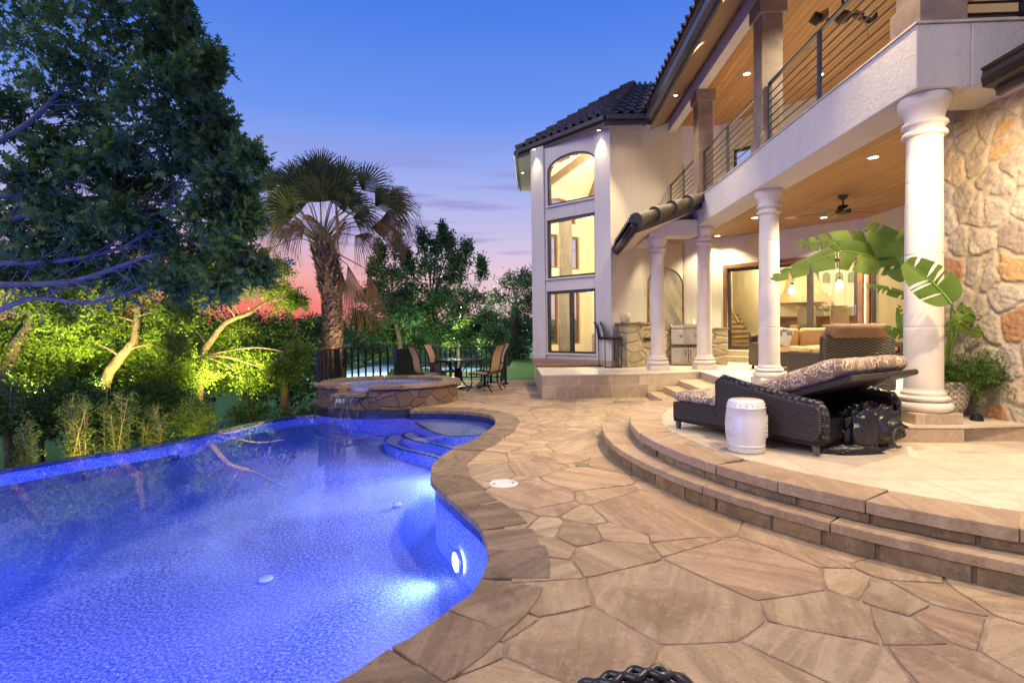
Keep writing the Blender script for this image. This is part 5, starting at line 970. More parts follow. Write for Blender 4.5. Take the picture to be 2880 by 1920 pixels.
# ceiling fans
def fan(p, rad, nb, label, rod, tiltm=None, phase=.3):
    o = thing('ceiling_fan', label, 'ceiling fan', p); mb = MB(); mb.lathe([(.0, 0), (.085, 0), (.085, -.03), (.05, -.07), (.018, -.085)], n=24); mb.lathe([(.016, -.08), (.016, -rod)], n=12); mb.build('canopy', DKMET, o, smooth=True, auto=50)
    mb = MB(); z = -rod; mb.lathe([(.03, z), (.09, z-.02), (.10, z-.06), (.13, z-.08), (.14, z-.14), (.12, z-.17), (.07, z-.19), (0, z-.19)], n=28); mb.build('motor', DKMET, o, smooth=True, auto=50)
    for k in range(nb):
        a = phase+2*PI*k/nb; mb = MB(); R = Matrix.Rotation(a, 3, 'Z') @ Matrix.Rotation(.2, 3, 'X'); mb.box(R @ Vector((.13+rad/2, 0, 0))+Vector((0, 0, z-.12)), (rad-.06, .12, .010), M=R); mb.build('blade', simple('fan_blade', (.12, .09, .06), .45), o, bevel=.004)
    return o
fan((5.89, 10.63, CL-.04), .72, 6, 'dark bronze six-blade ceiling fan under the porch boards', .17)
bf = thing('dual_ceiling_fan', 'bronze twin-head ceiling fan with small pale blades above the balcony', 'ceiling fan', (5.2, 9.4, BC)); mb = MB(); mb.lathe([(0, 0), (.10, 0), (.09, -.04), (.02, -.07), (.02, -.35), (.10, -.38), (.13, -.46), (.08, -.53), (0, -.54)], n=24); mb.tube([(-.5, 0, -.52), (0, 0, -.42), (.5, 0, -.40)], .016, 8); mb.build('stem', DKMET, bf, smooth=True, auto=50)
for s_ in (-1, 1):
    mb = MB(); R = Matrix.Rotation(s_*1.1, 3, 'Y'); mb.lathe([(0, 0), (.09, 0), (.10, -.12), (.05, -.16), (0, -.17)], n=20); mb.v = [tuple(R @ Vector(v)+Vector((s_*.5, 0, -.42))) for v in mb.v]; mb.build('motor', DKMET, bf, smooth=True, auto=50)
    for k in range(3): mb = MB(); a = 2*PI*k/3+.4; A = R @ Matrix.Rotation(a, 3, 'Z') @ Matrix.Rotation(.5, 3, 'X'); mb.box(R @ Vector((0, 0, -.15))+A @ Vector((.17, 0, 0))+Vector((s_*.5, 0, -.42)), (.24, .13, .008), M=A); mb.build('blade', simple('pale_blade', (.45, .30, .14), .45), bf, bevel=.003)
# ------------------------------------------------------------------ outdoor kitchen
YST = m_rubble('kitchen_veneer', 2.6, [(.46, .37, .20), (.52, .43, .25), (.40, .31, .17), (.50, .40, .24), (.36, .28, .17)], (.36, .29, .17), 1.0, .03, mw=.045)
ok = thing('outdoor_kitchen', 'stone faced barbecue island with a raised bar end against the porch wall', 'outdoor kitchen', (3.0, 13.2, Z3)); ol = ok.location
g = lambda x, y: G(x, y, Z3)
bar_ = [g(1727, 1029), g(1764, 1034), g(1808, 1032), Vector((3.05, 13.7, 0)), Vector((2.35, 13.75, 0))]
low = [g(1809, 1031.6), g(1886, 1026.5), g(1957, 1026.5), g(1998, 1026.5), g(2047, 1027), Vector((5.0, 14.9, 0)), Vector((4.2, 15.35, 0)), Vector((3.06, 13.8, 0))]
def ok_prism(poly, z0, z1, name, mat, bev=0):
    poly = [(p[0], p[1]) for p in poly]; ar = sum(poly[i][0]*poly[(i+1) % len(poly)][1]-poly[(i+1) % len(poly)][0]*poly[i][1] for i in range(len(poly))); poly = poly if ar > 0 else poly[::-1]
    mb = MB(ol); mb.prism(poly, z0, z1); return mb.build(name, mat, ok, bevel=bev)
def grow(poly, d):
    c = sum((Vector((p[0], p[1], 0)) for p in poly), Vector())/len(poly); return [Vector((p[0], p[1], 0))+(Vector((p[0], p[1], 0))-c).normalized()*d for p in poly]
ok_prism(bar_, Z3+.003, Z3+1.02, 'bar_base', YST); ok_prism(grow(bar_, .07), Z3+1.02, Z3+1.07, 'bar_top', COPE, .006)
ok_prism(low, Z3+.003, Z3+.87, 'counter_base', YST); ok_prism(grow(low, .04), Z3+.87, Z3+.915, 'counter_top', COPE, .006)
Q0, Q1 = g(1888, 1027), g(1962, 1027)
def qs(u0, u1, z0, z1, d0, d1, name, mat, bev=.004, par=ok):
    mb = MB(ol); W_ = (Q1-Q0).length; slab(Q0, Q1, u0*W_, u1*W_, Z3+z0, Z3+z1, d0, d1, mb); return mb.build(name, mat, par, bevel=bev)
gr_ = qs(0, 1, .55, .90, -.3, .05, 'grill_box', STEEL); qs(-.02, 1.02, .90, 1.02, -.5, .03, 'grill_hood', STEEL, .04, gr_); qs(0, 1, .52, .56, -.1, .09, 'drip_ledge', STEEL, .004, gr_)
for u in (.36, .93): mb = MB(ol); p = Q0.lerp(Q1, u)+Vector((0, 0, .72)); n_ = (Q1-Q0).normalized(); n_ = Vector((n_.y, -n_.x, 0)); mb.tube([p+n_*.05, p+n_*.09], .035, 16); mb.build('knob', STEELD, gr_)
for u0, u1, hx in ((0, .64, .56), (.66, 1.15, .74)):
    d = qs(u0, u1, .03, .44, .0, .03, 'cabinet_door', STEEL); mb = MB(ol); p = Q0.lerp(Q1, hx); n_ = (Q1-Q0).normalized(); n_ = Vector((n_.y, -n_.x, 0)); mb.tube([p+n_*.03+Vector((0, 0, .24)), p+n_*.07+Vector((0, 0, .26)), p+n_*.07+Vector((0, 0, .36)), p+n_*.03+Vector((0, 0, .38))], .009, 8); mb.build('handle', STEELD, d)
mb = MB(ol); p = g(1824, 1031).lerp(g(1809, 1031.6), .2); e_ = (g(1886, 1026.5)-g(1809, 1031.6)).normalized(); n_ = Vector((e_.y, -e_.x, 0)); mb.bar(p+n_*.004+Vector((0, 0, .66))-e_*.12, p+n_*.004+Vector((0, 0, .66))+e_*.12, .012, .09); mb.build('vent_slot', BLKMET, ok)
o = thing('candle_jar', 'cream patterned ceramic jar standing on the raised bar top', 'jar', (2.14, 12.98, Z3+1.07)); mb = MB(); mb.lathe([(.105, 0), (.115, .01), (.12, .12), (.115, .225), (.108, .23), (.10, .2), (0, .19)], n=32); t = NT('dimpled_ceramic'); t.col((.5, .42, .24)); v = t.k('TexVoronoi'); v.inputs['Scale'].default_value = 32; t.ln(t.tc.outputs['Object'], v.inputs['Vector']); t.bump(v.outputs['Distance'], 1, .01); mb.build('body', t.m, o, smooth=True, auto=60)
o = thing('serving_dish', 'flat dark dish lying on the raised bar top behind the jar', 'dish', (*g(1792, 1024)[:2], Z3+1.07)); mb = MB(); mb.lathe([(.06, 0), (.13, .02), (.125, .025), (.05, .01), (0, .008)], n=28); mb.build('plate', simple('dish_brown', (.25, .17, .12), .4), o, smooth=True)
for (x, y), lb in (((1981, 908), 'small steel wall outlet above the counter right of the grill'), ((1951, 905), 'white outlet box on the wall just left of the third column')):
    q = VY(x, y, 14.9); o = thing('wall_outlet', lb, 'outlet', q); mb = MB(); mb.box((0, 0, 0), (.08, .03, .12)); mb.build('cover', STEELD if x > 1960 else WHITEP, o, bevel=.005)
# bar stools
def bar_stool(p, label, rz=0):
    o = thing('bar_stool', label, 'bar stool', p, 'black bar stools at the raised bar', rz); mb = MB(); mb.box((0, 0, .70), (.42, .42, .06)); mb.build('seat', BLKMET, o, bevel=.012, bseg=3)
    P = np.array([[[-.20-.10*v*v, (u-.5)*.40, .70+.40*v] for v in np.linspace(0, 1, 8)] for u in np.linspace(0, 1, 5)]); b_ = grid('backrest', P, simple('charcoal_sling', (.022, .026, .032), .6), o); m_ = b_.modifiers.new('t', 'SOLIDIFY'); m_.thickness = .03; m_.offset = 0
    for x in (-.19, .19):
        for y in (-.19, .19): mb = MB(); mb.bar((x, y, 0), (x, y, .68), .022, .022); mb.build('leg', BLKMET, o)
    mb = MB(); mb.bar((-.19, -.19, .011), (.19, -.19, .011), .02, .02); mb.bar((-.19, .19, .011), (.19, .19, .011), .02, .02); mb.bar((.19, -.17, .25), (.19, .17, .25), .02, .02); mb.build('stretcher', BLKMET, o); return o
st0 = bar_stool(g(1724, 1032.5), 'front black bar stool with curved back at the raised stone bar', -.1)
copy_tree(st0, g(1706, 1029.5), -.1, 'rear black bar stool half hidden behind the front stool')
# ------------------------------------------------------------------ planter and bird of paradise
pot = thing('planter', 'pale round planter with a carved looped pattern beside the nearest column', 'planter', (4.24, 5.82, Z3)); mb = MB(); pp = [(.13, 0), (.16, .015), (.20, .10), (.225, .22), (.225, .33), (.235, .34), (.235, .365), (.215, .365), (.20, .33), (0, .32)]; mb.lathe(pp, n=64)
t = NT('carved_pot'); sx = t.k('SeparateXYZ'); t.ln(t.tc.outputs['Object'], sx.inputs[0]); an = t.math('ARCTAN2', sx.outputs[1], sx.outputs[0]); u = t.math('MULTIPLY', an, 10); zz = t.math('MULTIPLY', sx.outputs[2], PI/.055); a = t.math('MULTIPLY', t.math('SINE', zz), .9)
d1 = t.math('ABSOLUTE', t.math('SUBTRACT', t.math('SINE', u), a)); d2 = t.math('ABSOLUTE', t.math('ADD', t.math('SINE', u), a)); dm = t.math('MINIMUM', d1, d2); li = t.ramp(dm, [(.08, (0, 0, 0)), (.2, (1, 1, 1))]); t.col(t.mix(li, (.22, .17, .11), (.50, .46, .38))); t.set(Roughness=.55); t.bump(li, 1, .012); mb.build('body', t.m, pot, smooth=True, auto=60)
LG = m_leaf('paradise_leaf', (.09, .16, .02), (.13, .20, .03), (.19, .28, .045), .3, 5); STEM = simple('paradise_stem', (.12, .22, .03), .5)
def big_leaf(mid, wd, parent, droop=.5, seed=1, nseg=22, facing=None):
    r_ = random.Random(seed); M_ = catmull(mid, 16); k = len(M_); off = parent.location; V, F = [], []; mb = MB(off)
    fc = facing or Vector((-.55, -.8, .2)); fc = fc.normalized()
    for sd in (-1, 1):
        i = 0; torn = 0
        while i < k-1:
            run = r_.choice([3, 5, 7, 10, 15, 22]); j = min(i+run, k-1); tw = r_.uniform(-.25, .25)
            rowa = []
            for q in range(i, j+1):
                t_ = q/(k-1); T = (M_[min(q+1, k-1)]-M_[max(q-1, 0)]).normalized(); S = T.cross(fc).normalized()*sd
                w_ = wd*(math.sin(PI*min(1, t_*.92+.06)**.8))**.62*(1 if t_ < .97 else .6)
                qq = q; p0 = M_[q]
                if q in (i, j) and 0 < q < k-1: w_ *= .93; sh = (.012 if q == i else -.012)
                else: sh = 0
                row = []
                for s_ in (0, .35, .7, 1): dd = S*w_*s_+T*(.35*w_*s_)+T*sh*s_*2; up_ = fc*(.10*w_*math.sin(PI*s_*.7)+tw*w_*s_*s_*.5)-Vector((0, 0, 1))*droop*w_*s_*s_*.6; row.append(p0+dd+up_)
                rowa.append([v+fc*(.0035*(q % 2)*min(1, k2)) for k2, v in enumerate(row)])
            mb.add([v for r in rowa for v in r], [(a*4+b, a*4+b+1, (a+1)*4+b+1, (a+1)*4+b) for a in range(len(rowa)-1) for b in range(3)]); i = j
    l = mb.build('leaf', LG, parent, smooth=True); mb = MB(off); mb.tube([p+fc*.004 for p in M_], [.011*(1-.75*i/(k-1)) for i in range(k)], 6); mb.build('midrib', STEM, l, smooth=True); return l
bp = thing('bird_of_paradise', 'bird of paradise plant with big torn banana-like leaves around the column', 'plant', (4.24, 5.82, Z3+.30))
lv = [([(2536, 745), (2467, 726), (2383, 707), (2325, 722), (2168, 783)], 6.25, .20, .5), ([(2560, 715), (2536, 699), (2451, 684), (2367, 676), (2314, 680), (2237, 688)], 6.45, .17, .2), ([(2560, 790), (2536, 745), (2497, 684), (2440, 634)], 6.1, .20, .1), ([(2677, 856), (2650, 822), (2600, 775), (2548, 735)], 4.98, .19, .15), ([(2560, 835), (2500, 815), (2436, 802)], 6.1, .06, .5),
      ([(2690, 905), (2715, 885), (2745, 870)], 5.75, .10, .4), ([(2700, 905), (2730, 925), (2764, 935)], 5.6, .08, .5), ([(2700, 905), (2680, 915), (2664, 935)], 5.7, .08, .5), ([(2700, 890), (2712, 865), (2722, 842)], 5.85, .07, .2), ([(2545, 940), (2520, 935), (2488, 918)], 6.2, .07, .3), ([(2540, 950), (2532, 900), (2528, 858)], 6.25, .05, .1), ([(2580, 790), (2560, 700), (2520, 648)], 6.5, .12, .2), ([(2690, 800), (2688, 760), (2692, 725)], 6.2, .05, .1)]
root = Vector((4.24, 5.82, Z3+.3))
for i, (px, Y, wd, dr) in enumerate(lv):
    pts = [VY(x, y, Y+.04*k) for k, (x, y) in enumerate(px)]; big_leaf(pts, wd*.85, bp, dr, i+3)
    b0 = root+Vector((.05*math.cos(i*2.1), .05*math.sin(i*2.1), 0)); mb = MB(bp.location); m1 = b0.lerp(pts[0], .55)+Vector((0, 0, .12)); mb.tube(catmull([b0, b0.lerp(m1, .5)+Vector((0, 0, .1)), m1, pts[0]], 5), [.022-.0009*j for j in range(16)], 8); mb.build('stem', STEM, bp, smooth=True)
# feathery trailing plant
def sprays(name, c, R, n, ll, lw, mat, parent, off, bias=(0, 0, .3), seed=2, twig=None, shape='oval', droop=0, perl=14):
    rg = np.random.default_rng(seed); d = rg.normal(size=(n, 3))+np.array(bias); d /= np.linalg.norm(d, axis=1)[:, None]; R = np.array(R)
    st = np.array(c)+d*R*rg.uniform(.0, .45, (n, 1)); en = np.array(c)+d*R*(.7+.65*rg.random((n, 1))**1.6); t = rg.uniform(.15, 1.0, (n, perl))
    p = st[:, None]+(en-st)[:, None]*t[..., None]; p[..., 2] -= droop*t**2; p += rg.normal(size=p.shape)*ll*.55; p = p.reshape(-1, 3); m = len(p)
    ax = np.repeat((en-st), perl, 0); ax /= np.linalg.norm(ax, axis=1)[:, None]+1e-9; ax = ax+rg.normal(size=(m, 3))*.75; ax /= np.linalg.norm(ax, axis=1)[:, None]
    nn = rg.normal(size=(m, 3))+np.array([0, 0, .8]); sd = np.cross(ax, nn); sd /= np.linalg.norm(sd, axis=1)[:, None]+1e-9; nn = np.cross(sd, ax)
    s = rg.uniform(.5, 1.35, (m, 1))
    if shape == 'oval': sh = [(0, 0, 0), (.35, .5, .05), (1, 0, 0), (.35, -.5, .05)]
    elif shape == 'oak': sh = [(0, .02, 0), (.20, .04, 0), (.24, .40, .05), (.36, .06, .01), (.55, .46, .06), (.60, .06, .02), (.86, .24, .03), (.82, .07, .02), (1.1, 0, 0), (.82, -.07, .02), (.86, -.24, .03), (.60, -.06, .02), (.55, -.46, .06), (.36, -.06, .01), (.24, -.40, .05), (.20, -.04, 0), (0, -.02, 0)]
    V = np.stack([p+ax*a*ll*s+sd*b*(lw if shape == 'oval' else ll)*s-nn*cc_*ll*s for a, b, cc_ in sh], 1); return V, st, en
V, _, _ = sprays('x', (4.42, 5.62, Z3+.42), (.36, .30, .26), 230, .022, .009, None, None, None, (.2, -.2, .3), 5, perl=40)
FERN = m_leaf('asparagus_fern', (.05, .11, .02), (.08, .16, .03), (.14, .22, .05), .3, 4)
tf = thing('trailing_fern', 'feathery green fern spilling over the rim of the carved planter', 'fern', (4.42, 5.62, Z3+.35)); V2, a2, b2 = sprays('x', (4.24, 5.80, Z3+.42), (.26, .24, .15), 90, .022, .009, None, None, None, (0, 0, .4), 7, perl=40)
polys('foliage', np.concatenate([V, V2]), FERN, tf, off=tf.location)
mb = MB(tf.location); _, a1, b1 = sprays('x', (4.42, 5.62, Z3+.42), (.36, .30, .26), 40, .02, .01, None, None, None, (.2, -.2, .3), 5)
for a, b in zip(a1, b1): mb.tube([root+Vector((0, 0, .05)), a, b], .002, 4)
mb.build('stems', STEM, tf)
o = thing('ground_spotlight', 'short black round uplight on the ledge beside the planter', 'spotlight', (*G(2747, 1183, Z3)[:2], Z3)); mb = MB(); mb.lathe([(.055, 0), (.055, .02), (.045, .06), (.03, .062), (0, .055)], n=24); mb.build('body', BLKMET, o, smooth=True, auto=40)
q = VY(2814, 1127, 5.55); o = thing('junction_box', 'grey electrical box fixed low on the rough stone wall', 'electrical box', (4.575, q.y, q.z)); mb = MB(); mb.box((0, 0, 0), (.05, .11, .075)); mb.build('box', simple('galvanised', (.35, .34, .31), .45, .5, bump=.2), o, bevel=.006)
# ------------------------------------------------------------------ dining set by the far rail
def table(p):
    o = thing('patio_table', 'round dark cast-metal table with a lattice top near the far rail', 'table', p); mb = MB(); R = .60
    mb.lathe([(R-.03, .70), (R, .70), (R, .725), (R-.03, .725), (R-.03, .70)], n=48)
    for k in range(-13, 14):
        x = k*.043; h = math.sqrt(max(0, (R-.02)**2-x*x)); mb.bar((x, -h, .714), (x, h, .714), .024, .012); mb.bar((-h, x, .716), (h, x, .716), .024, .012)
    mb.build('table_top', simple('cast_metal', (.06, .062, .075), .35, .5), o)
    for k in range(4):
        a = k*PI/2+.4; c_, s_ = math.cos(a), math.sin(a); mb = MB(); mb.tube(catmull([(.10*c_, .10*s_, .40), (.20*c_, .20*s_, .55), (.34*c_, .34*s_, .66), (.40*c_, .40*s_, .70)], 4), .014, 8); mb.tube(catmull([(.08*c_, .08*s_, .42), (.10*c_, .10*s_, .2), (.20*c_, .20*s_, .06), (.36*c_, .36*s_, .0)], 4), .016, 8); mb.build('leg', BLKMET, o, smooth=True)
    mb = MB(); mb.lathe([(.06, .15), (.09, .2), (.07, .3), (.09, .42), (.05, .5)], n=16); mb.lathe([(.22, .02), (.24, .03), (.22, .04)], n=24); mb.build('pedestal', BLKMET, o, smooth=True); return o
table((*G(1290, 1092, 0)[:2], 0))
SLING = simple('tan_sling', (.42, .27, .15), .8, 0, .06, 6, bump=.3, bscale=200, bdist=.002); SLG = simple('black_cast_frame', (.02, .016, .014), .4, .5)
def sling_chair(p, rz, label):
    o = thing('sling_chair', label, 'chair', p, 'high-backed sling chairs round the patio table', rz)      # faces +x
    prof = [(.27, .40), (.24, .425), (.10, .415), (-.08, .40), (-.20, .41), (-.26, .50), (-.29, .65), (-.31, .80), (-.37, .95), (-.42, 1.05), (-.45, 1.08)]
    cp = catmull([(x, 0, z) for x, z in prof], 3); P = np.array([[[q.x, (v-.5)*.50, q.z-.012*math.sin(PI*v)] for v in np.linspace(0, 1, 7)] for q in cp]); s_ = grid('sling', P, SLING, o); m_ = s_.modifiers.new('t', 'SOLIDIFY'); m_.thickness = .008
    for y in (-.26, .26): mb = MB(); mb.tube([(q.x, y, q.z) for q in cp], .016, 8); mb.build('side_frame', SLG, o, smooth=True)
    mb = MB()
    for x, z in ((-.45, 1.08), (.27, .40), (-.26, .45)): mb.tube([(x, -.26, z), (x, .26, z)], .013, 8)
    mb.build('cross_bar', SLG, o, smooth=True)
    for y in (-.29, .29): mb = MB(); mb.tube(catmull([(-.28, y*.9, .60), (-.10, y, .66), (.14, y, .655), (.26, y, .62), (.25, y, .56)], 5), .016, 8); mb.build('arm', SLG, o, smooth=True)
    for sx, sy in ((1, 1), (1, -1), (-1, 1), (-1, -1)): mb = MB(); mb.tube(catmull([(sx*.20, sy*.26, .60 if sx > 0 else .45), (sx*.22, sy*.26, .35), (sx*.20, sy*.27, .18), (sx*.32, sy*.28, .0)], 5), .015, 8); mb.build('leg', SLG, o, smooth=True)
    mb = MB(); mb.lathe([(.15, .12), (.165, .13), (.15, .14)], n=24); mb.lathe([(.03, .10), (.03, .38)], n=12); mb.build('swivel_base', SLG, o, smooth=True); return o
c0 = sling_chair((-1.20, 12.55, 0), PI-.35, 'tan sling chair at the right front of the patio table, nearest the camera')
copy_tree(c0, (-1.12, 13.35, 0), PI+.25, 'sling chair right behind the front right one, its back in shade')
copy_tree(c0, (-2.50, 12.5, 0), .55, 'sling chair left of the patio table, back turned to the hot tub')
copy_tree(c0, (-2.28, 13.3, 0), -.1, 'far left sling chair whose tan back faces the house lights')
# ------------------------------------------------------------------ deck rail
def rail(path, label, dense=False, z0=0.0, ht=.93, name='deck_railing', pitch=.125, w_=.03, posts=None, dp_=.018, group='dark metal railings round the deck', seed=0):
    path = [Vector(p) for p in path]; o = thing(name, label, 'railing', (path[0].x, path[0].y, z0), group); off = o.location; acc = [0]
    for i in range(1, len(path)): acc.append(acc[-1]+(path[i]-path[i-1]).length)
    X = [p.x for p in path]; Y = [p.y for p in path]; at = lambda s: (float(np.interp(s, acc, X)), float(np.interp(s, acc, Y))); tot = acc[-1]
    mb = MB(off)
    for a, b in zip(path[:-1], path[1:]): mb.bar((a.x, a.y, z0+ht), (b.x, b.y, z0+ht), .05, .03)
    mb.build('top_rail', BLUM, o); mb = MB(off)
    for a, b in zip(path[:-1], path[1:]): mb.bar((a.x, a.y, z0+.10), (b.x, b.y, z0+.10), .035, .03)
    mb.build('bottom_rail', BLUM, o); n = min(100, int(tot/pitch))
    for i in range(n+1): x, y = at(tot*i/n); mb = MB(off); mb.box((x, y, z0+.10+(ht-.1)/2), (w_, dp_, ht-.11), rz=math.atan2(path[-1].y-path[0].y, path[-1].x-path[0].x)); mb.build('baluster', BLUM, o)
    for s_ in (posts or [0, tot]): x, y = at(s_); mb = MB(off); mb.box((x, y, z0+ht/2), (.055, .055, ht)); mb.lathe([(.07, 0), (.07, .02), (.035, .07)], c=(x, y, z0), n=4); mb.build('post', BLUM, o)
    return o
BLUM = simple('dark_rail_metal', (.018, .018, .024), .35, .5)
pa = [(spaC.x+(SA-.10)*math.cos(a), spaC.y+(SB+.05)*math.sin(a)) for a in np.linspace(math.radians(197), math.radians(160), 6)]
pb = [(-4.55, 12.3), (-4.2, 12.75), (-3.85, 12.95), (-3.42, 13.0)]
rail([(x, y, 0) for x, y in pa+pb], 'curved metal railing wrapping the back of the hot tub, lit blue', z0=.10, ht=.95, pitch=.17, w_=.05)
rail([(-3.42, 13.0, 0), (-3.40, 15.12, 0)], 'straight railing run receding beside the sling chairs', pitch=.10, dp_=.045, posts=[2.12], z0=.03)
rail([(-3.40, 15.12, 0), (-.95, 15.12, 0)], 'straight railing along the far deck edge behind the patio table', pitch=.14)
rail([(-.95, 15.12, 0), (-.78, 13.9, 0)], 'short end railing returning beside the lawn', pitch=.11, posts=[1.2])
# ------------------------------------------------------------------ woven chair right in front of the camera
wc = thing('woven_chair', 'dark woven chair back just poking into the bottom of the picture', 'chair', (.120, .595, 0), None, .12); mb = MB(); WST = simple('resin_strand', (.035, .03, .028), .35, 0, .4, 30)
def crest(u): return 1.088-(2.1*u*u if u < 0 else 14*u*u/(1+6*u))
for k in range(64):
    z = .62
    for y0, ph in ((-.006, 0), (.006, PI)):
        pts = []
        for u in np.linspace(-.24, .24, 141):
            zz = min(z+.0, crest(u)-.004*((k*7) % 3)); pts.append((u, y0*.6+.0042*math.sin(u*PI/.0135+k*PI+ph)-.02*math.cos(u*3), crest(u)-(.0064*(64-k))))
        mb.tube(pts, .0044, 6)
mb.build('woven_back', WST, wc, smooth=True)
mb = MB(); mb.box((0, -.24, .42), (.5, .5, .06)); mb.build('seat', WICK, wc, bevel=.02)
for x in (-.22, .22):
    for y in (-.46, -.02): mb = MB(); mb.bar((x, y, 0), (x, y, .62 if y > -.1 else .4), .03, .03); mb.build('leg', BLKMET, wc)
# ------------------------------------------------------------------ trees and shrubs
OAKL = m_leaf('oak_leaf', (.045, .11, .03), (.08, .165, .04), (.16, .235, .045), .4, .6)
LITL = m_leaf('lit_tree_leaf', (.07, .14, .02), (.11, .20, .025), (.19, .28, .035), .4, .8)
DRKL = m_leaf('live_oak_leaf', (.025, .07, .035), (.04, .10, .045), (.07, .13, .045), .25, .35)
HEDL = m_leaf('hedge_leaf', (.02, .065, .018), (.04, .10, .025), (.07, .14, .03), .25, .6)
SHRL = m_leaf('shrub_leaf', (.06, .12, .02), (.10, .17, .035), (.15, .22, .05), .3, 2)
def tree(name, label, base, trunk, clumps, leaf, lmat, bark, group=None, shape='oval', n=60, perl=14, r0=.16, cat='tree', bias=(0, 0, .3), droop=0, lw=None, seed=1, twigs=True, limbs=True):
    base = Vector(base); o = thing(name, label, cat, base, group); mb = MB(base); rr = random.Random(seed); T = catmull([base]+[Vector(p) for p in trunk], 5); k = len(T)
    mb.tube([p+Vector((rr.uniform(-1, 1), rr.uniform(-1, 1), 0))*r0*.12 for p in T], [r0*(1.25-.75*i/(k-1)) for i in range(k)], 10)
    Vs = []
    for ci, (c, R) in enumerate(clumps):
        c = Vector(c); R = R if isinstance(R, (tuple, list)) else (R, R, R*.8)
        if limbs:
            j = min(range(max(1, k//4), k), key=lambda i: (T[i]-c).length+2.5*max(0, T[i].z-c.z)); a = T[j]; m1 = a.lerp(c, .5)+Vector((rr.uniform(-.15, .15), rr.uniform(-.15, .15), .12))*(c-a).length*.6
            L1 = catmull([a, m1, c], 6); rl = r0*.26*(1-.3*j/k); mb.tube(L1, [rl*(1-.8*i/(len(L1)-1))+.006 for i in range(len(L1))], 6)
        V, st, en = sprays('', c, R, n, leaf, lw or leaf*.5, None, None, None, bias, seed*50+ci, shape=shape, droop=droop, perl=perl); Vs.append(V)
        if twigs:
            for q in range(0, n, max(1, n//12)): mb.tube([c, Vector(st[q]), Vector(en[q])], [rr.uniform(.010, .018)*r0/.14+.003, .007, .003], 4, cap=False)
    mb.build('trunk', bark, o, smooth=True); polys('crown', np.concatenate(Vs), lmat, o, off=base); return o
def cl(d, pts):      # clumps from measured (x, y, radius in picture px) at distance d, spread a little in depth
    rr = random.Random(int(d*10)); out = []
    for p in pts:
        x, y, r = p[:3]; q = d+(p[3] if len(p) > 3 else rr.uniform(-.06, .06)*d); v = CAM+ray(x, y)*q; R = r*q/FP; out.append((v, (R, R*(p[4] if len(p) > 4 else 1.2), R*(p[5] if len(p) > 5 else .85))))
    return out
gz = lambda x, y: ground_z(x, y)
# big oak overhanging the pool from the left
tree('oak_tree', 'big overhanging oak with lobed leaves and blue lit branches at the left of the pool', (-9.4, 6.9, gz(-9.4, 6.9)), [(-9.2, 6.8, 0), (-8.9, 6.9, 1.6), (-8.6, 7.0, 2.6), (-8.3, 7.1, 3.6)],
     cl(7.8, [(60, 40, 150), (250, 50, 150), (390, 60, 100), (470, 130, 80), (120, 180, 120), (300, 200, 120), (440, 240, 100), (545, 225, 55), (40, 330, 80), (230, 330, 90), (400, 360, 110), (510, 350, 75), (575, 420, 50), (660, 430, 34), (535, 480, 65), (615, 500, 44), (80, 520, 70), (250, 480, 60), (430, 500, 70), (570, 610, 65), (650, 600, 42), (640, 700, 60), (540, 720, 75), (420, 680, 60), (250, 660, 55), (90, 680, 75), (610, 790, 55), (480, 800, 50), (330, 420, 60), (150, 440, 60), (60, 600, 60), (180, 600, 60), (330, 520, 60), (320, 600, 55), (180, 760, 60), (340, 780, 50), (20, 760, 60), (400, 620, 50), (505, 75, 30), (585, 170, 24), (575, 300, 28), (700, 450, 22), (680, 540, 26), (700, 620, 24), (615, 350, 26), (480, 20, 30), (720, 760, 30)]),
     .135, OAKL, BARKD, shape='oak', n=36, perl=15, limbs=False, r0=.22, seed=3, bias=(.3, -.1, .1))
lim = thing('fallen_limb', 'x', 'x') if False else None
oak = bpy.data.objects['oak_tree']; mb = MB(oak.location); rr = random.Random(9)
for pts in ([(-60, 560), (120, 530), (260, 470), (340, 395)], [(-60, 740), (150, 735), (330, 700), (430, 640)], [(-60, 800), (200, 790), (420, 720), (560, 700)], [(-40, 640), (120, 600), (300, 620), (480, 590), (560, 540)], [(-60, 690), (60, 600), (200, 560), (420, 560), (600, 600)], [(-60, 430), (100, 330), (220, 180), (250, 60)], [(-60, 900), (90, 840), (260, 850), (420, 800)]):
    L_ = catmull([CAM+ray(x, y)*(7.3+.2*i) for i, (x, y) in enumerate(pts)], 8); k = len(L_); mb.tube(L_, [.042*(1-.8*i/k)+.004 for i in range(k)], 7)
    for q in range(4, k-2, 2):
        for _ in range(3): e = L_[q]+Vector((rr.uniform(0, .9), rr.uniform(-.3, .3), rr.uniform(-.35, .55))); mb.tube([L_[q], L_[q].lerp(e, .5)+Vector((0, 0, rr.uniform(-.1, .1))), e], [.009, .006, .002], 4, cap=False)
mb.build('branches', simple('blue_grey_bark', (.10, .09, .085), .85, 0, .3, 9, bump=.8, bscale=20, bdist=.02), oak, smooth=True)
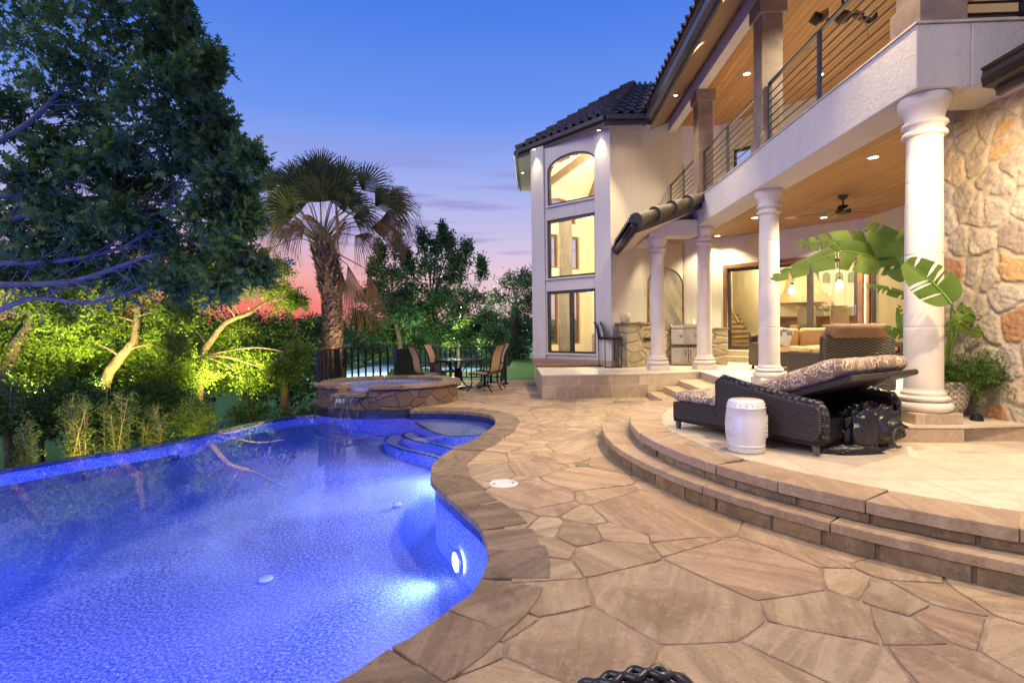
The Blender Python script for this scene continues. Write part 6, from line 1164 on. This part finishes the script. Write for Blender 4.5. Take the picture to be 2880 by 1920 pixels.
# landscape-lit trees beyond the vanishing edge
def onray(x, y, d): return CAM+ray(x, y)*d
t1 = [onray(292, 1090, 11), onray(330, 1015, 11), onray(375, 960, 11), onray(385, 890, 11.1), onray(400, 820, 11.2)]
b1 = onray(285, 1140, 11); tree('maple_tree', 'small tree with a pale crooked trunk, its leaves lit yellow green from below', b1-Vector((0, 0, .9)), t1, cl(11, [(380, 850, 90), (300, 830, 80), (450, 900, 70), (250, 890, 70), (420, 780, 70), (480, 980, 60), (330, 920, 60), (220, 960, 60), (500, 880, 50), (350, 760, 60), (260, 760, 60), (460, 700, 50), (180, 840, 60), (520, 800, 45), (400, 960, 45, .6), (340, 1000, 40, .7)]), .072, LITL, BARK, n=125, perl=14, r0=.10, seed=5, group='trees lit by garden spotlights')
t2 = [onray(565, 1020, 13.5), onray(600, 950, 13.5), onray(640, 905, 13.6), onray(700, 880, 13.8), onray(745, 850, 14)]
tree('maple_tree', 'spreading tree with pale forked limbs and a bright yellow low bough', onray(560, 1090, 13.5)-Vector((0, 0, .8)), t2, cl(13.6, [(560, 850, 60), (640, 810, 60), (720, 800, 60), (790, 830, 55), (830, 850, 32), (600, 760, 60), (700, 740, 60), (780, 760, 45), (640, 1030, 75), (720, 1020, 60), (560, 1050, 60), (780, 1050, 50), (680, 930, 50), (620, 940, 50), (560, 780, 50), (640, 720, 45), (520, 900, 50), (600, 1000, 50), (840, 1000, 45), (700, 1070, 50)]), .072, LITL, BARK, n=115, perl=14, r0=.075, seed=6, group='trees lit by garden spotlights')
tree('maple_tree', 'leaning tree at the left picture edge with olive lit leaves', onray(40, 1180, 10)-Vector((0, 0, .9)), [onray(20, 1100, 10), onray(30, 1000, 10), onray(80, 920, 10), onray(120, 850, 10)], cl(10, [(60, 830, 80), (140, 860, 70), (30, 930, 80), (150, 960, 60), (60, 1040, 70), (-20, 1000, 60), (120, 780, 60), (10, 760, 70), (180, 900, 50), (90, 1110, 60)]), .072, LITL, BARKD, n=120, perl=14, r0=.12, seed=7, group='trees lit by garden spotlights')
tree('bushy_tree', 'dark green bushy tree between the lit trees and the palm', onray(800, 1120, 16)-Vector((0, 0, .6)), [onray(800, 1060, 16), onray(800, 980, 16)], cl(16, [(760, 930, 60), (830, 930, 60), (860, 990, 60), (790, 1010, 70), (720, 990, 60), (860, 1060, 60), (740, 1070, 60), (810, 1090, 50), (880, 920, 40), (700, 920, 40)]), .09, HEDL, BARKD, n=85, perl=14, r0=.12, seed=8)
for i, (x, y, d, s_, lb) in enumerate([(60, 1120, 9.2, 75, 'dark leafy bush low at the left picture edge'), (200, 1110, 9.6, 75, 'dark leafy bush below the pale crooked trunk'), (340, 1130, 10, 70, 'dark round bush right of the crooked trunk'), (450, 1110, 10.6, 65, 'dark round bush below the yellow bough'), (700, 1150, 15.5, 50, 'low dark bush behind the bright feathery shrub')]):
    b_ = onray(x, y+90, d); tree('bush', lb, (b_.x, b_.y, min(b_.z, gz(b_.x, b_.y)+.2)), [onray(x, y+40, d), onray(x, y, d)], cl(d, [(x, y, s_, 0), (x-s_*.7, y+20, s_*.7, .2), (x+s_*.7, y+15, s_*.7, -.2), (x, y+60, s_, 0), (x-s_*.8, y+90, s_*.8, 0), (x+s_*.8, y+90, s_*.8, .1)]), .06, HEDL, BARKD, n=70, perl=13, r0=.05, seed=20+i, group='dark bushes below the vanishing edge', cat='bush', twigs=False)
for i, (x, y0, y1, d, wpx, lb) in enumerate([(70, 1290, 1180, 7.2, 28, 'thin spiky shrub nearest the left picture edge'), (215, 1285, 1115, 7.8, 45, 'tall spindly yellow green shrub at the pool edge left of center'), (330, 1265, 1120, 8.2, 40, 'second spindly shrub standing against dark bushes'), (430, 1250, 1150, 8.6, 32, 'short spindly shrub between two taller ones')]):
    b_ = onray(x, y0+30, d); o = thing('spindly_shrub', lb, 'shrub', b_-Vector((0, 0, .5)), 'spindly shrubs along the vanishing edge'); mb = MB(o.location); Vs = []; rr = random.Random(i+40)
    for k in range(9 if wpx > 30 else 5):
        tx = x+rr.uniform(-1, 1)*wpx; ty = y1+rr.uniform(0, 60); e = onray(tx, ty, d+rr.uniform(-.3, .3)); s0 = o.location+Vector((rr.uniform(-.1, .1), rr.uniform(-.1, .1), 0)); m_ = s0.lerp(e, .5)+Vector((rr.uniform(-.08, .08), 0, 0)); pth = catmull([s0, m_, e], 6); mb.tube(pth, [.009*(1-.7*j/12) for j in range(13)], 5)
        for q in range(3, 13):
            for _ in range(2): f = pth[q]+Vector((rr.uniform(-.14, .14), rr.uniform(-.1, .1), rr.uniform(.02, .12))); mb.tube([pth[q], f], [.004, .002], 3, cap=False); V, _, _ = sprays('', pth[q].lerp(f, .6), (.08, .08, .08), 4, .034, .018, None, None, None, (0, 0, .5), rr.randint(0, 9999), perl=5); Vs.append(V)
    mb.build('stems', simple('shrub_twig', (.24, .18, .08), .8), o); polys('leaves', np.concatenate(Vs), SHRL, o, off=o.location)
b_ = onray(545, 1245, 9.3); tree('feathery_shrub', 'bright pale yellow feathery shrub just beyond the pool edge', b_-Vector((0, 0, .3)), [onray(548, 1200, 9.3)], cl(9.3, [(545, 1170, 40, 0, 1, 1.4), (580, 1190, 34, 0, 1, 1.4), (510, 1200, 34, 0, 1, 1.4), (550, 1220, 48, 0, 1, 1)]), .05, SHRL, BARKD, n=170, perl=16, r0=.03, seed=50, cat='shrub', bias=(0, 0, 1.6), lw=.008)
# live oaks and dark trees beyond the railing
tr_ = [onray(1226, 1000, 21), onray(1232, 930, 21), onray(1222, 880, 21), onray(1215, 840, 21)]
tree('live_oak', 'spreading live oak with a forked dark trunk behind the patio table', (*onray(1224, 1040, 21)[:2], -1.0), tr_, cl(21, [(1210, 770, 55), (1160, 820, 50), (1270, 800, 55), (1330, 850, 50), (1230, 850, 50), (1290, 890, 45), (1150, 880, 45), (1370, 900, 40), (1200, 920, 45), (1340, 930, 40), (1110, 930, 40), (1100, 850, 40), (1190, 880, 40), (1240, 940, 40), (1310, 960, 35), (1180, 970, 35), (1260, 850, 45), (1390, 950, 35), (1130, 990, 30)])+cl(21, [(1190, 690, 20, 0, 1, 2.6), (1225, 720, 26, 0, 1, 2.2), (1265, 700, 18, 0, 1, 2.8), (1310, 720, 20, 0, 1, 2.6), (1245, 660, 9, 0, 1, 4), (1280, 750, 26, 0, 1, 2), (1355, 760, 16, 0, 1, 2.5), (1150, 760, 20, 0, 1, 2.2)]), .12, DRKL, BARKD, n=85, perl=13, r0=.17, seed=60, group='live oaks beyond the railing', bias=(0, 0, .6))
mb = MB(); 
tree('live_oak', 'slimmer live oak with wispy top shoots just right of the palm', (*onray(1120, 1030, 19)[:2], -1.0), [onray(1125, 980, 19), onray(1110, 900, 19), onray(1100, 840, 19)], cl(19, [(1100, 780, 45), (1060, 820, 40), (1140, 840, 40), (1085, 880, 45), (1050, 930, 40), (1120, 940, 45), (1010, 900, 35), (1030, 840, 35), (1090, 940, 40), (1060, 990, 35), (1150, 900, 35)])+cl(19, [(1070, 720, 20, 0, 1, 2.2), (1115, 700, 18, 0, 1, 2.6), (1140, 730, 14, 0, 1, 2.4), (1050, 760, 16, 0, 1, 2)]), .11, DRKL, BARKD, n=85, perl=13, r0=.09, seed=61, group='live oaks beyond the railing', bias=(0, 0, .6))
tree('live_oak', 'very dark dense live oak against the turret wall', (*onray(1440, 1010, 24)[:2], -.2), [onray(1445, 940, 24), onray(1450, 860, 24)], cl(24, [(1440, 800, 45), (1480, 790, 40), (1400, 850, 45), (1470, 870, 50), (1410, 920, 50), (1480, 940, 50), (1350, 940, 40), (1440, 970, 45), (1375, 985, 30), (1500, 840, 40), (1400, 985, 40), (1460, 990, 40)]), .11, DRKL, BARKD, n=95, perl=13, r0=.3, seed=62, group='live oaks beyond the railing')
tree('live_oak', 'low dark tree filling the gap behind the palm trunk', (*onray(960, 1040, 22)[:2], -1.2), [onray(960, 1000, 22), onray(965, 950, 22)], cl(22, [(900, 950, 40), (950, 960, 45), (1000, 950, 45), (1040, 980, 35), (930, 1000, 35), (980, 1010, 30), (880, 1000, 30)]), .10, DRKL, BARKD, n=80, perl=12, r0=.2, seed=63, group='live oaks beyond the railing')
for i, (x, y, d, s_, lb) in enumerate([(110, 1010, 11.5, 80, 'leafy olive lit understory bush at the far left behind the thin shrubs'), (250, 1010, 12.2, 75, 'leafy understory bush around the foot of the crooked trunk'), (440, 1030, 12.6, 75, 'leafy understory bush between the two lit trees'), (560, 1010, 15, 60, 'green understory bush behind the yellow bough'), (700, 1000, 17, 60, 'green understory bush under the forked limbs')]):
    b_ = onray(x, y+110, d); tree('bush', lb, (b_.x, b_.y, min(b_.z, gz(b_.x, b_.y)+.2)), [onray(x, y+50, d), onray(x, y, d)], cl(d, [(x, y, s_, 0), (x-s_*.8, y+10, s_*.8, .3), (x+s_*.8, y+5, s_*.8, -.3), (x, y+55, s_, 0), (x-s_*.8, y+70, s_*.8, 0), (x+s_*.8, y+70, s_*.8, .1), (x, y-45, s_*.6, .2)]), .065, LITL, BARKD, n=105, perl=13, r0=.05, seed=120+i, group='understory bushes among the lit trees', cat='bush', twigs=False)
tree('bush', 'yellow green bush glowing behind the dark live oak trunk', onray(1290, 1000, 27)-Vector((0, 0, .6)), [onray(1290, 960, 27), onray(1290, 930, 27)], cl(27, [(1290, 940, 28), (1250, 950, 26), (1330, 955, 26), (1270, 975, 26), (1310, 910, 24), (1220, 965, 22), (1150, 960, 26), (1100, 975, 24), (1060, 985, 20)]), .12, LITL, BARKD, n=50, perl=12, r0=.08, seed=140, group='understory bushes among the lit trees', cat='bush', twigs=False)
lamp('POINT', onray(1270, 930, 24.5), 1100, (1, 1, .45), size=.2, name='garden_and_fill_uplight')  # unseen lamp added to light the far bush
# far woods as one mass
rg = np.random.default_rng(5); Vs = []
for i in range(70):
    x = rg.uniform(-300, 1560); d = rg.uniform(38, 70); y = rg.uniform(925, 965); c = onray(x, y, d); V, _, _ = sprays('', c, (rg.uniform(2, 3.5), 2.5, rg.uniform(1.2, 2.0)), 60, .34, .2, None, None, None, (0, 0, .4), 900+i, perl=13); Vs.append(V)
for i in range(40):
    x = rg.uniform(-200, 900); d = rg.uniform(18, 26); y = rg.uniform(1000, 1120); c = onray(x, y, d); V, _, _ = sprays('', c, (rg.uniform(1, 1.8), 1.5, rg.uniform(.7, 1.1)), 60, .17, .1, None, None, None, (0, 0, .4), 1900+i, perl=13); Vs.append(V)
o = polys('far_woods', np.concatenate(Vs), m_leaf('woods_leaf', (.012, .03, .015), (.02, .045, .02), (.03, .06, .025), .1, .2)); o['kind'] = 'stuff'; tag(o, 'dark distant woods below the sunset sky', 'woods')
Vs = []; rg = np.random.default_rng(77)
for i in range(150):
    x = rg.uniform(-60, 880); d = rg.uniform(8.2, 17)
    c = onray(x, 1000, d); z_ = ground_z(c.x, c.y)
    if edge_x(c.y)-c.x < .35: continue
    V, _, _ = sprays('', (c.x, c.y, z_+.12), (.65, .65, .30), 26, .06, .032, None, None, None, (0, 0, .8), 3000+i, perl=12); Vs.append(V)
o = polys('undergrowth', np.concatenate(Vs), HEDL); o['kind'] = 'stuff'; tag(o, 'low leafy undergrowth covering the slope below the pool edge', 'undergrowth')
# grass tufts on the slope by the hot tub
rg = np.random.default_rng(8); n = 5000; px = rg.uniform(-8.5, -4.6, n); py = rg.uniform(9.5, 14, n); pz = np.array([ground_z(a, b) for a, b in zip(px, py)]); h = rg.uniform(.08, .3, n)*(1+.6*(rg.random(n) > .8)); a = rg.uniform(0, 2*PI, n); dx, dy = np.cos(a)*.008, np.sin(a)*.008; lx, ly = rg.normal(0, .08, n), rg.normal(0, .08, n)
V = np.stack([np.stack([px-dx, py-dy, pz-.02], 1), np.stack([px+dx, py+dy, pz-.02], 1), np.stack([px+lx, py+ly, pz+h], 1)], 1); o = polys('dry_grass', V, m_leaf('dry_grass_blade', (.10, .09, .03), (.14, .13, .05), (.08, .12, .03), .2, 1)); o['kind'] = 'stuff'; tag(o, 'dry grass tufts on the slope left of the hot tub', 'grass')
# ------------------------------------------------------------------ fan palm
pb_ = Vector((-5.2, 13.6, ground_z(-5.2, 13.6))); palm = thing('fan_palm', 'tall fan palm with drooping brown-tipped fronds behind the hot tub', 'palm tree', pb_)
top = onray(905, 690, 14.0); base_ = onray(933, 1070, 14.0); mid = onray(935, 900, 14.0)
TRK = catmull([pb_, base_.lerp(pb_, .3), base_, mid, onray(925, 780, 14), top], 8); k = len(TRK); mb = MB(pb_); mb.tube(TRK, [.27+.02*math.sin(i*1.3)-.04*i/k for i in range(k)], 18); PBK = simple('palm_trunk_bark', (.075, .05, .035), .95, 0, .5, 12, bump=1, bscale=22, bdist=.04); mb.build('trunk', PBK, palm, smooth=True)
mb = MB(pb_); rr = random.Random(3); acc = [0]
for i in range(1, k): acc.append(acc[-1]+(TRK[i]-TRK[i-1]).length)
tot = acc[-1]; TX, TYY, TZ_ = [np.interp(np.linspace(0, tot, 400), acc, [p[j] for p in TRK]) for j in range(3)]
for i in range(760):
    s_ = i/760; q = int(s_*399); a = i*2.39996+rr.uniform(-.2, .2); r = .245-.02*s_+(.05 if s_ > .72 else 0); ln = rr.uniform(.09, .16)*(1.5 if s_ > .72 else 1); w2 = rr.uniform(.05, .085); c = Vector((TX[q], TYY[q], TZ_[q])); od = Vector((math.cos(a), math.sin(a), 0)); td = Vector((-od.y, od.x, 0)); lift = rr.uniform(.35, .9) if s_ > .72 else rr.uniform(.15, .45)
    p0 = c+od*r; tip = p0+Vector((0, 0, ln))+od*ln*lift*(1 if rr.random() > .25 else -.2)
    mb.add([p0-td*w2-Vector((0, 0, .03)), p0+td*w2-Vector((0, 0, .03)), p0+td*w2*.7+od*.03+Vector((0, 0, ln*.6)), tip+td*w2*.25, tip-td*w2*.25, p0-td*w2*.7+od*.03+Vector((0, 0, ln*.6)), c+od*(r-.05)+Vector((0, 0, ln*.5))], [(0, 1, 2, 5), (5, 2, 3, 4), (2, 6, 3), (3, 6, 4), (4, 6, 5)])
mb.build('leaf_bases', m_slab('palm_boots', [(.07, .045, .03), (.12, .08, .05), (.05, .035, .03), (.19, .125, .08)], dark=(.035, .025, .02), bump=.5), palm)
GF = m_leaf('palm_frond_green', (.035, .06, .02), (.06, .09, .03), (.10, .10, .045), .25, 3); BFm = m_leaf('palm_frond_brown', (.22, .15, .08), (.30, .20, .10), (.13, .105, .055), .25, 3); PET = simple('palm_petiole', (.16, .17, .05), .6, 0, .3, 6)
def frond(end, R, aim, spread, mat, dead=False, seed=0, droopf=1.0, nseg=34, face=None):
    rr = random.Random(seed); end = Vector(end); s0 = top+Vector((0, 0, .0)); d = (end-s0); m1 = s0+d*.5+Vector((0, 0, .16*d.length if not dead else -.0)); pth = catmull([s0, m1, end], 6); mb = MB(pb_); mb.tube(pth, [.022-.0009*j for j in range(len(pth))], 6); pe = mb.build('petiole', PET, palm, smooth=True)
    aim = Vector(aim).normalized(); vv_ = (CAM-end).normalized(); fc = (Vector(face) if face else vv_+Vector((rr.uniform(-.5, .5), rr.uniform(-.5, .5), rr.uniform(0, .6)))).normalized(); side = aim.cross(fc).normalized(); mb = MB(pb_); m2 = MB(pb_)
    for i in range(nseg):
        t_ = -1+2*i/(nseg-1); a = t_*spread; dr = (aim*math.cos(a)+side*math.sin(a)).normalized(); L_ = R*(1-.16*abs(t_)**2)*rr.uniform(.9, 1.06); wd = L_*spread/nseg*1.5; perp = dr.cross(fc).normalized(); P = []
        for j, u in enumerate((0, .2, .42, .6, .75, .88, 1.0)):
            w_ = wd*(u*2.1 if u < .42 else (.88*(1-(u-.42)/.62)+.05)); dp = -droopf*L_*.62*max(0, u-.42)**1.7*(1.5+rr.uniform(-.5, .6)); c = end+dr*L_*u*(1-.25*max(0, u-.5)*droopf)+Vector((0, 0, dp))+fc*(.02*((i % 2)*2-1)*min(u*3, 1)); P.append((c-perp*w_*.5, c+fc*.012, c+perp*w_*.5))
        vs = [v for r in P for v in r]; mb.add(vs, [(q*3+s_, q*3+s_+1, q*3+s_+4, q*3+s_+3) for q in range(6) for s_ in (0, 1)])
        if rr.random() < .8: c = P[-2][1]; mb.tube([c, c+Vector((rr.uniform(-.03, .03), rr.uniform(-.03, .03), -.10)), c+Vector((rr.uniform(-.08, .08), rr.uniform(-.05, .05), -rr.uniform(.2, .42)))], .0035, 3, cap=False)
    mb.build('fan_leaf', mat, palm)
def PR(x, y, d=14.0): return onray(x, y, d)
FL = [((830, 620), (-.9, -.2, -.1), .6, .8, 1), ((980, 615), (.9, -.2, 0), .6, .8, 1), ((870, 640), (-.4, -.6, -.2), .5, 1.0, 2), ((945, 645), (.4, -.6, -.2), .5, 1.0, 2), ((1050, 575), (1, .2, .15), .85, .8, 1), ((765, 575), (-1, .2, .2), .85, .85, 1), ((760, 635), (-1, .1, -.05), .8, .6, 2), ((880, 560), (-.2, -.3, .8), .85, 1.2, 0), ((935, 560), (.2, -.3, .8), .85, 1.2, 0), ((905, 520), (0, 0, 1), .85, 1.0, 0), ((860, 545), (-.35, 0, 1), .85, 1.0, 0), ((950, 540), (.3, 0, 1), .8, 1.0, 0), ((800, 545), (-.8, 0, .75), .85, .95, 0), ((1000, 545), (.7, 0, .8), .8, .95, 0), ((770, 590), (-1, 0, .35), .85, .9, 1), ((1030, 585), (.95, 0, .5), .75, .9, 1), ((845, 600), (-.3, -.4, .3), .75, 1.2, 0), ((960, 600), (.3, -.4, .35), .75, 1.2, 1), ((905, 575), (.0, -.5, .6), .8, 1.3, 0),
      ((760, 615), (-1, 0, .12), .75, .7, 2), ((775, 650), (-1, 0, -.02), .75, .6, 2), ((1040, 625), (1, 0, .2), .75, .7, 2), ((1020, 640), (1, .1, -.05), .85, .6, 2), ((850, 640), (-.8, -.2, -.2), .6, .9, 2), ((985, 660), (.8, -.2, -.5), .55, .8, 2), ((800, 690), (-1, 0, -.55), .65, .42, 2), ((860, 600), (-.6, .5, .3), .8, 1.1, 0), ((970, 590), (.6, .6, .4), .8, 1.1, 0), ((820, 580), (-.7, .4, .6), .8, 1.0, 0), ((905, 630), (0, -.7, -.1), .55, 1.2, 2), ((940, 610), (.3, -.6, -.1), .55, 1.0, 2)]
for i, ((x, y), aim, R, sp, kd) in enumerate(FL):
    x = 900+(x-905)*1.24; y = 640+(y-640)*1.1; frond(PR(x, y, 14+(.35 if aim[1] > .2 else -.3 if aim[1] < -.1 else .1*((i*7) % 5-2))), R*1.36, aim, sp*1.12, GF if kd == 0 else (BFm if kd == 2 else GF if i % 2 else BFm), seed=i, droopf=.55 if kd == 0 else (1.0 if kd == 1 else 1.15))
for i, ((x, y), aim, R, sp) in enumerate([((978, 745), (.22, 0, -1), 1.55, .33), ((1034, 758), (.16, .1, -1), 1.45, .24), ((960, 760), (.05, .1, -1), 1.2, .25)]): frond(PR(x, y, 13.8), R, aim, sp, BFm, True, seed=70+i, droopf=.15, nseg=30)
# ------------------------------------------------------------------ sports court and its lamp
crt = structure(flat('sport_court', [(-13.5, 27.5), (-5.5, 25.5), (-2.5, 36), (-12, 41)], -.0, simple('pale_court_paint', (.42, .62, .58), .6)));
for o in (crt,): o.location = (0, 0, -1.22)
fn_ = thing('court_fence', 'thin dark mesh fence with posts round the pale court beyond the railing', 'fence', (-9, 25.2, -1.5)); mb = MB(fn_.location)
for i in range(9): mb.tube([(-13+i*1.15, 26.6-i*.36, -1.5), (-13+i*1.15, 26.6-i*.36, .6)], .03, 6)
mb.build('posts', BLKMET, fn_); mb = MB(fn_.location)
for z in (-.2, .55): mb.tube([(-13, 26.6, z), (-3.8, 23.7, z)], .02, 6)
mb.build('rails', BLKMET, fn_)
q = onray(1293, 868, 30); cl_ = thing('court_lamp', 'bright white court light glowing through the live oak', 'lamp post', (q.x, q.y, -1.5)); mb = MB(); mb.tube([(0, 0, 0), (0, 0, q.z+1.5)], .05, 8); mb.build('pole', BLKMET, cl_); mb = MB(); mb.lathe([(0, -.12), (.12, -.06), (.12, .06), (0, .12)], c=(0, -.1, q.z+1.5), n=16); mb.build('lamp_head', emit('court_light_glow', (.9, 1, .93), 60), cl_, smooth=True)
lamp('POINT', q+Vector((0, -.5, -.4)), 2600, (1, 1, .85), size=.3, name='court_light'); lamp('SPOT', (-8, 30, 5), 4500, (.9, 1, .95), (-8, 30, -1.5), .3, 80, .6, 'court_light')
# garden uplights; those on shrubs, palm and far trees are unseen and added
YL = (1.0, .80, .22)
def uplight(p, aim, pw, cone=100, col=YL): lamp('SPOT', p, pw, col, aim, .08, cone, .7, 'garden_and_fill_uplight')

def stake(p, aim, pw, cone, lb):
    o = thing('garden_spotlight', lb, 'spotlight', (p[0], p[1], ground_z(p[0], p[1])), 'garden spotlights on stakes'); h = p[2]-o.location.z; mb = MB(); mb.tube([(0, 0, 0), (0, 0, h-.06)], .012, 6); mb.build('stake', BLKMET, o); mb = MB(); mb.lathe([(0, -.06), (.04, -.06), (.05, .02), (.045, .02), (0, .0)], c=(0, 0, h), n=14); mb.build('head', BLKMET, o, smooth=True, auto=50); uplight((p[0], p[1], p[2]+.06), aim, pw, cone)
stake(onray(300, 1105, 9.0), onray(330, 830, 11.5), 1500, 70, 'small black garden spotlight on a stake below the crooked trunk'); stake(onray(30, 1090, 8.4), onray(70, 850, 10), 1000, 80, 'small black garden spotlight on a stake at the left picture edge'); stake(onray(600, 1120, 10.6), onray(650, 810, 14), 1900, 70, 'small black garden spotlight on a stake below the yellow bough'); uplight(onray(330, 1120, 10.4), onray(330, 900, 11.2), 350, 120); uplight(onray(650, 1170, 12.4), onray(660, 1000, 13.6), 900, 120); uplight(onray(600, 1140, 12.5), onray(680, 830, 14.2), 1500, 90); uplight(onray(100, 1120, 9.7), onray(90, 850, 10.3), 350); uplight(onray(545, 1280, 8.6), onray(548, 1180, 9.3), 90); uplight(onray(260, 1330, 7.2), onray(260, 1200, 8), 130, 120)
uplight(onray(1180, 1010, 17), onray(1220, 850, 21), 450, 120, (.85, 1, .45)); uplight((-4.2, 12.9, .1), onray(905, 640, 14), 420, 80, (1, .72, .4))

lamp('SPOT', (-5.0, 4.2, -.25), 500, (.06, .16, 1.0), (-6.9, 7.5, 3.6), .1, 60, .6, 'pool_and_fill_spot'); lamp('SPOT', (-3.2, 8.9, -.16), 500, (.10, .20, 1.0), (-5.0, 8.6, 3.2), .1, 110, .6, 'pool_and_fill_spot')  # unseen blue spots without fixtures, added to turn the oak limbs blue
